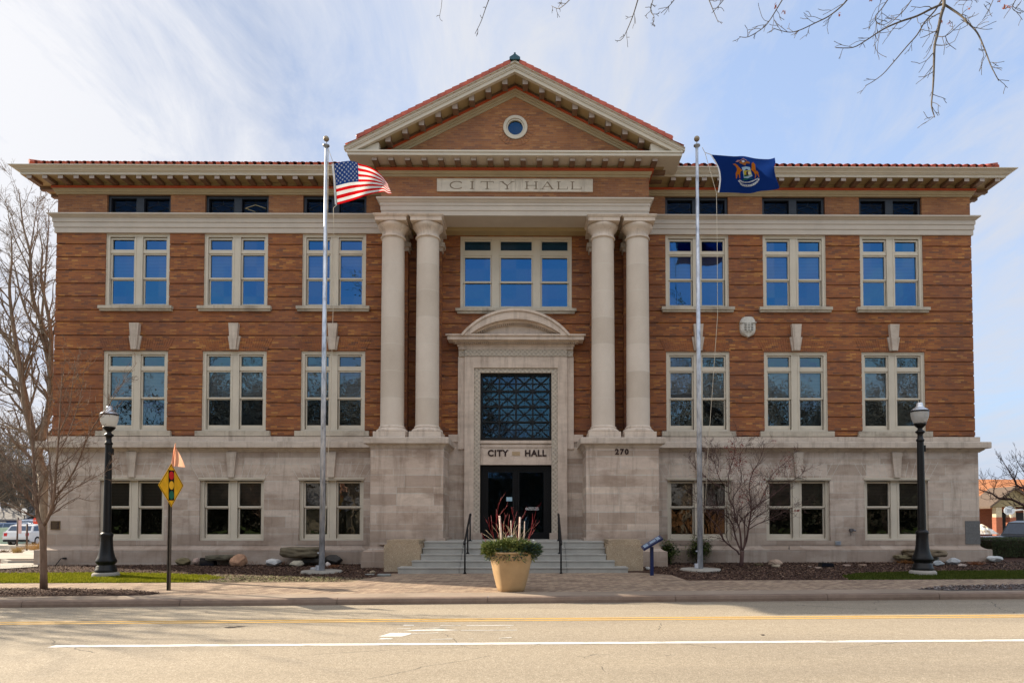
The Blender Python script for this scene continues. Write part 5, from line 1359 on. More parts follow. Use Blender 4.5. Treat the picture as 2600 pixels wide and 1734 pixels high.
# ---------------------------------------------------------------- bare trees
def barkmat(name, a, b):
    n = NT(name); f = n.noise(14, stretch=(1,1,.25), detail=5); n.bsdf(n.ramp(f, [(.3, a), (.7, b)]), .85, 0, n.bump(f, .5, .01), .2); return n.mat
bk_young = barkmat('young_bark', (.12,.075,.052), (.24,.16,.115)); bk_old = barkmat('old_bark', (.13,.10,.075), (.27,.215,.16)); bk_grey = barkmat('grey_bark', (.07,.058,.05), (.16,.14,.115)); bk_dark = barkmat('dark_bark', (.065,.035,.033), (.13,.078,.068))
def spray(mb, p, d, L, r, depth, rs, gn=(.12,), up=.05, nside=5, split=(2,4), ratio=.62, droop=0, buds=0, minr=.0025):
    n = 5; pts = [p.copy()]; q = p.copy(); dd = d.copy()
    for i in range(n):
        dd = (dd+Vector((rs.gauss(0,gn[0]), rs.gauss(0,gn[0]), rs.gauss(0,gn[0])+up-droop))).normalized(); q = q+dd*L/n; pts.append(q.copy())
    mb.tube(pts, [max(minr, r*(1-.55*i/n)) for i in range(n+1)], nside if depth > 1 else 3, 0, False)
    if buds and depth == 0 and rs.random() < buds:
        c = pts[-1]; s = .03; a = Vector((rs.gauss(0,1), rs.gauss(0,1), rs.gauss(0,1))).normalized()*s; b_ = a.orthogonal().normalized()*s*.7
        mb.face([c-a, c+b_, c+a, c-b_], 1)
    if depth > 0:
        for k in range(rs.randint(*split)):
            j = rs.randint(1, n); base = pts[j]; t = (pts[min(n, j+1)]-pts[j-1]).normalized()
            s = t.orthogonal().normalized(); s = Matrix.Rotation(rs.uniform(0, 2*PI), 3, t) @ s; ang = rs.uniform(R(22), R(52))
            nd = (t*math.cos(ang)+s*math.sin(ang)).normalized()
            spray(mb, base, nd, L*ratio*rs.uniform(.7, 1.2), max(minr, r*.55), depth-1, rs, gn, up, nside, split, ratio, droop, buds, minr)
def limb(mb, pl, r0, r1, rs, Y0, dY=0, nb=10, L=.8, depth=2, start=.25, spread=1.0, nside=7, up=.06, buds=0, minr=.003, gn=.12, split=(2,4), yj=.0):
    # pl: photo polyline of a traced limb; the limb leans dY in depth along its length
    P = []
    m = len(pl)
    for i, (a, b) in enumerate(pl): P.append(at(a, b, Y0+dY*i/(m-1)+(rs.uniform(-yj, yj) if 0 < i < m-1 else 0)))
    # refine
    Q = []
    for i in range(m-1):
        p0, p1, p2, p3 = P[max(0,i-1)], P[i], P[i+1], P[min(m-1,i+2)]
        for k in range(4):
            q = k/4; q2 = q*q; q3 = q2*q; Q.append(p1*(2*q3-3*q2+1)+(p2-p0)*.5*(q3-2*q2+q)+p2*(-2*q3+3*q2)+(p3-p1)*.5*(q3-q2))
    Q.append(P[-1]); N = len(Q)
    mb.tube(Q, [r0+(r1-r0)*i/(N-1) for i in range(N)], nside, 0, True)
    for k in range(nb):
        t = start+(1-start)*(k+rs.random())/nb; i = min(N-2, int(t*(N-1))); tg = (Q[i+1]-Q[i]).normalized()
        s = tg.orthogonal().normalized(); s = Matrix.Rotation(rs.uniform(0, 2*PI), 3, tg) @ s; ang = rs.uniform(R(25), R(60))*spread
        nd = (tg*math.cos(ang)+s*math.sin(ang)).normalized(); rr_ = (r0+(r1-r0)*t)*.5
        spray(mb, Q[i], nd, L*rs.uniform(.6, 1.25)*(1.15-.5*t), max(minr, rr_), depth, rs, (gn,), up, 4, split, .62, 0, buds, minr)
    return Q
leafred = simple('dry_red_leaf', (.17,.022,.015), .7, var=.4, scale=30); leaforange = simple('dry_orange_leaf', (.38,.10,.03), .7, var=.4, scale=30)
def tree(p, label, group=None, name='bare_tree'):
    return thing(name, p, label, 'tree', group)
def fin(t, mb, name, mats):
    o = mb.build(name, mats, t); o.matrix_parent_inverse = Matrix.Translation(-t.location); return o
# young street tree, left foreground
rs = random.Random(5)
p = onground(111, 1496); YT = p.y
t = tree(p, 'young leafless street tree in the pit by the left kerb')
mb = MB(); tk = [(111,1500),(111,1450),(110,1400),(109,1350),(106,1330)]
P = [at(a, b, YT) for a, b in tk]; mb.tube(P, [.085,.075,.070,.072,.075], 12); fin(t, mb, 'trunk', bk_young)
mb = MB()
for pl, r0, r1, dY, nb, L in (
  ([(106,1335),(97,1315),(93,1280),(88,1240),(86,1190),(82,1120),(78,1040),(80,960)], .052, .008, .5, 16, .75),
  ([(110,1335),(124,1310),(136,1270),(141,1210),(146,1150),(152,1060),(156,980),(163,930)], .042, .006, -.5, 16, .75),
  ([(113,1332),(126,1300),(132,1255),(128,1200),(122,1130),(118,1060)], .034, .006, .7, 10, .6),
  ([(136,1270),(170,1225),(200,1170),(222,1110),(246,1070),(262,1050),(288,1010),(330,942)], .022, .004, .0, 14, .50),
  ([(130,1290),(175,1248),(215,1225),(262,1200),(290,1185)], .014, .003, -.2, 12, .4),
  ([(93,1260),(60,1225),(30,1180),(5,1150),(-20,1130)], .022, .004, .4, 12, .6),
  ([(95,1300),(70,1262),(42,1240),(15,1222),(-15,1200)], .018, .003, -.3, 12, .5),
  ([(146,1150),(170,1110),(192,1050),(205,1000),(215,930)], .016, .003, .4, 12, .5),
  ([(86,1190),(60,1130),(48,1080),(30,1020)], .018, .003, .3, 12, .6),
  ([(144,1180),(180,1160),(215,1120),(255,1080)], .012, .003, -.4, 10, .4),
  ([(282,1010),(300,985),(322,960)], .008, .003, .1, 6, .3),
  ([(150,1100),(175,1040),(182,990),(190,940),(200,900)], .014, .003, .2, 12, .5)):
    limb(mb, pl, r0, r1, rs, YT, dY, int(nb*1.4), L, 2, .15, .9, 6, .06, 0, .003, .10, (2,3))
fin(t, mb, 'crown', bk_young)
# big tree behind the left corner
rs = random.Random(9)
YB = 5.2; p = at(122, 1400, YB); p.z = GB(p.x, YB)
t = tree(p, 'tall old leafless tree beyond the left end of the hall')
mb = MB(); P = [at(a, b, YB) for a, b in ((124,1420),(122,1370),(120,1300),(117,1240),(112,1200))]; mb.tube(P, [.33,.30,.27,.26,.25], 14)
fin(t, mb, 'trunk', bk_old)
mb = MB()
for pl, r0, r1, dY, nb, L in (
  ([(113,1210),(96,1160),(84,1110),(72,1050),(60,990),(48,930),(30,880),(8,850),(-30,800)], .20, .04, 1, 18, 2.0),
  ([(84,1110),(66,1040),(56,960),(42,880),(30,800),(24,730),(30,660),(28,600)], .13, .02, -1, 18, 1.9),
  ([(96,1160),(112,1090),(126,1020),(128,950),(118,890),(104,820),(84,760),(78,700),(76,640),(60,580),(52,520),(47,480)], .15, .012, .6, 26, 1.9),
  ([(128,960),(130,880),(126,820),(114,760),(104,700),(108,640),(100,590)], .10, .015, -.6, 16, 1.6),
  ([(118,890),(96,840),(70,800),(50,740),(38,680),(20,640)], .07, .012, .3, 16, 1.5),
  ([(118,1250),(140,1180),(152,1120),(170,1060)], .16, .06, 1.5, 8, 1.5),
  ([(104,820),(112,740),(116,680),(120,620),(124,570),(122,530)], .05, .010, 0, 14, 1.3),
  ([(60,990),(30,960),(0,930),(-40,900)], .08, .02, 0, 10, 1.6),
  ([(76,640),(84,590),(92,540),(96,500)], .03, .008, .4, 12, 1.1),
  ([(78,700),(58,650),(40,610),(24,560),(20,520)], .035, .008, .4, 12, 1.2),
  ([(84,1110),(50,1090),(20,1085),(-30,1060)], .08, .02, 1, 12, 1.6),
  ([(96,1150),(60,1130),(30,1135),(0,1130)], .06, .02, 1, 12, 1.4)):
    limb(mb, pl, r0, r1, rs, YB, dY, nb, L*.85, 3, .12, .95, 7, .07, 0, .0048, .13, (2,3))
fin(t, mb, 'crown', bk_old)
# ornamental tree with dry red leaves, right bed
rs = random.Random(21)
W2 = lambda x, y: (1740+x/4.125, 1080+y/4.125)
p = onground(1882, 1439); YO = p.y
t = tree(p, 'small many-stemmed bare tree with dry red leaves in front of the right wing', name='ornamental_tree')
mb = MB(); P = [at(*W2(*q), YO) for q in ((586,1485),(590,1420),(594,1360),(596,1315))]; mb.tube(P, [.075,.062,.060,.066], 12); fin(t, mb, 'trunk', bk_dark)
mb = MB(); lf = []
for pl, r0, r1, dY, nb, L in (
  ([(565,1350),(540,1310),(470,1260),(400,1190),(340,1060),(270,980),(230,900),(190,840),(120,780),(90,640)], .030, .004, -.3, 16, .55),
  ([(585,1310),(540,1210),(510,1100),(490,1020),(440,960),(330,870),(200,830)], .030, .004, .3, 16, .5),
  ([(590,1300),(580,1180),(570,1090),(550,1030),(520,960),(510,860),(470,800),(450,640),(460,480),(500,360),(520,250),(505,170)], .032, .004, 0, 20, .5),
  ([(600,1310),(640,1200),(660,1080),(680,960),(690,860),(680,740),(670,620),(710,480),(760,400),(810,280),(830,190)], .034, .004, .2, 20, .5),
  ([(610,1290),(625,1180),(620,1060),(630,960),(660,920),(760,840),(830,700),(900,540),(960,460),(1060,380),(1110,310)], .026, .004, -.2, 20, .45),
  ([(660,1090),(760,1030),(880,980),(1000,920),(1100,870),(1220,820)], .018, .004, -.3, 14, .45),
  ([(670,1020),(740,960),(830,900),(880,870)], .015, .004, .2, 10, .45),
  ([(690,880),(800,800),(870,760),(980,680),(1080,600),(1200,530),(1280,450)], .018, .003, .1, 16, .45),
  ([(550,1020),(545,940),(570,880),(640,830),(720,760),(800,640),(880,570)], .018, .003, .3, 14, .45),
  ([(490,780),(520,720),(570,640),(590,540),(570,420),(580,300),(640,200),(700,130)], .015, .003, .2, 16, .4),
  ([(450,640),(380,590),(330,480),(300,380),(240,320),(200,290)], .015, .003, -.2, 14, .4),
  ([(440,700),(360,640),(280,600),(180,520),(100,440),(20,320)], .015, .003, .2, 14, .4),
  ([(330,500),(350,400),(330,320),(280,240),(260,180)], .010, .003, 0, 10, .35)):
    Q = limb(mb, [W2(*q) for q in pl], r0, r1, rs, YO, dY, int(nb*1.7), L*1.05, 2, .2, .85, 6, .05, 0, .0029, .11, (2,3)); lf.append(Q)
fin(t, mb, 'crown', bk_dark)
mb = MB()
for cx, cy, rx, ry, n_ in ((490,340,50,150,75),(570,370,60,90,60),(500,200,40,50,18),(430,230,30,20,10),(600,760,70,90,35),(740,570,120,110,45),(1060,380,80,80,40),(960,500,60,60,22),(820,680,60,40,16),(740,470,40,30,12),(300,440,70,60,12),(1180,460,110,60,12),(660,520,40,30,8),(1170,890,60,12,12),(590,210,30,20,8),(930,160,30,20,6)):
    for _ in range(int(n_*2.2)):
        q = at(*W2(rs.gauss(cx, rx*.6), rs.gauss(cy, ry*.6)), YO+rs.uniform(-.25,.25)); s = rs.uniform(.014, .03)
        a = Vector((rs.gauss(0,1), rs.gauss(0,1), rs.gauss(0,1))).normalized()*s; b_ = a.orthogonal().normalized()*s*.8
        mb.face([q-a, q+b_, q+a, q-b_], 0)
fin(t, mb, 'dry_leaves', leafred)
# overhanging branches at the top right: a street tree beside the camera
rs = random.Random(31)
A = lambda x, y: (1850+x/3.135, y/3.135); YH = -15.2
base = Vector((13.5, -17.8, 0)); t = tree(base, 'street tree beside the camera whose bare twigs hang into the top right')
mb = MB(); trunk = [base, base+Vector((.1,.1,2)), base+Vector((-.1,.2,4)), base+Vector((-.6,.6,6)), base+Vector((-1.5,1.2,7.8))]; mb.tube(trunk, [.26,.22,.2,.17,.13], 14); fin(t, mb, 'trunk', bk_grey)
mb = MB(); lv = MB()
hub = at(2397, -30, YH)
def big(pts, r0, r1): mb.tube(pts, [r0+(r1-r0)*i/(len(pts)-1) for i in range(len(pts))], 8)
big([trunk[-1], Vector((10.0,-16.2,9.0)), hub+Vector((1.2,0,.9)), hub], .13, .045)
arch = [trunk[-2], Vector((10.5,-16.4,8.9)), at(2600,-160,YH), at(2300,-170,YH), at(2000,-130,YH), at(1700,-120,YH), at(1400,-110,YH), at(1150,-90,YH)]
big(arch, .12, .015)
def hang(pl, r0, r1, nb=5, L=.22, src=None, conv=A):
    pts = [conv(*q) for q in pl]
    if src is not None:
        p0 = at(*pts[0], YH); mb.tube([src, (src+p0)/2+Vector((0,0,.08)), p0], [r0*1.5, r0*1.2, r0], 5)
    for d in range(1):
        limb(mb, pts, r0*.8, r1*.75, rs, YH, rs.uniform(-.5,.5), int(nb*1.3), L, 1, .15, 1.1, 6, -.02, 0, .0032, .14, (1,2), yj=.03)
hang([(1705,-60),(1715,40),(1690,130),(1660,280),(1640,360),(1635,480),(1632,600),(1625,720),(1615,840),(1635,920),(1640,935)], .026, .006, 10, .26, hub)
hang([(1720,40),(1840,120),(1900,180),(1980,265),(2040,400),(2090,530),(2150,645)], .018, .006, 9, .24)
hang([(1700,0),(1640,90),(1560,180),(1500,280),(1420,370),(1310,500),(1230,590),(1150,650),(1088,685)], .012, .005, 5, .16)
hang([(1715,30),(1620,70),(1500,130),(1380,170),(1270,215),(1190,260),(1100,320),(990,380),(850,382)], .017, .006, 10, .26)
hang([(1470,-20),(1400,80),(1330,150),(1260,210)], .008, .006, 3, .15, at(*A(1480,-60),YH))
hang([(1280,-20),(1220,70),(1170,130),(1180,180),(1240,205)], .009, .005, 8, .2, at(*A(1290,-60),YH))
hang([(960,-20),(900,50),(800,130),(690,185),(560,245),(470,258),(345,225)], .013, .005, 9, .2, at(*A(1000,-80),YH))
hang([(440,-20),(380,80),(330,160),(280,220),(160,295),(85,295)], .010, .004, 7, .2, at(*A(460,-60),YH))
hang([(2110,-10),(2080,60),(2030,150)], .006, .004, 4, .12, at(*A(2130,-50),YH)); hang([(2290,-10),(2260,70),(2320,110)], .007, .004, 5, .15, at(*A(2300,-50),YH))
hang([(1640,285),(1725,290),(1850,190),(1945,130)], .007, .004, 5, .12); hang([(1725,290),(1750,350),(1810,397)], .006, .004, 2, .08)
hang([(1800,0),(1900,5),(1980,-10)], .006, .004, 4, .12)
Bq = lambda x, y: (1080+x/2.867, y/2.867)
hang([(470,-20),(440,60),(405,160),(362,247)], .008, .004, 3, .1, at(*Bq(480,-60),YH), Bq)
hang([(1060,-10),(1010,40),(965,65),(918,45)], .007, .004, 4, .1, at(*Bq(1080,-60),YH), Bq)
hang([(1550,-10),(1510,120),(1450,260),(1415,300)], .010, .004, 4, .14, at(*Bq(1560,-60),YH), Bq)
hang([(1660,-10),(1640,80),(1665,125),(1650,190)], .007, .004, 6, .1, at(*Bq(1670,-60),YH), Bq)
hang([(1820,-10),(1780,40),(1715,98)], .007, .004, 3, .12, at(*Bq(1830,-60),YH), Bq)
hang([(2060,-10),(2100,90),(2132,165)], .008, .004, 3, .1, at(*Bq(2050,-60),YH), Bq); hang([(2180,-10),(2130,50),(2085,98)], .007, .004, 2, .1, at(*Bq(2200,-60),YH), Bq)
hang([(122,-10),(115,60),(104,130),(125,158)], .0035, .003, 1, .05, at(*Bq(125,-60),YH), Bq)
for (cx, cy, n_) in ((380,50,7),(440,95,6),(885,125,5),(1700,175,9),(1755,185,8),(2200,50,9),(2230,65,8),(1920,70,3),(1145,5,5),(2155,10,4)):
    for _ in range(n_):
        q = at(*A(cx+rs.gauss(0,9), cy+rs.gauss(0,9)), YH+rs.uniform(-.05,.05)); s = rs.uniform(.012,.028)
        a = Vector((rs.gauss(0,1), rs.gauss(0,1), rs.gauss(0,1))).normalized()*s; b_ = a.orthogonal().normalized()*s*.7; lv.face([q-a, q+b_, q+a, q-b_])
fin(t, mb, 'crown', bk_grey); fin(t, lv, 'dry_leaves', leaforange)
# tree at the right edge
rs = random.Random(41)
YE = 2.5; p = at(2720, 1430, YE); t = tree(p, 'bare tree at the right edge whose twigs reach the hall corner')
mb = MB(); P = [at(a, b, YE) for a, b in ((2720,1440),(2716,1380),(2708,1340))]; mb.tube(P, [.16,.13,.12], 10); fin(t, mb, 'trunk', bk_dark)
Ez = lambda x, y: (2440+x/4.9, 1150+y/4.9)
mb = MB()
for pl, r0, r1, nb in (([(1310,930),(1100,860),(900,720),(760,640),(620,575),(470,560),(380,500),(270,470),(160,420),(95,370)], .07, .006, 16), ([(1310,900),(1100,700),(900,520),(784,445),(700,400),(660,330),(610,250),(560,160),(490,75)], .06, .005, 20), ([(784,445),(740,360),(700,300),(640,280)], .02, .006, 8), ([(1000,600),(900,420),(830,300),(760,200),(700,100),(690,60)], .03, .005, 14),
    ([(380,500),(300,420),(240,350),(190,280)], .010, .005, 8), ([(620,340),(540,320),(480,300)], .008, .004, 5), ([(470,560),(400,460),(430,400)], .008, .004, 6), ([(760,640),(720,580),(740,500)], .010, .004, 6)):
    limb(mb, [Ez(*q) for q in pl], r0, r1, rs, YE, rs.uniform(-.4,.4), nb, .55, 2, .2, .95, 6, .07, 0, .005, .13, (1,3))
fin(t, mb, 'crown', bk_dark)
# generic background trees
def bgtree(x, y, h, label, seed, group, bark=bk_dark, depth=4, zbase=None, minr=.012, spreadn=7, name='bare_tree'):
    rs = random.Random(seed); z = GB(x, y) if zbase is None else zbase; t = tree(Vector((x, y, z)), label, group, name)
    mb = MB(); th = h*.28; r = h*.018
    pts = [Vector((0,0,-.3)), Vector((rs.gauss(0,.1), 0, th*.5)), Vector((rs.gauss(0,.2), rs.gauss(0,.2), th))]; mb.tube(pts, [r*1.2, r, r*.9], 8)
    mb.build('trunk', bark, t); mb = MB()
    for k in range(spreadn):
        a = 2*PI*k/spreadn+rs.uniform(-.3,.3); tilt = rs.uniform(.25, .75) if k else .05
        spray(mb, pts[-1]-Vector((0,0,rs.uniform(0,th*.2))), Vector((math.cos(a)*tilt, math.sin(a)*tilt, 1)).normalized(), h*.42*rs.uniform(.8,1.15), r*.6, depth, rs, (.10,), .05, 5, (3,4), .66, 0, 0, minr)
    mb.build('crown', bark, t); return t
LB = ['bare tree far behind the blue cottage at the left edge', 'second bare tree behind the cottage roof', 'bare tree behind the tall blue house', 'bare tree just left of the old tree beyond the hall', 'distant bare tree above the grey cottage roof', 'far bare tree against the sky at the left edge']
for i, (px, Y, h) in enumerate(((12,52,11),(48,60,12.5),(92,70,13),(-25,45,12),(70,48,9.5),(30,85,15))):
    q = at(px, 1318, Y); bgtree(q.x, Y, h, LB[i], 50+i, 'bare trees behind the cottages', bk_old if i % 2 else bk_grey, 4, -1.0, .022)
def evergreen(x, y, h, w, label, seed, z, n=2600, cat='tree'):
    rs = random.Random(seed); t = thing('evergreen_tree', Vector((x, y, z)), label, cat, None)
    mb = MB(); mb.tube([(0,0,-.3), (0,0,h*.9)], [h*.02, .03], 7); mb.build('trunk', bk_dark, t); mb = MB()
    for _ in range(n):
        u = rs.random()**.8; zz = h*(.08+.92*u); rad = w*(1-u)**.8*(.55+.45*math.sin(u*40+rs.random())); a = rs.uniform(0, 2*PI); rr_ = rad*rs.uniform(.35, 1)
        c = Vector((rr_*math.cos(a), rr_*math.sin(a), zz)); d = Vector((math.cos(a), math.sin(a), rs.uniform(-.5,.1))).normalized(); s = h*.035*rs.uniform(.6,1.4); wv = d.cross(Vector((0,0,1))).normalized()*s*.5
        mb.face([c-d*s, c+wv, c+d*s+Vector((0,0,-s*.3)), c-wv], rs.randrange(2))
    mb.build('crown', [simple('needle_a', (.018,.035,.018), .8), simple('needle_b', (.035,.055,.025), .8)], t); return t
q = at(60, 1318, 66); evergreen(q.x, 66, 6.5, 2.6, 'dark evergreen behind the cottage roof', 1, -1.0)
q = at(28, 1318, 72); evergreen(q.x, 72, 5.5, 2.4, 'smaller dark evergreen left of the other behind the cottage', 2, -1.0)
# rhododendrons and hedge
def bush(px, py, w, h, label, seed, n=2600):
    rs = random.Random(seed); b = onground(px, py); t = thing('rhododendron', b, label, 'shrub', 'rhododendrons right of the steps')
    st = MB(); mb = MB()
    for k in range(16):
        a = rs.uniform(0, 2*PI); tip = Vector((w*.8*math.cos(a)*rs.random(), .5*w*math.sin(a)*rs.random(), h*rs.uniform(.5,1)));
        if k < 4: tip = Vector((w*(-.8+.5*k), 0, h*(.55+.15*(k % 2))))
        st.tube([Vector((tip.x*.15, tip.y*.15, 0)), tip*.5+Vector((0,0,.05)), tip], [.012,.009,.006], 5)
        for j in range(n//16):
            c = tip+Vector((rs.gauss(0,w*.22), rs.gauss(0,w*.22), rs.gauss(-.06,h*.18))); a2 = rs.uniform(0, 2*PI); d = Vector((math.cos(a2), math.sin(a2), rs.uniform(-.9,.3))).normalized(); s = rs.uniform(.045,.085)
            wv = d.cross(Vector((0,0,1))).normalized()*s*.34; mb.face([c, c+d*s*.5+wv, c+d*s, c+d*s*.5-wv], rs.randrange(2), False)
    st.build('stems', bk_dark, t); mb.build('foliage', [simple('rhodo_a', (.04,.075,.014), .5, spec=.4), simple('rhodo_b', (.10,.135,.025), .5, spec=.4)], t)
bush(1697, 1432, .40, .66, 'left dark green rhododendron between the blue board and the right flagpole', 3)
bush(1775, 1430, .38, .74, 'right dark green rhododendron behind the right flagpole', 4)
b = Vector((17.9, 1.9, GB(17.9,1.9)))
hg = thing('clipped_hedge', b, 'clipped dark green box hedge beyond the right corner of the hall', 'hedge')
mb = MB(); rs = random.Random(8)
mb.box(-.85,.95,-.75,.75,0,.60)
hb = simple('hedge_a', (.022,.035,.010), .8); 
mb.build('stems', bk_dark, hg); mb = MB()
for _ in range(9000):
    f = rs.random(); 
    if f < .4: c = Vector((rs.uniform(-.92,1.02), -.80+rs.gauss(0,.02), rs.uniform(.02,.68)))
    elif f < .7: c = Vector((rs.uniform(-.92,1.02), rs.uniform(-.8,.8), .66+rs.gauss(0,.02)))
    elif f < .85: c = Vector((-.92+rs.gauss(0,.02), rs.uniform(-.8,.8), rs.uniform(.02,.68)))
    else: c = Vector((1.02+rs.gauss(0,.02), rs.uniform(-.8,.8), rs.uniform(.02,.68)))
    d = Vector((rs.gauss(0,1), rs.gauss(0,1), rs.gauss(0,1))).normalized()*rs.uniform(.02,.045); w_ = d.orthogonal().normalized()*.014; mb.face([c-d, c+w_, c+d, c-w_], rs.randrange(2))
mb.build('foliage', [hb, simple('hedge_b', (.045,.06,.018), .8)], hg)
# ornamental dried grasses
def clump(px, py, w, h, colr, label, seed, n=260, yy=None):
    rs = random.Random(seed); b = onground(px, py); mb = MB()
    for _ in range(n):
        a = rs.uniform(0, 2*PI); r_ = rs.random()*w; l = h*rs.uniform(.5,1.1); o = Vector((math.cos(a)*r_*.5, math.sin(a)*r_*.4, 0)); tip = Vector((math.cos(a)*r_*1.2, math.sin(a)*r_*.8, l)); wv = Vector((rs.gauss(0,1), rs.gauss(0,1), 0)).normalized()*.006
        mb.face([o-wv, o+wv, tip])
    o = mb.build('dried_grass', simple('dried_grass', colr, .8, var=.4, scale=20)); o.location = b; tag(o, label, 'plant', 'dried grass clumps in the beds')
for i, (px, py, w, h, c, lb) in enumerate(((562,1428,.34,.16,(.22,.09,.03),'rust dried grass between the left floodlight and peach boulder'),(648,1432,.3,.15,(.28,.10,.03),'rust dried grass between the peach and white boulders'),(722,1432,.25,.16,(.30,.12,.04),'rust dried grass right of the white boulder'),
   (2300,1430,.45,.14,(.26,.11,.03),'rust dried grass just left of the right lamp'),(2205,1430,.5,.05,(.12,.06,.035),'low rust dried plants in the middle of the right bed'),(2478,1434,.32,.13,(.24,.09,.035),'rust dried grass by the speckled boulder'),
   (748,1437,.2,.06,(.10,.16,.03),'green grass tuft in front of the round pale rock'),(845,1440,.22,.10,(.26,.11,.05),'rust dried grass right of the left flagpole'),(610,1432,.2,.12,(.25,.09,.03),'rust dried grass behind the peach boulder'))):
    clump(px, py, w, h, c, lb, 60+i)
# ---------------------------------------------------------------- far left: parking area, cottages, cars
ZL = -.62
def B(px, py, Y): return at(px, py, Y)
mb = MB(); mb.face([(-70,12,GB(-70,12)+.03),(-17.5,12,GB(-17.5,12)+.03),(-17.5,-2.6,GB(-17.5,-2.6)+.02),(-70,-2.6,GB(-70,-2.6)+.02)]); 
def gpoly(name, pts, dz, mat):
    mb = MB(); P = [onground(*q) for q in pts]; mb.face([(p.x, p.y, p.z+dz) for p in P]); o = mb.build(name, mat); tag(o, kind='structure'); return o
lot = groundmat('pale_lot', [(.3,(.36,.33,.29)), (.7,(.44,.41,.36))], 3, bump=.1)
mb = MB(); rows = [[(x, y, GB(x, y)+.02) for x in (-400,-200,-100,-60,-40,-30,-22,-17.2)] for y in (2.2, 3, 10, 20, 30, 60, 120, 300)]; mb.grid(rows, 0, False); o = mb.build('parking_area', lot); tag(o, kind='structure')
mb = MB(); rows = [[(x, y, GB(x, y)+.02) for x in (17.2,22,30,40,60,100,200,400)] for y in (4.2, 10, 20, 30, 60, 120, 300)]; mb.grid(rows, 0, False); o = mb.build('parking_area', lot); tag(o, kind='structure')
gpoly('footpath', [(0,1446),(96,1440),(96,1432),(60,1430),(0,1432)], .03, lot)
def kerbrun(pts, w=.14, h=.10, name='kerb'):
    mb = MB(); P = [onground(*q) for q in pts]
    for a, b in zip(P[:-1], P[1:]):
        d = (b-a).normalized(); nrm = Vector((-d.y, d.x, 0))*w
        mb.face([a+Vector((0,0,h)), b+Vector((0,0,h)), b+nrm+Vector((0,0,h)), a+nrm+Vector((0,0,h))]); mb.face([a-Vector((0,0,.1)), b-Vector((0,0,.1)), b+Vector((0,0,h)), a+Vector((0,0,h))])
    o = mb.build(name, M['walk']); tag(o, kind='structure')
kerbrun([(2,1427),(20,1431),(99,1430)]); kerbrun([(-30,1388),(40,1390),(98,1389)])
mb = MB()
clump(45, 1403, .35, .30, (.42,.30,.12), 'golden grass clump beside the path at the left edge', 91, 400); clump(98, 1396, .8, .42, (.48,.32,.14), 'large golden grass clump behind the young tree trunk', 92, 700); clump(10, 1402, .5, .15, (.16,.10,.05), 'brown low plants at the left edge', 93, 300)
# cottages
wallb = simple('blue_siding', (.035,.06,.16), .6); roofg = simple('grey_shingles', (.20,.19,.19), .85, var=.15, scale=3); whitet = simple('white_trim', (.62,.62,.62), .5)
def house(x0, x1, y0, y1, z0, ze, zr, label, axis='x', wins_=(), wall=wallb, roof=roofg):
    t = thing('cottage', Vector(((x0+x1)/2, y0, z0)), label, 'house'); ox, oy = (x0+x1)/2, y0
    hw = (x1-x0)/2; d = y1-y0; H = ze-z0; Rg = zr-z0
    mb = MB(); mb.box(-hw, hw, 0, d, 0, H)
    if axis == 'y': mb.prism([(-hw,H), (hw,H), (0,Rg)], 0, d)
    mb.build('wall', wall, t); mb = MB()
    if axis == 'x':
        mb.face([(-hw-.3,-.4,H-.08), (hw+.3,-.4,H-.08), (hw+.3,d/2,Rg), (-hw-.3,d/2,Rg)]); mb.face([(hw+.3,d+.4,H-.08), (-hw-.3,d+.4,H-.08), (-hw-.3,d/2,Rg), (hw+.3,d/2,Rg)]); mb.box(-hw-.3,hw+.3,-.4,-.35,H-.2,H-.06)
        mb.prism([(-hw,H),(hw,H),(hw,H+.01),(-hw,H+.01)], 0, d)
    else:
        for s in (-1, 1):
            pts = [(0,Rg), (s*(hw+.35),H-.15), (s*(hw+.35),H-.02), (0,Rg+.15)]
            mb.prism(pts if s > 0 else pts[::-1], -.35, d+.3)
    mb.build('roof', roof, t)
    for (wx, wz, ww, wh) in wins_:
        m2 = MB(); frame_ring(m2, wx-ww/2, wx+ww/2, wz, wz+wh, .10, -.06, .02); m2.box(wx-.03, wx+.03, -.05, .02, wz+.1, wz+wh-.1); f = m2.build('window', whitet, t); m2 = MB(); m2.face([(wx-ww/2+.1,-.02,wz+.1), (wx+ww/2-.1,-.02,wz+.1), (wx+ww/2-.1,-.02,wz+wh-.1), (wx-ww/2+.1,-.02,wz+wh-.1)]); m2.build('pane', M['glass'], f)
    return t
a = B(-60,1318,46); b = B(62,1318,46); ze = B(30,1316,46).z; zr = B(30,1290,49).z
house(a.x, b.x, 46, 52, -.9, ze, zr, 'low dark blue cottage with grey roof at the left edge', 'x', [(( B(12,0,46).x-(a.x+b.x)/2), ze+.9-1.15, 1.1, .85), ((B(38,0,46).x-(a.x+b.x)/2), ze+.9-1.15, 1.0, .85), ((B(-20,0,46).x-(a.x+b.x)/2), ze+.9-1.15, 1.0, .85)])
a = B(64,1318,58); b = B(150,1318,58); ze = B(80,1300,58).z; zr = B(107,1245,58).z
t = house(a.x, b.x, 58, 66, -.9, ze, zr, 'taller blue gabled house with white trim behind the young tree', 'y', [(-.6, 2.5, .9, 1.1), (.9, 2.5, .9, 1.1), (-1.6, .6, .9, 1.1), (1.6, .6, .9, 1.1)])
mb = MB(); hw = (b.x-a.x)/2
for s in (-1, 1):
    pts = [(0,zr+.9-.25), (s*(hw+.35),ze+.9-.40), (s*(hw+.35),ze+.9-.15), (0,zr+.9)]; mb.prism(pts if s > 0 else pts[::-1], -.42, -.36)
    mb.box(s*1.1-.06, s*1.1+.06, -1.6, -1.5, 0, 2.1)
mb.prism([(-1.6,2.0),(1.6,2.0),(0,3.1)], -1.7, -1.5)
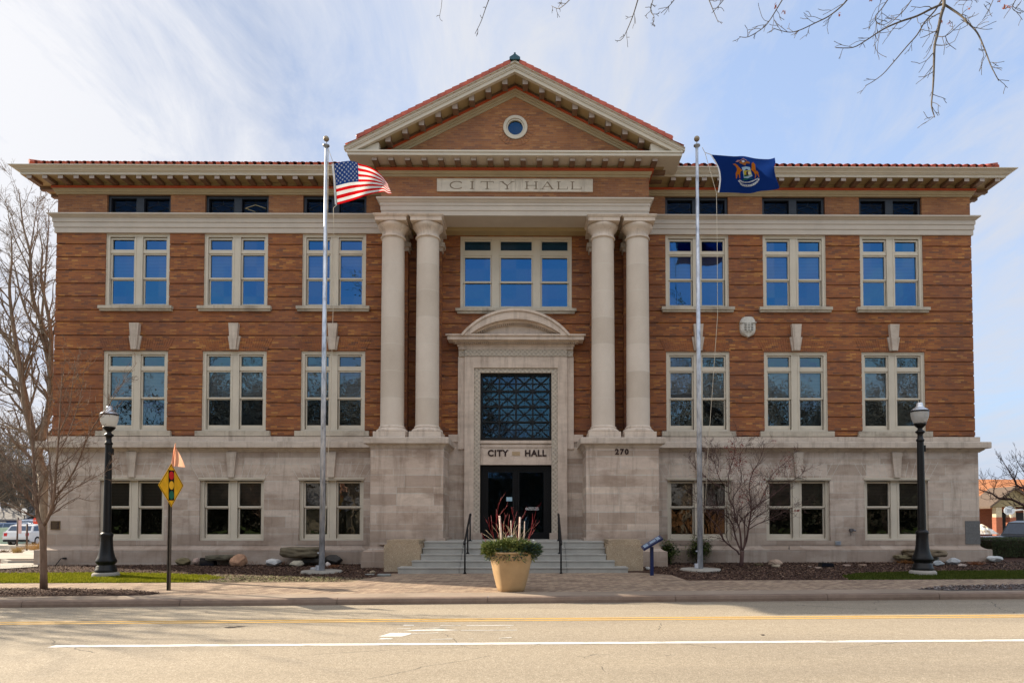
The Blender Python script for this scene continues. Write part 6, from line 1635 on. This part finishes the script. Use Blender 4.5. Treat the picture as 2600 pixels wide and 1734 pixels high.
mb.build('porch_trim', whitet, t)
# utility boxes
gb = simple('pale_green_box', (.33,.43,.34), .6); gy = simple('grey_box', (.40,.40,.38), .6)
for (x0, x1, y0, y1, Y, m_, lb) in ((-3,24,1339,1370,28,gb,'large pale green utility cabinet at the left edge'), (29,44,1348,1371,29,gb,'small pale green utility cabinet beside the large one'), (46,73,1341,1368,30,gy,'grey utility cabinet left of the white car')):
    a = B(x0, y1, Y); c = B(x1, y0, Y); t = thing('utility_cabinet', Vector(((a.x+c.x)/2, Y, a.z)), lb, 'cabinet', 'utility cabinets in the car park'); w = (c.x-a.x)/2; h = c.z-a.z
    mb = MB(); mb.slab([(-w+.02,0),(w-.02,0),(w-.02,1.0),(-w+.02,1.0)], -.7, h-.08); mb.build('body', m_, t); mb = MB(); mb.slab([(-w,-.03),(w,-.03),(w,1.03),(-w,1.03)], h-.08, h); mb.build('lid', m_, t)
    if x0 < 0: mb = MB(); mb.box(-.2,.15,-.01,0,.12,.15); mb.box(.2,.35,-.01,0,.14,.17); mb.build('paint_mark', simple('red_mark', (.6,.05,.02), .6), t)
# vehicles
def wheel(t, x, y, r, w=.2):
    mb = MB(); n = 20
    mb.tube([(x, y, r), (x+w, y, r)], r, n); a = mb.build('wheel', simple('tyre', (.012,.012,.012), .8), t)
    mb = MB(); mb.tube([(x-.012 if x > 0 else x-.012, y, r), (x+w+.012, y, r)], r*.62, 12); mb.build('rim', simple('rim', (.45,.45,.47), .3, .8), a)
def vehicle(loc, rz, L, Wd, prof, glassprof, paint, label, wheels, r, lamps, name='parked_car', cat='car'):
    # side profile (y along the car, z), body narrows above the belt line
    t = thing(name, loc, label, cat, None, rz); hw = Wd/2
    belt = 1.0*prof[0][1]
    mb = MB(); k = len(prof)
    def hwid(z): return hw if z < .95 else hw-(z-.95)*.28
    rows = []
    for s in (-1, 1): rows.append([(s*hwid(z), y, z) for y, z in prof]+[(s*hwid(prof[0][1]), prof[0][0], prof[0][1])])
    mb.grid(rows, 0, False)
    def clip(sgn):
        out = []
        for (ya, za), (yb, zb) in zip(prof, prof[1:]+prof[:1]):
            if (za-.95)*sgn >= 0: out.append((ya, za))
            if (za-.95)*(zb-.95) < 0: tt = (.95-za)/(zb-za); out.append((ya+(yb-ya)*tt, .95))
        return out
    for sgn in (-1, 1):
        q = clip(sgn); mb.face([(-hwid(z), y, z) for y, z in q][::-1]); mb.face([(hwid(z), y, z) for y, z in q])
    mb.build('body', paint, t)
    gm_ = simple('car_glass', (.05,.08,.13), .15, spec=.4)
    for poly in glassprof:
        for s in (-1, 1): mb = MB(); mb.face([(s*(hwid(z)+.02), y, z) for y, z in (poly if s > 0 else poly[::-1])]); mb.build('side_window', gm_, t)
    rw_ = [q for q in zip(prof[:-1], prof[1:]) if q[1][1]-q[0][1] > .3 and q[0][0] < 0 and q[0][1] > .9]
    for (ya, za), (yb, zb) in rw_[:1]:
        mb = MB(); f0, f1 = .12, .9; a0 = (ya+(yb-ya)*f0, za+(zb-za)*f0); a1 = (ya+(yb-ya)*f1, za+(zb-za)*f1); mb.face([(-hwid(a0[1])*.86,a0[0]-.012,a0[1]+.01), (hwid(a0[1])*.86,a0[0]-.012,a0[1]+.01), (hwid(a1[1])*.86,a1[0]-.012,a1[1]+.01), (-hwid(a1[1])*.86,a1[0]-.012,a1[1]+.01)]); mb.build('rear_window', gm_, t)
    mb = MB(); mb.box(-hw*.95, hw*.95, prof[0][0]-.07, prof[0][0]+.05, prof[0][1]-.05, prof[0][1]+.10); mb.build('bumper', M['black'], t)
    for y in wheels:
        for s in (-1, 1): wheel(t, (-hw-.01 if s < 0 else hw-.19), y, r)
    for (x, y, z, w, h, m_, nm) in lamps:
        for s in (-1, 1): mb = MB(); mb.box(s*x-w/2, s*x+w/2, y-.02, y+.02, z-h/2, z+h/2); mb.build(nm, m_, t)
    return t
redl = simple('tail_red', (.5,.01,.01), .3); whl = simple('head_white', (.7,.7,.7), .2)
suv = [(-2.1,.35),(-2.15,.62),(-2.08,.98),(-1.85,1.02),(-1.55,1.42),(-.9,1.52),(.5,1.5),(.95,1.38),(1.35,1.02),(2.0,.92),(2.18,.72),(2.15,.32),(1.75,.28),(-1.75,.28)]
suvg = [[(-1.72,1.05),(-.75,1.05),(-.78,1.42),(-1.48,1.38)], [(-.68,1.05),(.15,1.05),(.12,1.43),(-.70,1.43)], [(.22,1.05),(1.15,1.03),(.85,1.33),(.2,1.42)]]
wp = simple('white_car_paint', (.62,.63,.65), .2, spec=.7, var=.02); 
Yc = 27; q = B(91, 1383, Yc); vehicle(Vector((q.x, Yc, q.z)), R(4), 4.3, 1.8, suv, suvg, wp, 'white car parked behind the young tree at the left', (-1.3,1.3), .33, [(.72,-2.12,.80,.2,.22,redl,'tail_light'), (.65,2.16,.72,.3,.16,whl,'headlight')])
q = B(30, 1368, 34); vehicle(Vector((q.x, 34, q.z-.15)), R(95), 4.6, 1.85, suv, suvg, simple('silver_blue_paint', (.25,.30,.40), .25, .3, var=.02), 'silver blue car behind the utility cabinets', (-1.3,1.3), .33, [(.72,-2.12,.80,.2,.22,redl,'tail_light')])
q = B(88, 1360, 36); vehicle(Vector((q.x, 36, q.z-.1)), R(60), 4.4, 1.8, suv, suvg, simple('pale_blue_paint', (.40,.47,.58), .25, .2, var=.02), 'pale blue car just beyond the white car', (-1.3,1.3), .33, [(.72,-2.12,.80,.2,.22,redl,'tail_light')])
# black pickup on the right
pick = [(-2.85,.55),(-2.88,1.08),(-.95,1.10),(-.80,1.12),(-.55,1.72),(-.2,1.80),(1.0,1.78),(1.2,1.70),(1.75,1.15),(2.75,1.02),(2.92,.85),(2.92,.42),(2.4,.38),(-2.3,.45)]
pg_ = [[(-.62,1.16),(.22,1.16),(.22,1.64),(-.42,1.64)], [(.32,1.16),(1.55,1.14),(1.12,1.62),(.32,1.66)]]
Yp = 7.5; q = B(2540, 1345, Yp); zt_ = B(2590,1322,Yp).z
pkp = vehicle(Vector((23.15, Yp, zt_-1.79)), R(-90), 5.8, 1.95, pick, pg_, simple('black_truck_paint', (.006,.007,.012), .25, 0, spec=.35, var=.02), 'black pickup truck parked beyond the clipped hedge', (-1.75,1.85), .40, [(.85,-2.86,.95,.15,.3,redl,'tail_light'), (.75,2.9,.85,.3,.2,whl,'headlight')], 'pickup_truck', 'pickup')
mb = MB(); mb.box(-1.05,-.90,1.05,1.25,1.12,1.32); mb.box(.90,1.05,1.05,1.25,1.12,1.32); mb.build('wing_mirror', M['black'], pkp)
# posts and distant signs on the left
for (x0, y0, x1, y1, Y, lb) in ((43,1384,46,1313,16,'thin brown sign post between the cabinets'), (68,1393,69,1330,12,'thin dark post in front of the grey cabinet')):
    a = B(x0, y1 if False else y0, Y); c = B(x1, y1, Y); t = thing('sign_post', a, lb, 'post'); mb = MB(); mb.tube([(0,0,-.1), (c.x-a.x,0,c.z-a.z)], .045, 6); mb.build('post', simple('brown_post', (.08,.05,.04), .7), t)
    if x0 == 43: mb = MB(); mb.box(.06,.24,-.02,.0,(c.z-a.z)*.42,(c.z-a.z)*.9); mb.build('sign_plate', simple('pale_pink', (.6,.4,.38), .6), t)
a = B(60,1345,38); c = B(60,1290,38); t = thing('street_lamp', Vector((a.x,38,-.9)), 'distant black street lamp with white globe behind the cabinets', 'street lamp'); H = c.z+.9
mb = MB(); mb.tube([(0,0,0),(0,0,H-.6)], [.09,.06], 8); mb.build('shaft', M['black'], t); mb = MB(); mb.lathe([(.12,H-.6),(.22,H-.25),(.24,H-.2),(.12,H-.02),(.03,H)], 0, 0, 12); mb.build('globe', M['lampglass'], t)
a = B(95,1322,33); t = thing('stop_sign', Vector((a.x,33,-.7)), 'orange-red stop sign beyond the white car', 'sign'); H = a.z+.7; mb = MB(); mb.tube([(0,0,0),(0,0,H-.3)], .04, 6); mb.build('post', M['black'], t)
mb = MB(); mb.prism([(.36*math.cos(PI/8+PI/4*k), H+.36*math.sin(PI/8+PI/4*k)) for k in range(8)], -.05, -.03); mb.build('panel', simple('stop_red', (.65,.05,.02), .5), t); text('lettering', 'STOP', .25, FRONT(0,-.055,H), whitet, t, .002)
# ---------------------------------------------------------------- far right: brick station, hoop, pile
Ys = 58; x0 = B(2380,0,Ys).x; x1 = B(2900,0,Ys).x
ze = B(2520,1285,Ys).z; zr = B(2520,1217,Ys+7).z; z0 = -1.0
stn = thing('brick_station', Vector(((x0+x1)/2, Ys, z0)), 'low brick building with orange roof and gabled porch beyond the right corner', 'building'); ox = (x0+x1)/2
rbrick = simple('red_brick_far', (.26,.09,.05), .85, var=.2, scale=5); orf = simple('orange_shingles', (.50,.20,.085), .85, var=.12, scale=3); tanb = simple('tan_block', (.45,.38,.27), .8)
mb = MB(); hw = (x1-x0)/2; mb.box(-hw, hw, 0, 12, 0, ze-z0); mb.build('wall', rbrick, stn)
mb = MB(); mb.face([(-hw-1,-.8,ze-z0-.1),(hw+1,-.8,ze-z0-.1),(hw+1,7,zr-z0),(-hw-1,7,zr-z0)]); mb.face([(hw+1,13,ze-z0),(-hw-1,13,ze-z0),(-hw-1,7,zr-z0),(hw+1,7,zr-z0)]); mb.box(-hw-1,hw+1,-.85,-.8,ze-z0-.35,ze-z0-.08); mb.build('roof', orf, stn)
pk = B(2573,1241,Ys-4); el = B(2515,1286,Ys-4); er = B(2640,1290,Ys-4); H = el.z-z0
mb = MB(); mb.prism([(el.x-ox,H), (er.x-ox,H), (pk.x-ox,pk.z-z0)], -4, 0); mb.build('gable', simple('olive_gable', (.25,.20,.11), .7), stn)
mb = MB()
for (e, s) in ((el,-1), (er,1)):
    pts = [(pk.x-ox,pk.z-z0), (e.x-ox+s*.3,H-.2), (e.x-ox+s*.3,H+.05), (pk.x-ox,pk.z-z0+.28)]; mb.prism(pts if s > 0 else pts[::-1], -4.4, 0)
mb.build('porch_roof', simple('dark_verge', (.10,.07,.05), .7), stn)
for px in (2503, 2537, 2584, 2618):
    c = B(px,0,Ys-3.6).x-ox; m_ = MB(); m_.box(c-.35,c+.35,-3.9,-3.2,0,H*.72,0); m_.box(c-.33,c+.33,-3.88,-3.22,H*.72,H-.05,1); m_.build('porch_pillar', [rbrick, tanb], stn)
m_ = MB(); 
for px, w_ in ((2520,.8),(2560,1.2)):
    c = B(px,0,Ys-.1).x-ox; m_.box(c-w_,c+w_,-.05,0,0,H*.85)
m_.build('dark_opening', simple('opening_dark', (.012,.010,.010), .6), stn)
m_ = MB(); c = B(2600,0,Ys-.1).x-ox; m_.box(c-.9,c+2,-.08,-.01,H*.35,H*.6); m_.build('tan_band', tanb, stn)
# basketball hoop
Yh2 = 40; c = B(2563,1298,Yh2); t = thing('basketball_hoop', Vector((B(2587,0,Yh2).x, Yh2, -.9)), 'basketball hoop with fan-shaped backboard beyond the pickup', 'basketball hoop'); dx = c.x-t.location.x; zc = c.z+.9
mb = MB(); mb.tube([(0,.8,0),(0,.8,zc-.2),(-.05,.75,zc+.1),(-.2,.4,zc+.2),(dx,.1,zc+.05)], .07, 8); mb.build('pole', whitet, t)
fan = [(dx+.50*math.cos(a)*1.0, zc+.10+.40*math.sin(a)) for a in [PI*i/10 for i in range(11)]]+[(dx-.48,zc-.1),(dx-.22,zc-.32),(dx+.22,zc-.32),(dx+.48,zc-.1)]
mb = MB(); mb.prism(fan, 0, .04); mb.build('backboard', simple('board_glassy', (.55,.60,.66), .3), t)
mb = MB(); mb.box(dx-.22,dx+.22,-.01,0,zc-.12,zc+.18); mb.build('target_square', simple('sq', (.3,.33,.38), .5), t)
mb = MB(); rows = [[(dx+r_*math.cos(2*PI*k/14), -.25+r_*math.sin(2*PI*k/14), z) for k in range(14)] for r_, z in ((.2,zc-.28),(.15,zc-.42),(.11,zc-.58))]; mb.grid(rows, 0, False, True); mb.build('net', simple('net', (.6,.5,.38), .8), t)
# rubble / old snow pile
Yq = 30; a = B(2488,1346,Yq); c = B(2545,1323,Yq)
mb = MB(); rows = []; rsq = random.Random(2)
for i in range(15):
    rows.append([(a.x+(c.x-a.x)*j/24, Yq+i*.3, a.z-.3+(c.z-a.z+.3)*max(0, math.sin(PI*min(1,(j+4)/28)))*math.sin(PI*i/14)**.5*(.85+.4*noise.noise(Vector((j*.5,i*.5,1))))) for j in range(25)])
mb.grid(rows, 0, False); pm = NT('dirty_snow'); f = pm.noise(2.5, detail=6); pm.bsdf(pm.ramp(f, [(.40,(.30,.22,.14)), (.5,(.62,.56,.48)), (.7,(.72,.72,.74))]), .7, 0, pm.bump(f, 1, .2))
o = mb.build('snow_pile', pm.mat); tag(o, 'heap of dirty old snow behind the pickup', 'snow pile')
# power lines
t = thing('utility_pole', Vector((60, 75, -1)), 'utility pole carrying wires past the right corner', 'pole'); mb = MB(); mb.tube([(0,0,0),(0,0,9.5)], [.16,.11], 8); mb.box(-1.1,1.1,-.06,.06,8.6,8.75); mb.build('pole', bk_old, t)
mb = MB()
for zz in (8.7, 7.9, 7.1): mb.tube([(-60,0,zz+.2),(-30,0,zz-.5),(0,0,zz),(40,0,zz-.6)], .018, 3)
mb.build('wire', M['black'], t)

# ---------------------------------------------------------------- the other side of the street (seen in the window glass)
R1 = ['bare tree across the street, mirrored in the far left windows', 'bare tree across the street, mirrored in the second bay', 'large bare tree across the street, mirrored left of the door', 'bare tree across the street, mirrored in the door', 'bare tree across the street, mirrored right of the door', 'bare tree across the street, mirrored in the middle right bay', 'bare tree across the street, mirrored in the far right windows', 'slim bare tree across the street behind the others at the left', 'slim bare tree across the street behind the others at the right']
protos = []
for i, (x, y, h) in enumerate(((-27,-40,16),(-18,-44,15),(-9,-38,16.5),(0,-46,10.5),(9,-41,14),(20,-42,16),(30,-40,14.5),(-34,-48,17),(38,-48,15))):
    if i < 3: protos.append(bgtree(x, y, h, R1[i], 80+i, 'bare trees across the street', bk_grey if i % 2 else bk_old, 5, 0, .03, 7))
    else:
        c = copy_tree(protos[i % 3]); c.location = (x, y, 0); c.rotation_euler = (0,0,1.3*i); c.scale = (h/16,)*3; c['label'] = R1[i]
R2 = ['near kerbside bare tree across the street, far left', 'near kerbside bare tree across the street, left bay', 'near kerbside bare tree across the street, left of the door', 'near kerbside bare tree across the street, right of the door', 'near kerbside bare tree across the street, right bay', 'near kerbside bare tree across the street, far right', 'near kerbside bare tree across the street, outermost right']
for i, (x, y, h) in enumerate(((-21,-32,11.5),(-13.5,-31,11),(-6.5,-33,11.5),(6,-33,9.5),(13,-31,11),(19.5,-32,10.5),(27,-33,12))):
    c = copy_tree(protos[(i+1) % 3]); c.location = (x, y, 0); c.rotation_euler = (0,0,2.1*i+.4); c.scale = (h/16,)*3; c['label'] = R2[i]
mb = MB(); rs = random.Random(77)
for _ in range(26000):
    x = rs.uniform(-90, 90); hh = 9.5+2.5*noise.noise(Vector((x*.12, 0, 5)))+1.2*noise.noise(Vector((x*.5, 0, 2))); z = rs.uniform(0, 1)**.8*hh
    c = Vector((x, -70-rs.uniform(0, 3), z)); d = Vector((rs.gauss(0,1), rs.gauss(0,1), rs.gauss(0,1))).normalized()*.28; w_ = d.orthogonal().normalized()*.2; mb.face([c-d, c+w_, c+d, c-w_], rs.randrange(2))
mb.box(-90, 90, -73.5, -73, 0, 7.5)
o = mb.build('far_wood', [simple('wood_a', (.03,.035,.022), .9), simple('wood_b', (.06,.05,.035), .9)]); tag(o, 'dark far wood closing the view across the street', 'wood', kind='stuff')
evergreen(6, -50, 8, 3.2, 'dark conifer across the street opposite the door', 5, 0, 3000); evergreen(13.5, -45, 8, 3.2, 'dark conifer across the street right of the other', 6, 0, 2600)
rb2 = simple('orange_brick', (.42,.20,.09), .85, var=.15, scale=4)
house(8, 26, -62, -54, 0, 3.4, 6.0, 'orange brick house across the street with grey roof', 'x', [(-6,1,1.6,1.3), (-2,1,1.6,1.3), (3,1,1.6,1.3)], rb2)
t = house(-30, -12, -64, -56, 0, 3.4, 6.2, 'tan house across the street with grey roof', 'x', [(-6,1,1.6,1.3), (2,1,1.6,1.3)], simple('tan_siding', (.40,.33,.24), .8))
mb = MB(); mb.face([(-400,-400,0),(400,-400,0),(400,-45.9,0),(-400,-45.9,0)]) ; o = mb.build('far_lawn', M['soil_grass']); tag(o, kind='structure')
mb = MB(); mb.face([(-400,-45.9,-.001),(-59.9,-45.9,-.001),(-59.9,-8,-.01),(-400,-8,-.01)]); mb.face([(59.9,-45.9,-.001),(400,-45.9,-.001),(400,-8,-.01),(59.9,-8,-.01)]); o = mb.build('outer_ground', M['asphalt']); tag(o, kind='structure')
surfz = MB(); surfz.face([(-60,-46,.012),(60,-46,.012),(60,-27,.012),(-60,-27,.012)]); o = surfz.build('opposite_lawn', M['soil_grass']); tag(o, kind='structure')

bgtree(-22.5, -5.6, 12, 'bare street tree outside the left edge that shades the road', 71, None, bk_grey, 4, .1, .012, 7)
# ---------------------------------------------------------------- sky and sun
sunv = Vector((-1.61, .71, 1.0)).normalized()   # towards the sun
elev = math.asin(sunv.z); azim = math.atan2(sunv.x, sunv.y)
wd = bpy.data.worlds.new('World'); sc.world = wd; wd.use_nodes = True; nt = wd.node_tree; nt.nodes.clear()
def N(tp, **k):
    nd = nt.nodes.new(tp)
    for a_, v_ in k.items(): setattr(nd, a_, v_)
    return nd
L_ = nt.links.new
sky = N('ShaderNodeTexSky', sky_type='NISHITA'); sky.sun_disc = False; sky.sun_elevation = elev; sky.sun_rotation = azim; sky.air_density = 1.0; sky.dust_density = 1.2; sky.ozone_density = 1.5
tc = N('ShaderNodeTexCoord'); sp = N('ShaderNodeSeparateXYZ'); L_(tc.outputs['Generated'], sp.inputs[0])
def mth(op, a, b=0.0, clamp=False):
    nd = N('ShaderNodeMath', operation=op); nd.use_clamp = clamp
    for i, q in enumerate((a, b)):
        if hasattr(q, 'is_output'): L_(q, nd.inputs[i])
        else: nd.inputs[i].default_value = q
    return nd.outputs[0]
zc_ = mth('MAXIMUM', sp.outputs[2], .06); cx_ = mth('DIVIDE', sp.outputs[0], mth('ADD', zc_, .12)); cy_ = mth('DIVIDE', sp.outputs[1], mth('ADD', zc_, .12))
cb_ = N('ShaderNodeCombineXYZ'); L_(cx_, cb_.inputs[0]); L_(cy_, cb_.inputs[1])
def cloudn(scale, rot, st, detail, rough, loc=(0,0,0)):
    mp = N('ShaderNodeMapping'); L_(cb_.outputs[0], mp.inputs[0]); mp.inputs['Scale'].default_value = st; mp.inputs['Rotation'].default_value = (0,0,rot); mp.inputs['Location'].default_value = loc
    nz = N('ShaderNodeTexNoise'); L_(mp.outputs[0], nz.inputs['Vector']); nz.inputs['Scale'].default_value = scale; nz.inputs['Detail'].default_value = detail; nz.inputs['Roughness'].default_value = rough; nz.inputs['Distortion'].default_value = .6; return nz.outputs['Fac']
n1 = cloudn(1.25, R(35), (1,.5,1), 10, .60, (3.2,1.1,0)); n2 = cloudn(4.6, R(48), (1,.40,1), 9, .68, (7,2,0))
sunaz = (sunv.x, sunv.y, .0); 
dt = mth('ADD', mth('MULTIPLY', sp.outputs[0], sunv.x), mth('ADD', mth('MULTIPLY', sp.outputs[1], sunv.y), mth('MULTIPLY', sp.outputs[2], sunv.z)))
glow = mth('POWER', mth('MAXIMUM', dt, 0), 3.4)
back = mth('MULTIPLY', sp.outputs[1], 1.0)
front = mth('MULTIPLY', mth('ADD', sp.outputs[1], .35), .9, True)
cov = mth('ADD', mth('ADD', mth('MULTIPLY', n1, 1.5), mth('MULTIPLY', n2, 1.0)), mth('ADD', mth('MULTIPLY', glow, .42), mth('MULTIPLY', front, .06)))
msk = mth('MULTIPLY', mth('SUBTRACT', cov, 1.10), 2.0, True)
veil = mth('ADD', mth('MULTIPLY', front, .36), .30)
hz = mth('POWER', mth('SUBTRACT', 1.0, mth('MAXIMUM', sp.outputs[2], 0)), 6.0)
pale = N('ShaderNodeMix', data_type='RGBA'); L_(mth('ADD', mth('ADD', veil, mth('MULTIPLY', glow, .75)), mth('MULTIPLY', hz, .35), True), pale.inputs[0]); L_(sky.outputs[0], pale.inputs[6]); pale.inputs[7].default_value = (1.02,1.25,1.74,1)
cc_ = N('ShaderNodeMix', data_type='RGBA'); cc_.inputs[6].default_value = (1.60,1.70,1.93,1); cc_.inputs[7].default_value = (2.42,2.40,2.44,1); L_(glow, cc_.inputs[0])
mx0 = N('ShaderNodeMix', data_type='RGBA'); L_(msk, mx0.inputs[0]); L_(pale.outputs[2], mx0.inputs[6]); L_(cc_.outputs[2], mx0.inputs[7])
mxd = N('ShaderNodeMix', data_type='RGBA', blend_type='DARKEN'); mxd.inputs[0].default_value = 1; L_(mx0.outputs[2], mxd.inputs[6]); mxd.inputs[7].default_value = (2.42,2.42,2.46,1)
# invented bright cloud patch high behind the camera, added to fill the facade
sky_fill = mth('MULTIPLY', mth('MULTIPLY', mth('SUBTRACT', sp.outputs[2], .50), 5.0, True), mth('ADD', mth('MULTIPLY', sp.outputs[1], -2.2), .1, True))
mx = N('ShaderNodeMix', data_type='RGBA'); L_(sky_fill, mx.inputs[0]); L_(mxd.outputs[2], mx.inputs[6]); mx.inputs[7].default_value = (4.0,3.88,3.74,1)
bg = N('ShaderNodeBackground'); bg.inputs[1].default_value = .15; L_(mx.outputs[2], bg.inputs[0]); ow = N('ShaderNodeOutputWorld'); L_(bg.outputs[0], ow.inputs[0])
sl_ = bpy.data.lights.new('sun', 'SUN'); sl_.energy = 3.6; sl_.angle = R(.53); sl_.color = (1,.87,.68); so = bpy.data.objects.new('sun', sl_); col.objects.link(so)
so.rotation_euler = sunv.to_track_quat('Z', 'Y').to_euler(); so.location = sunv*60
sc.view_settings.view_transform = 'Standard'; sc.view_settings.look = 'None'; sc.view_settings.exposure = 1.52; sc.view_settings.gamma = 1
sc.render.engine = 'CYCLES'
try: sc.cycles.max_bounces = 8; sc.cycles.transparent_max_bounces = 12
except Exception: pass
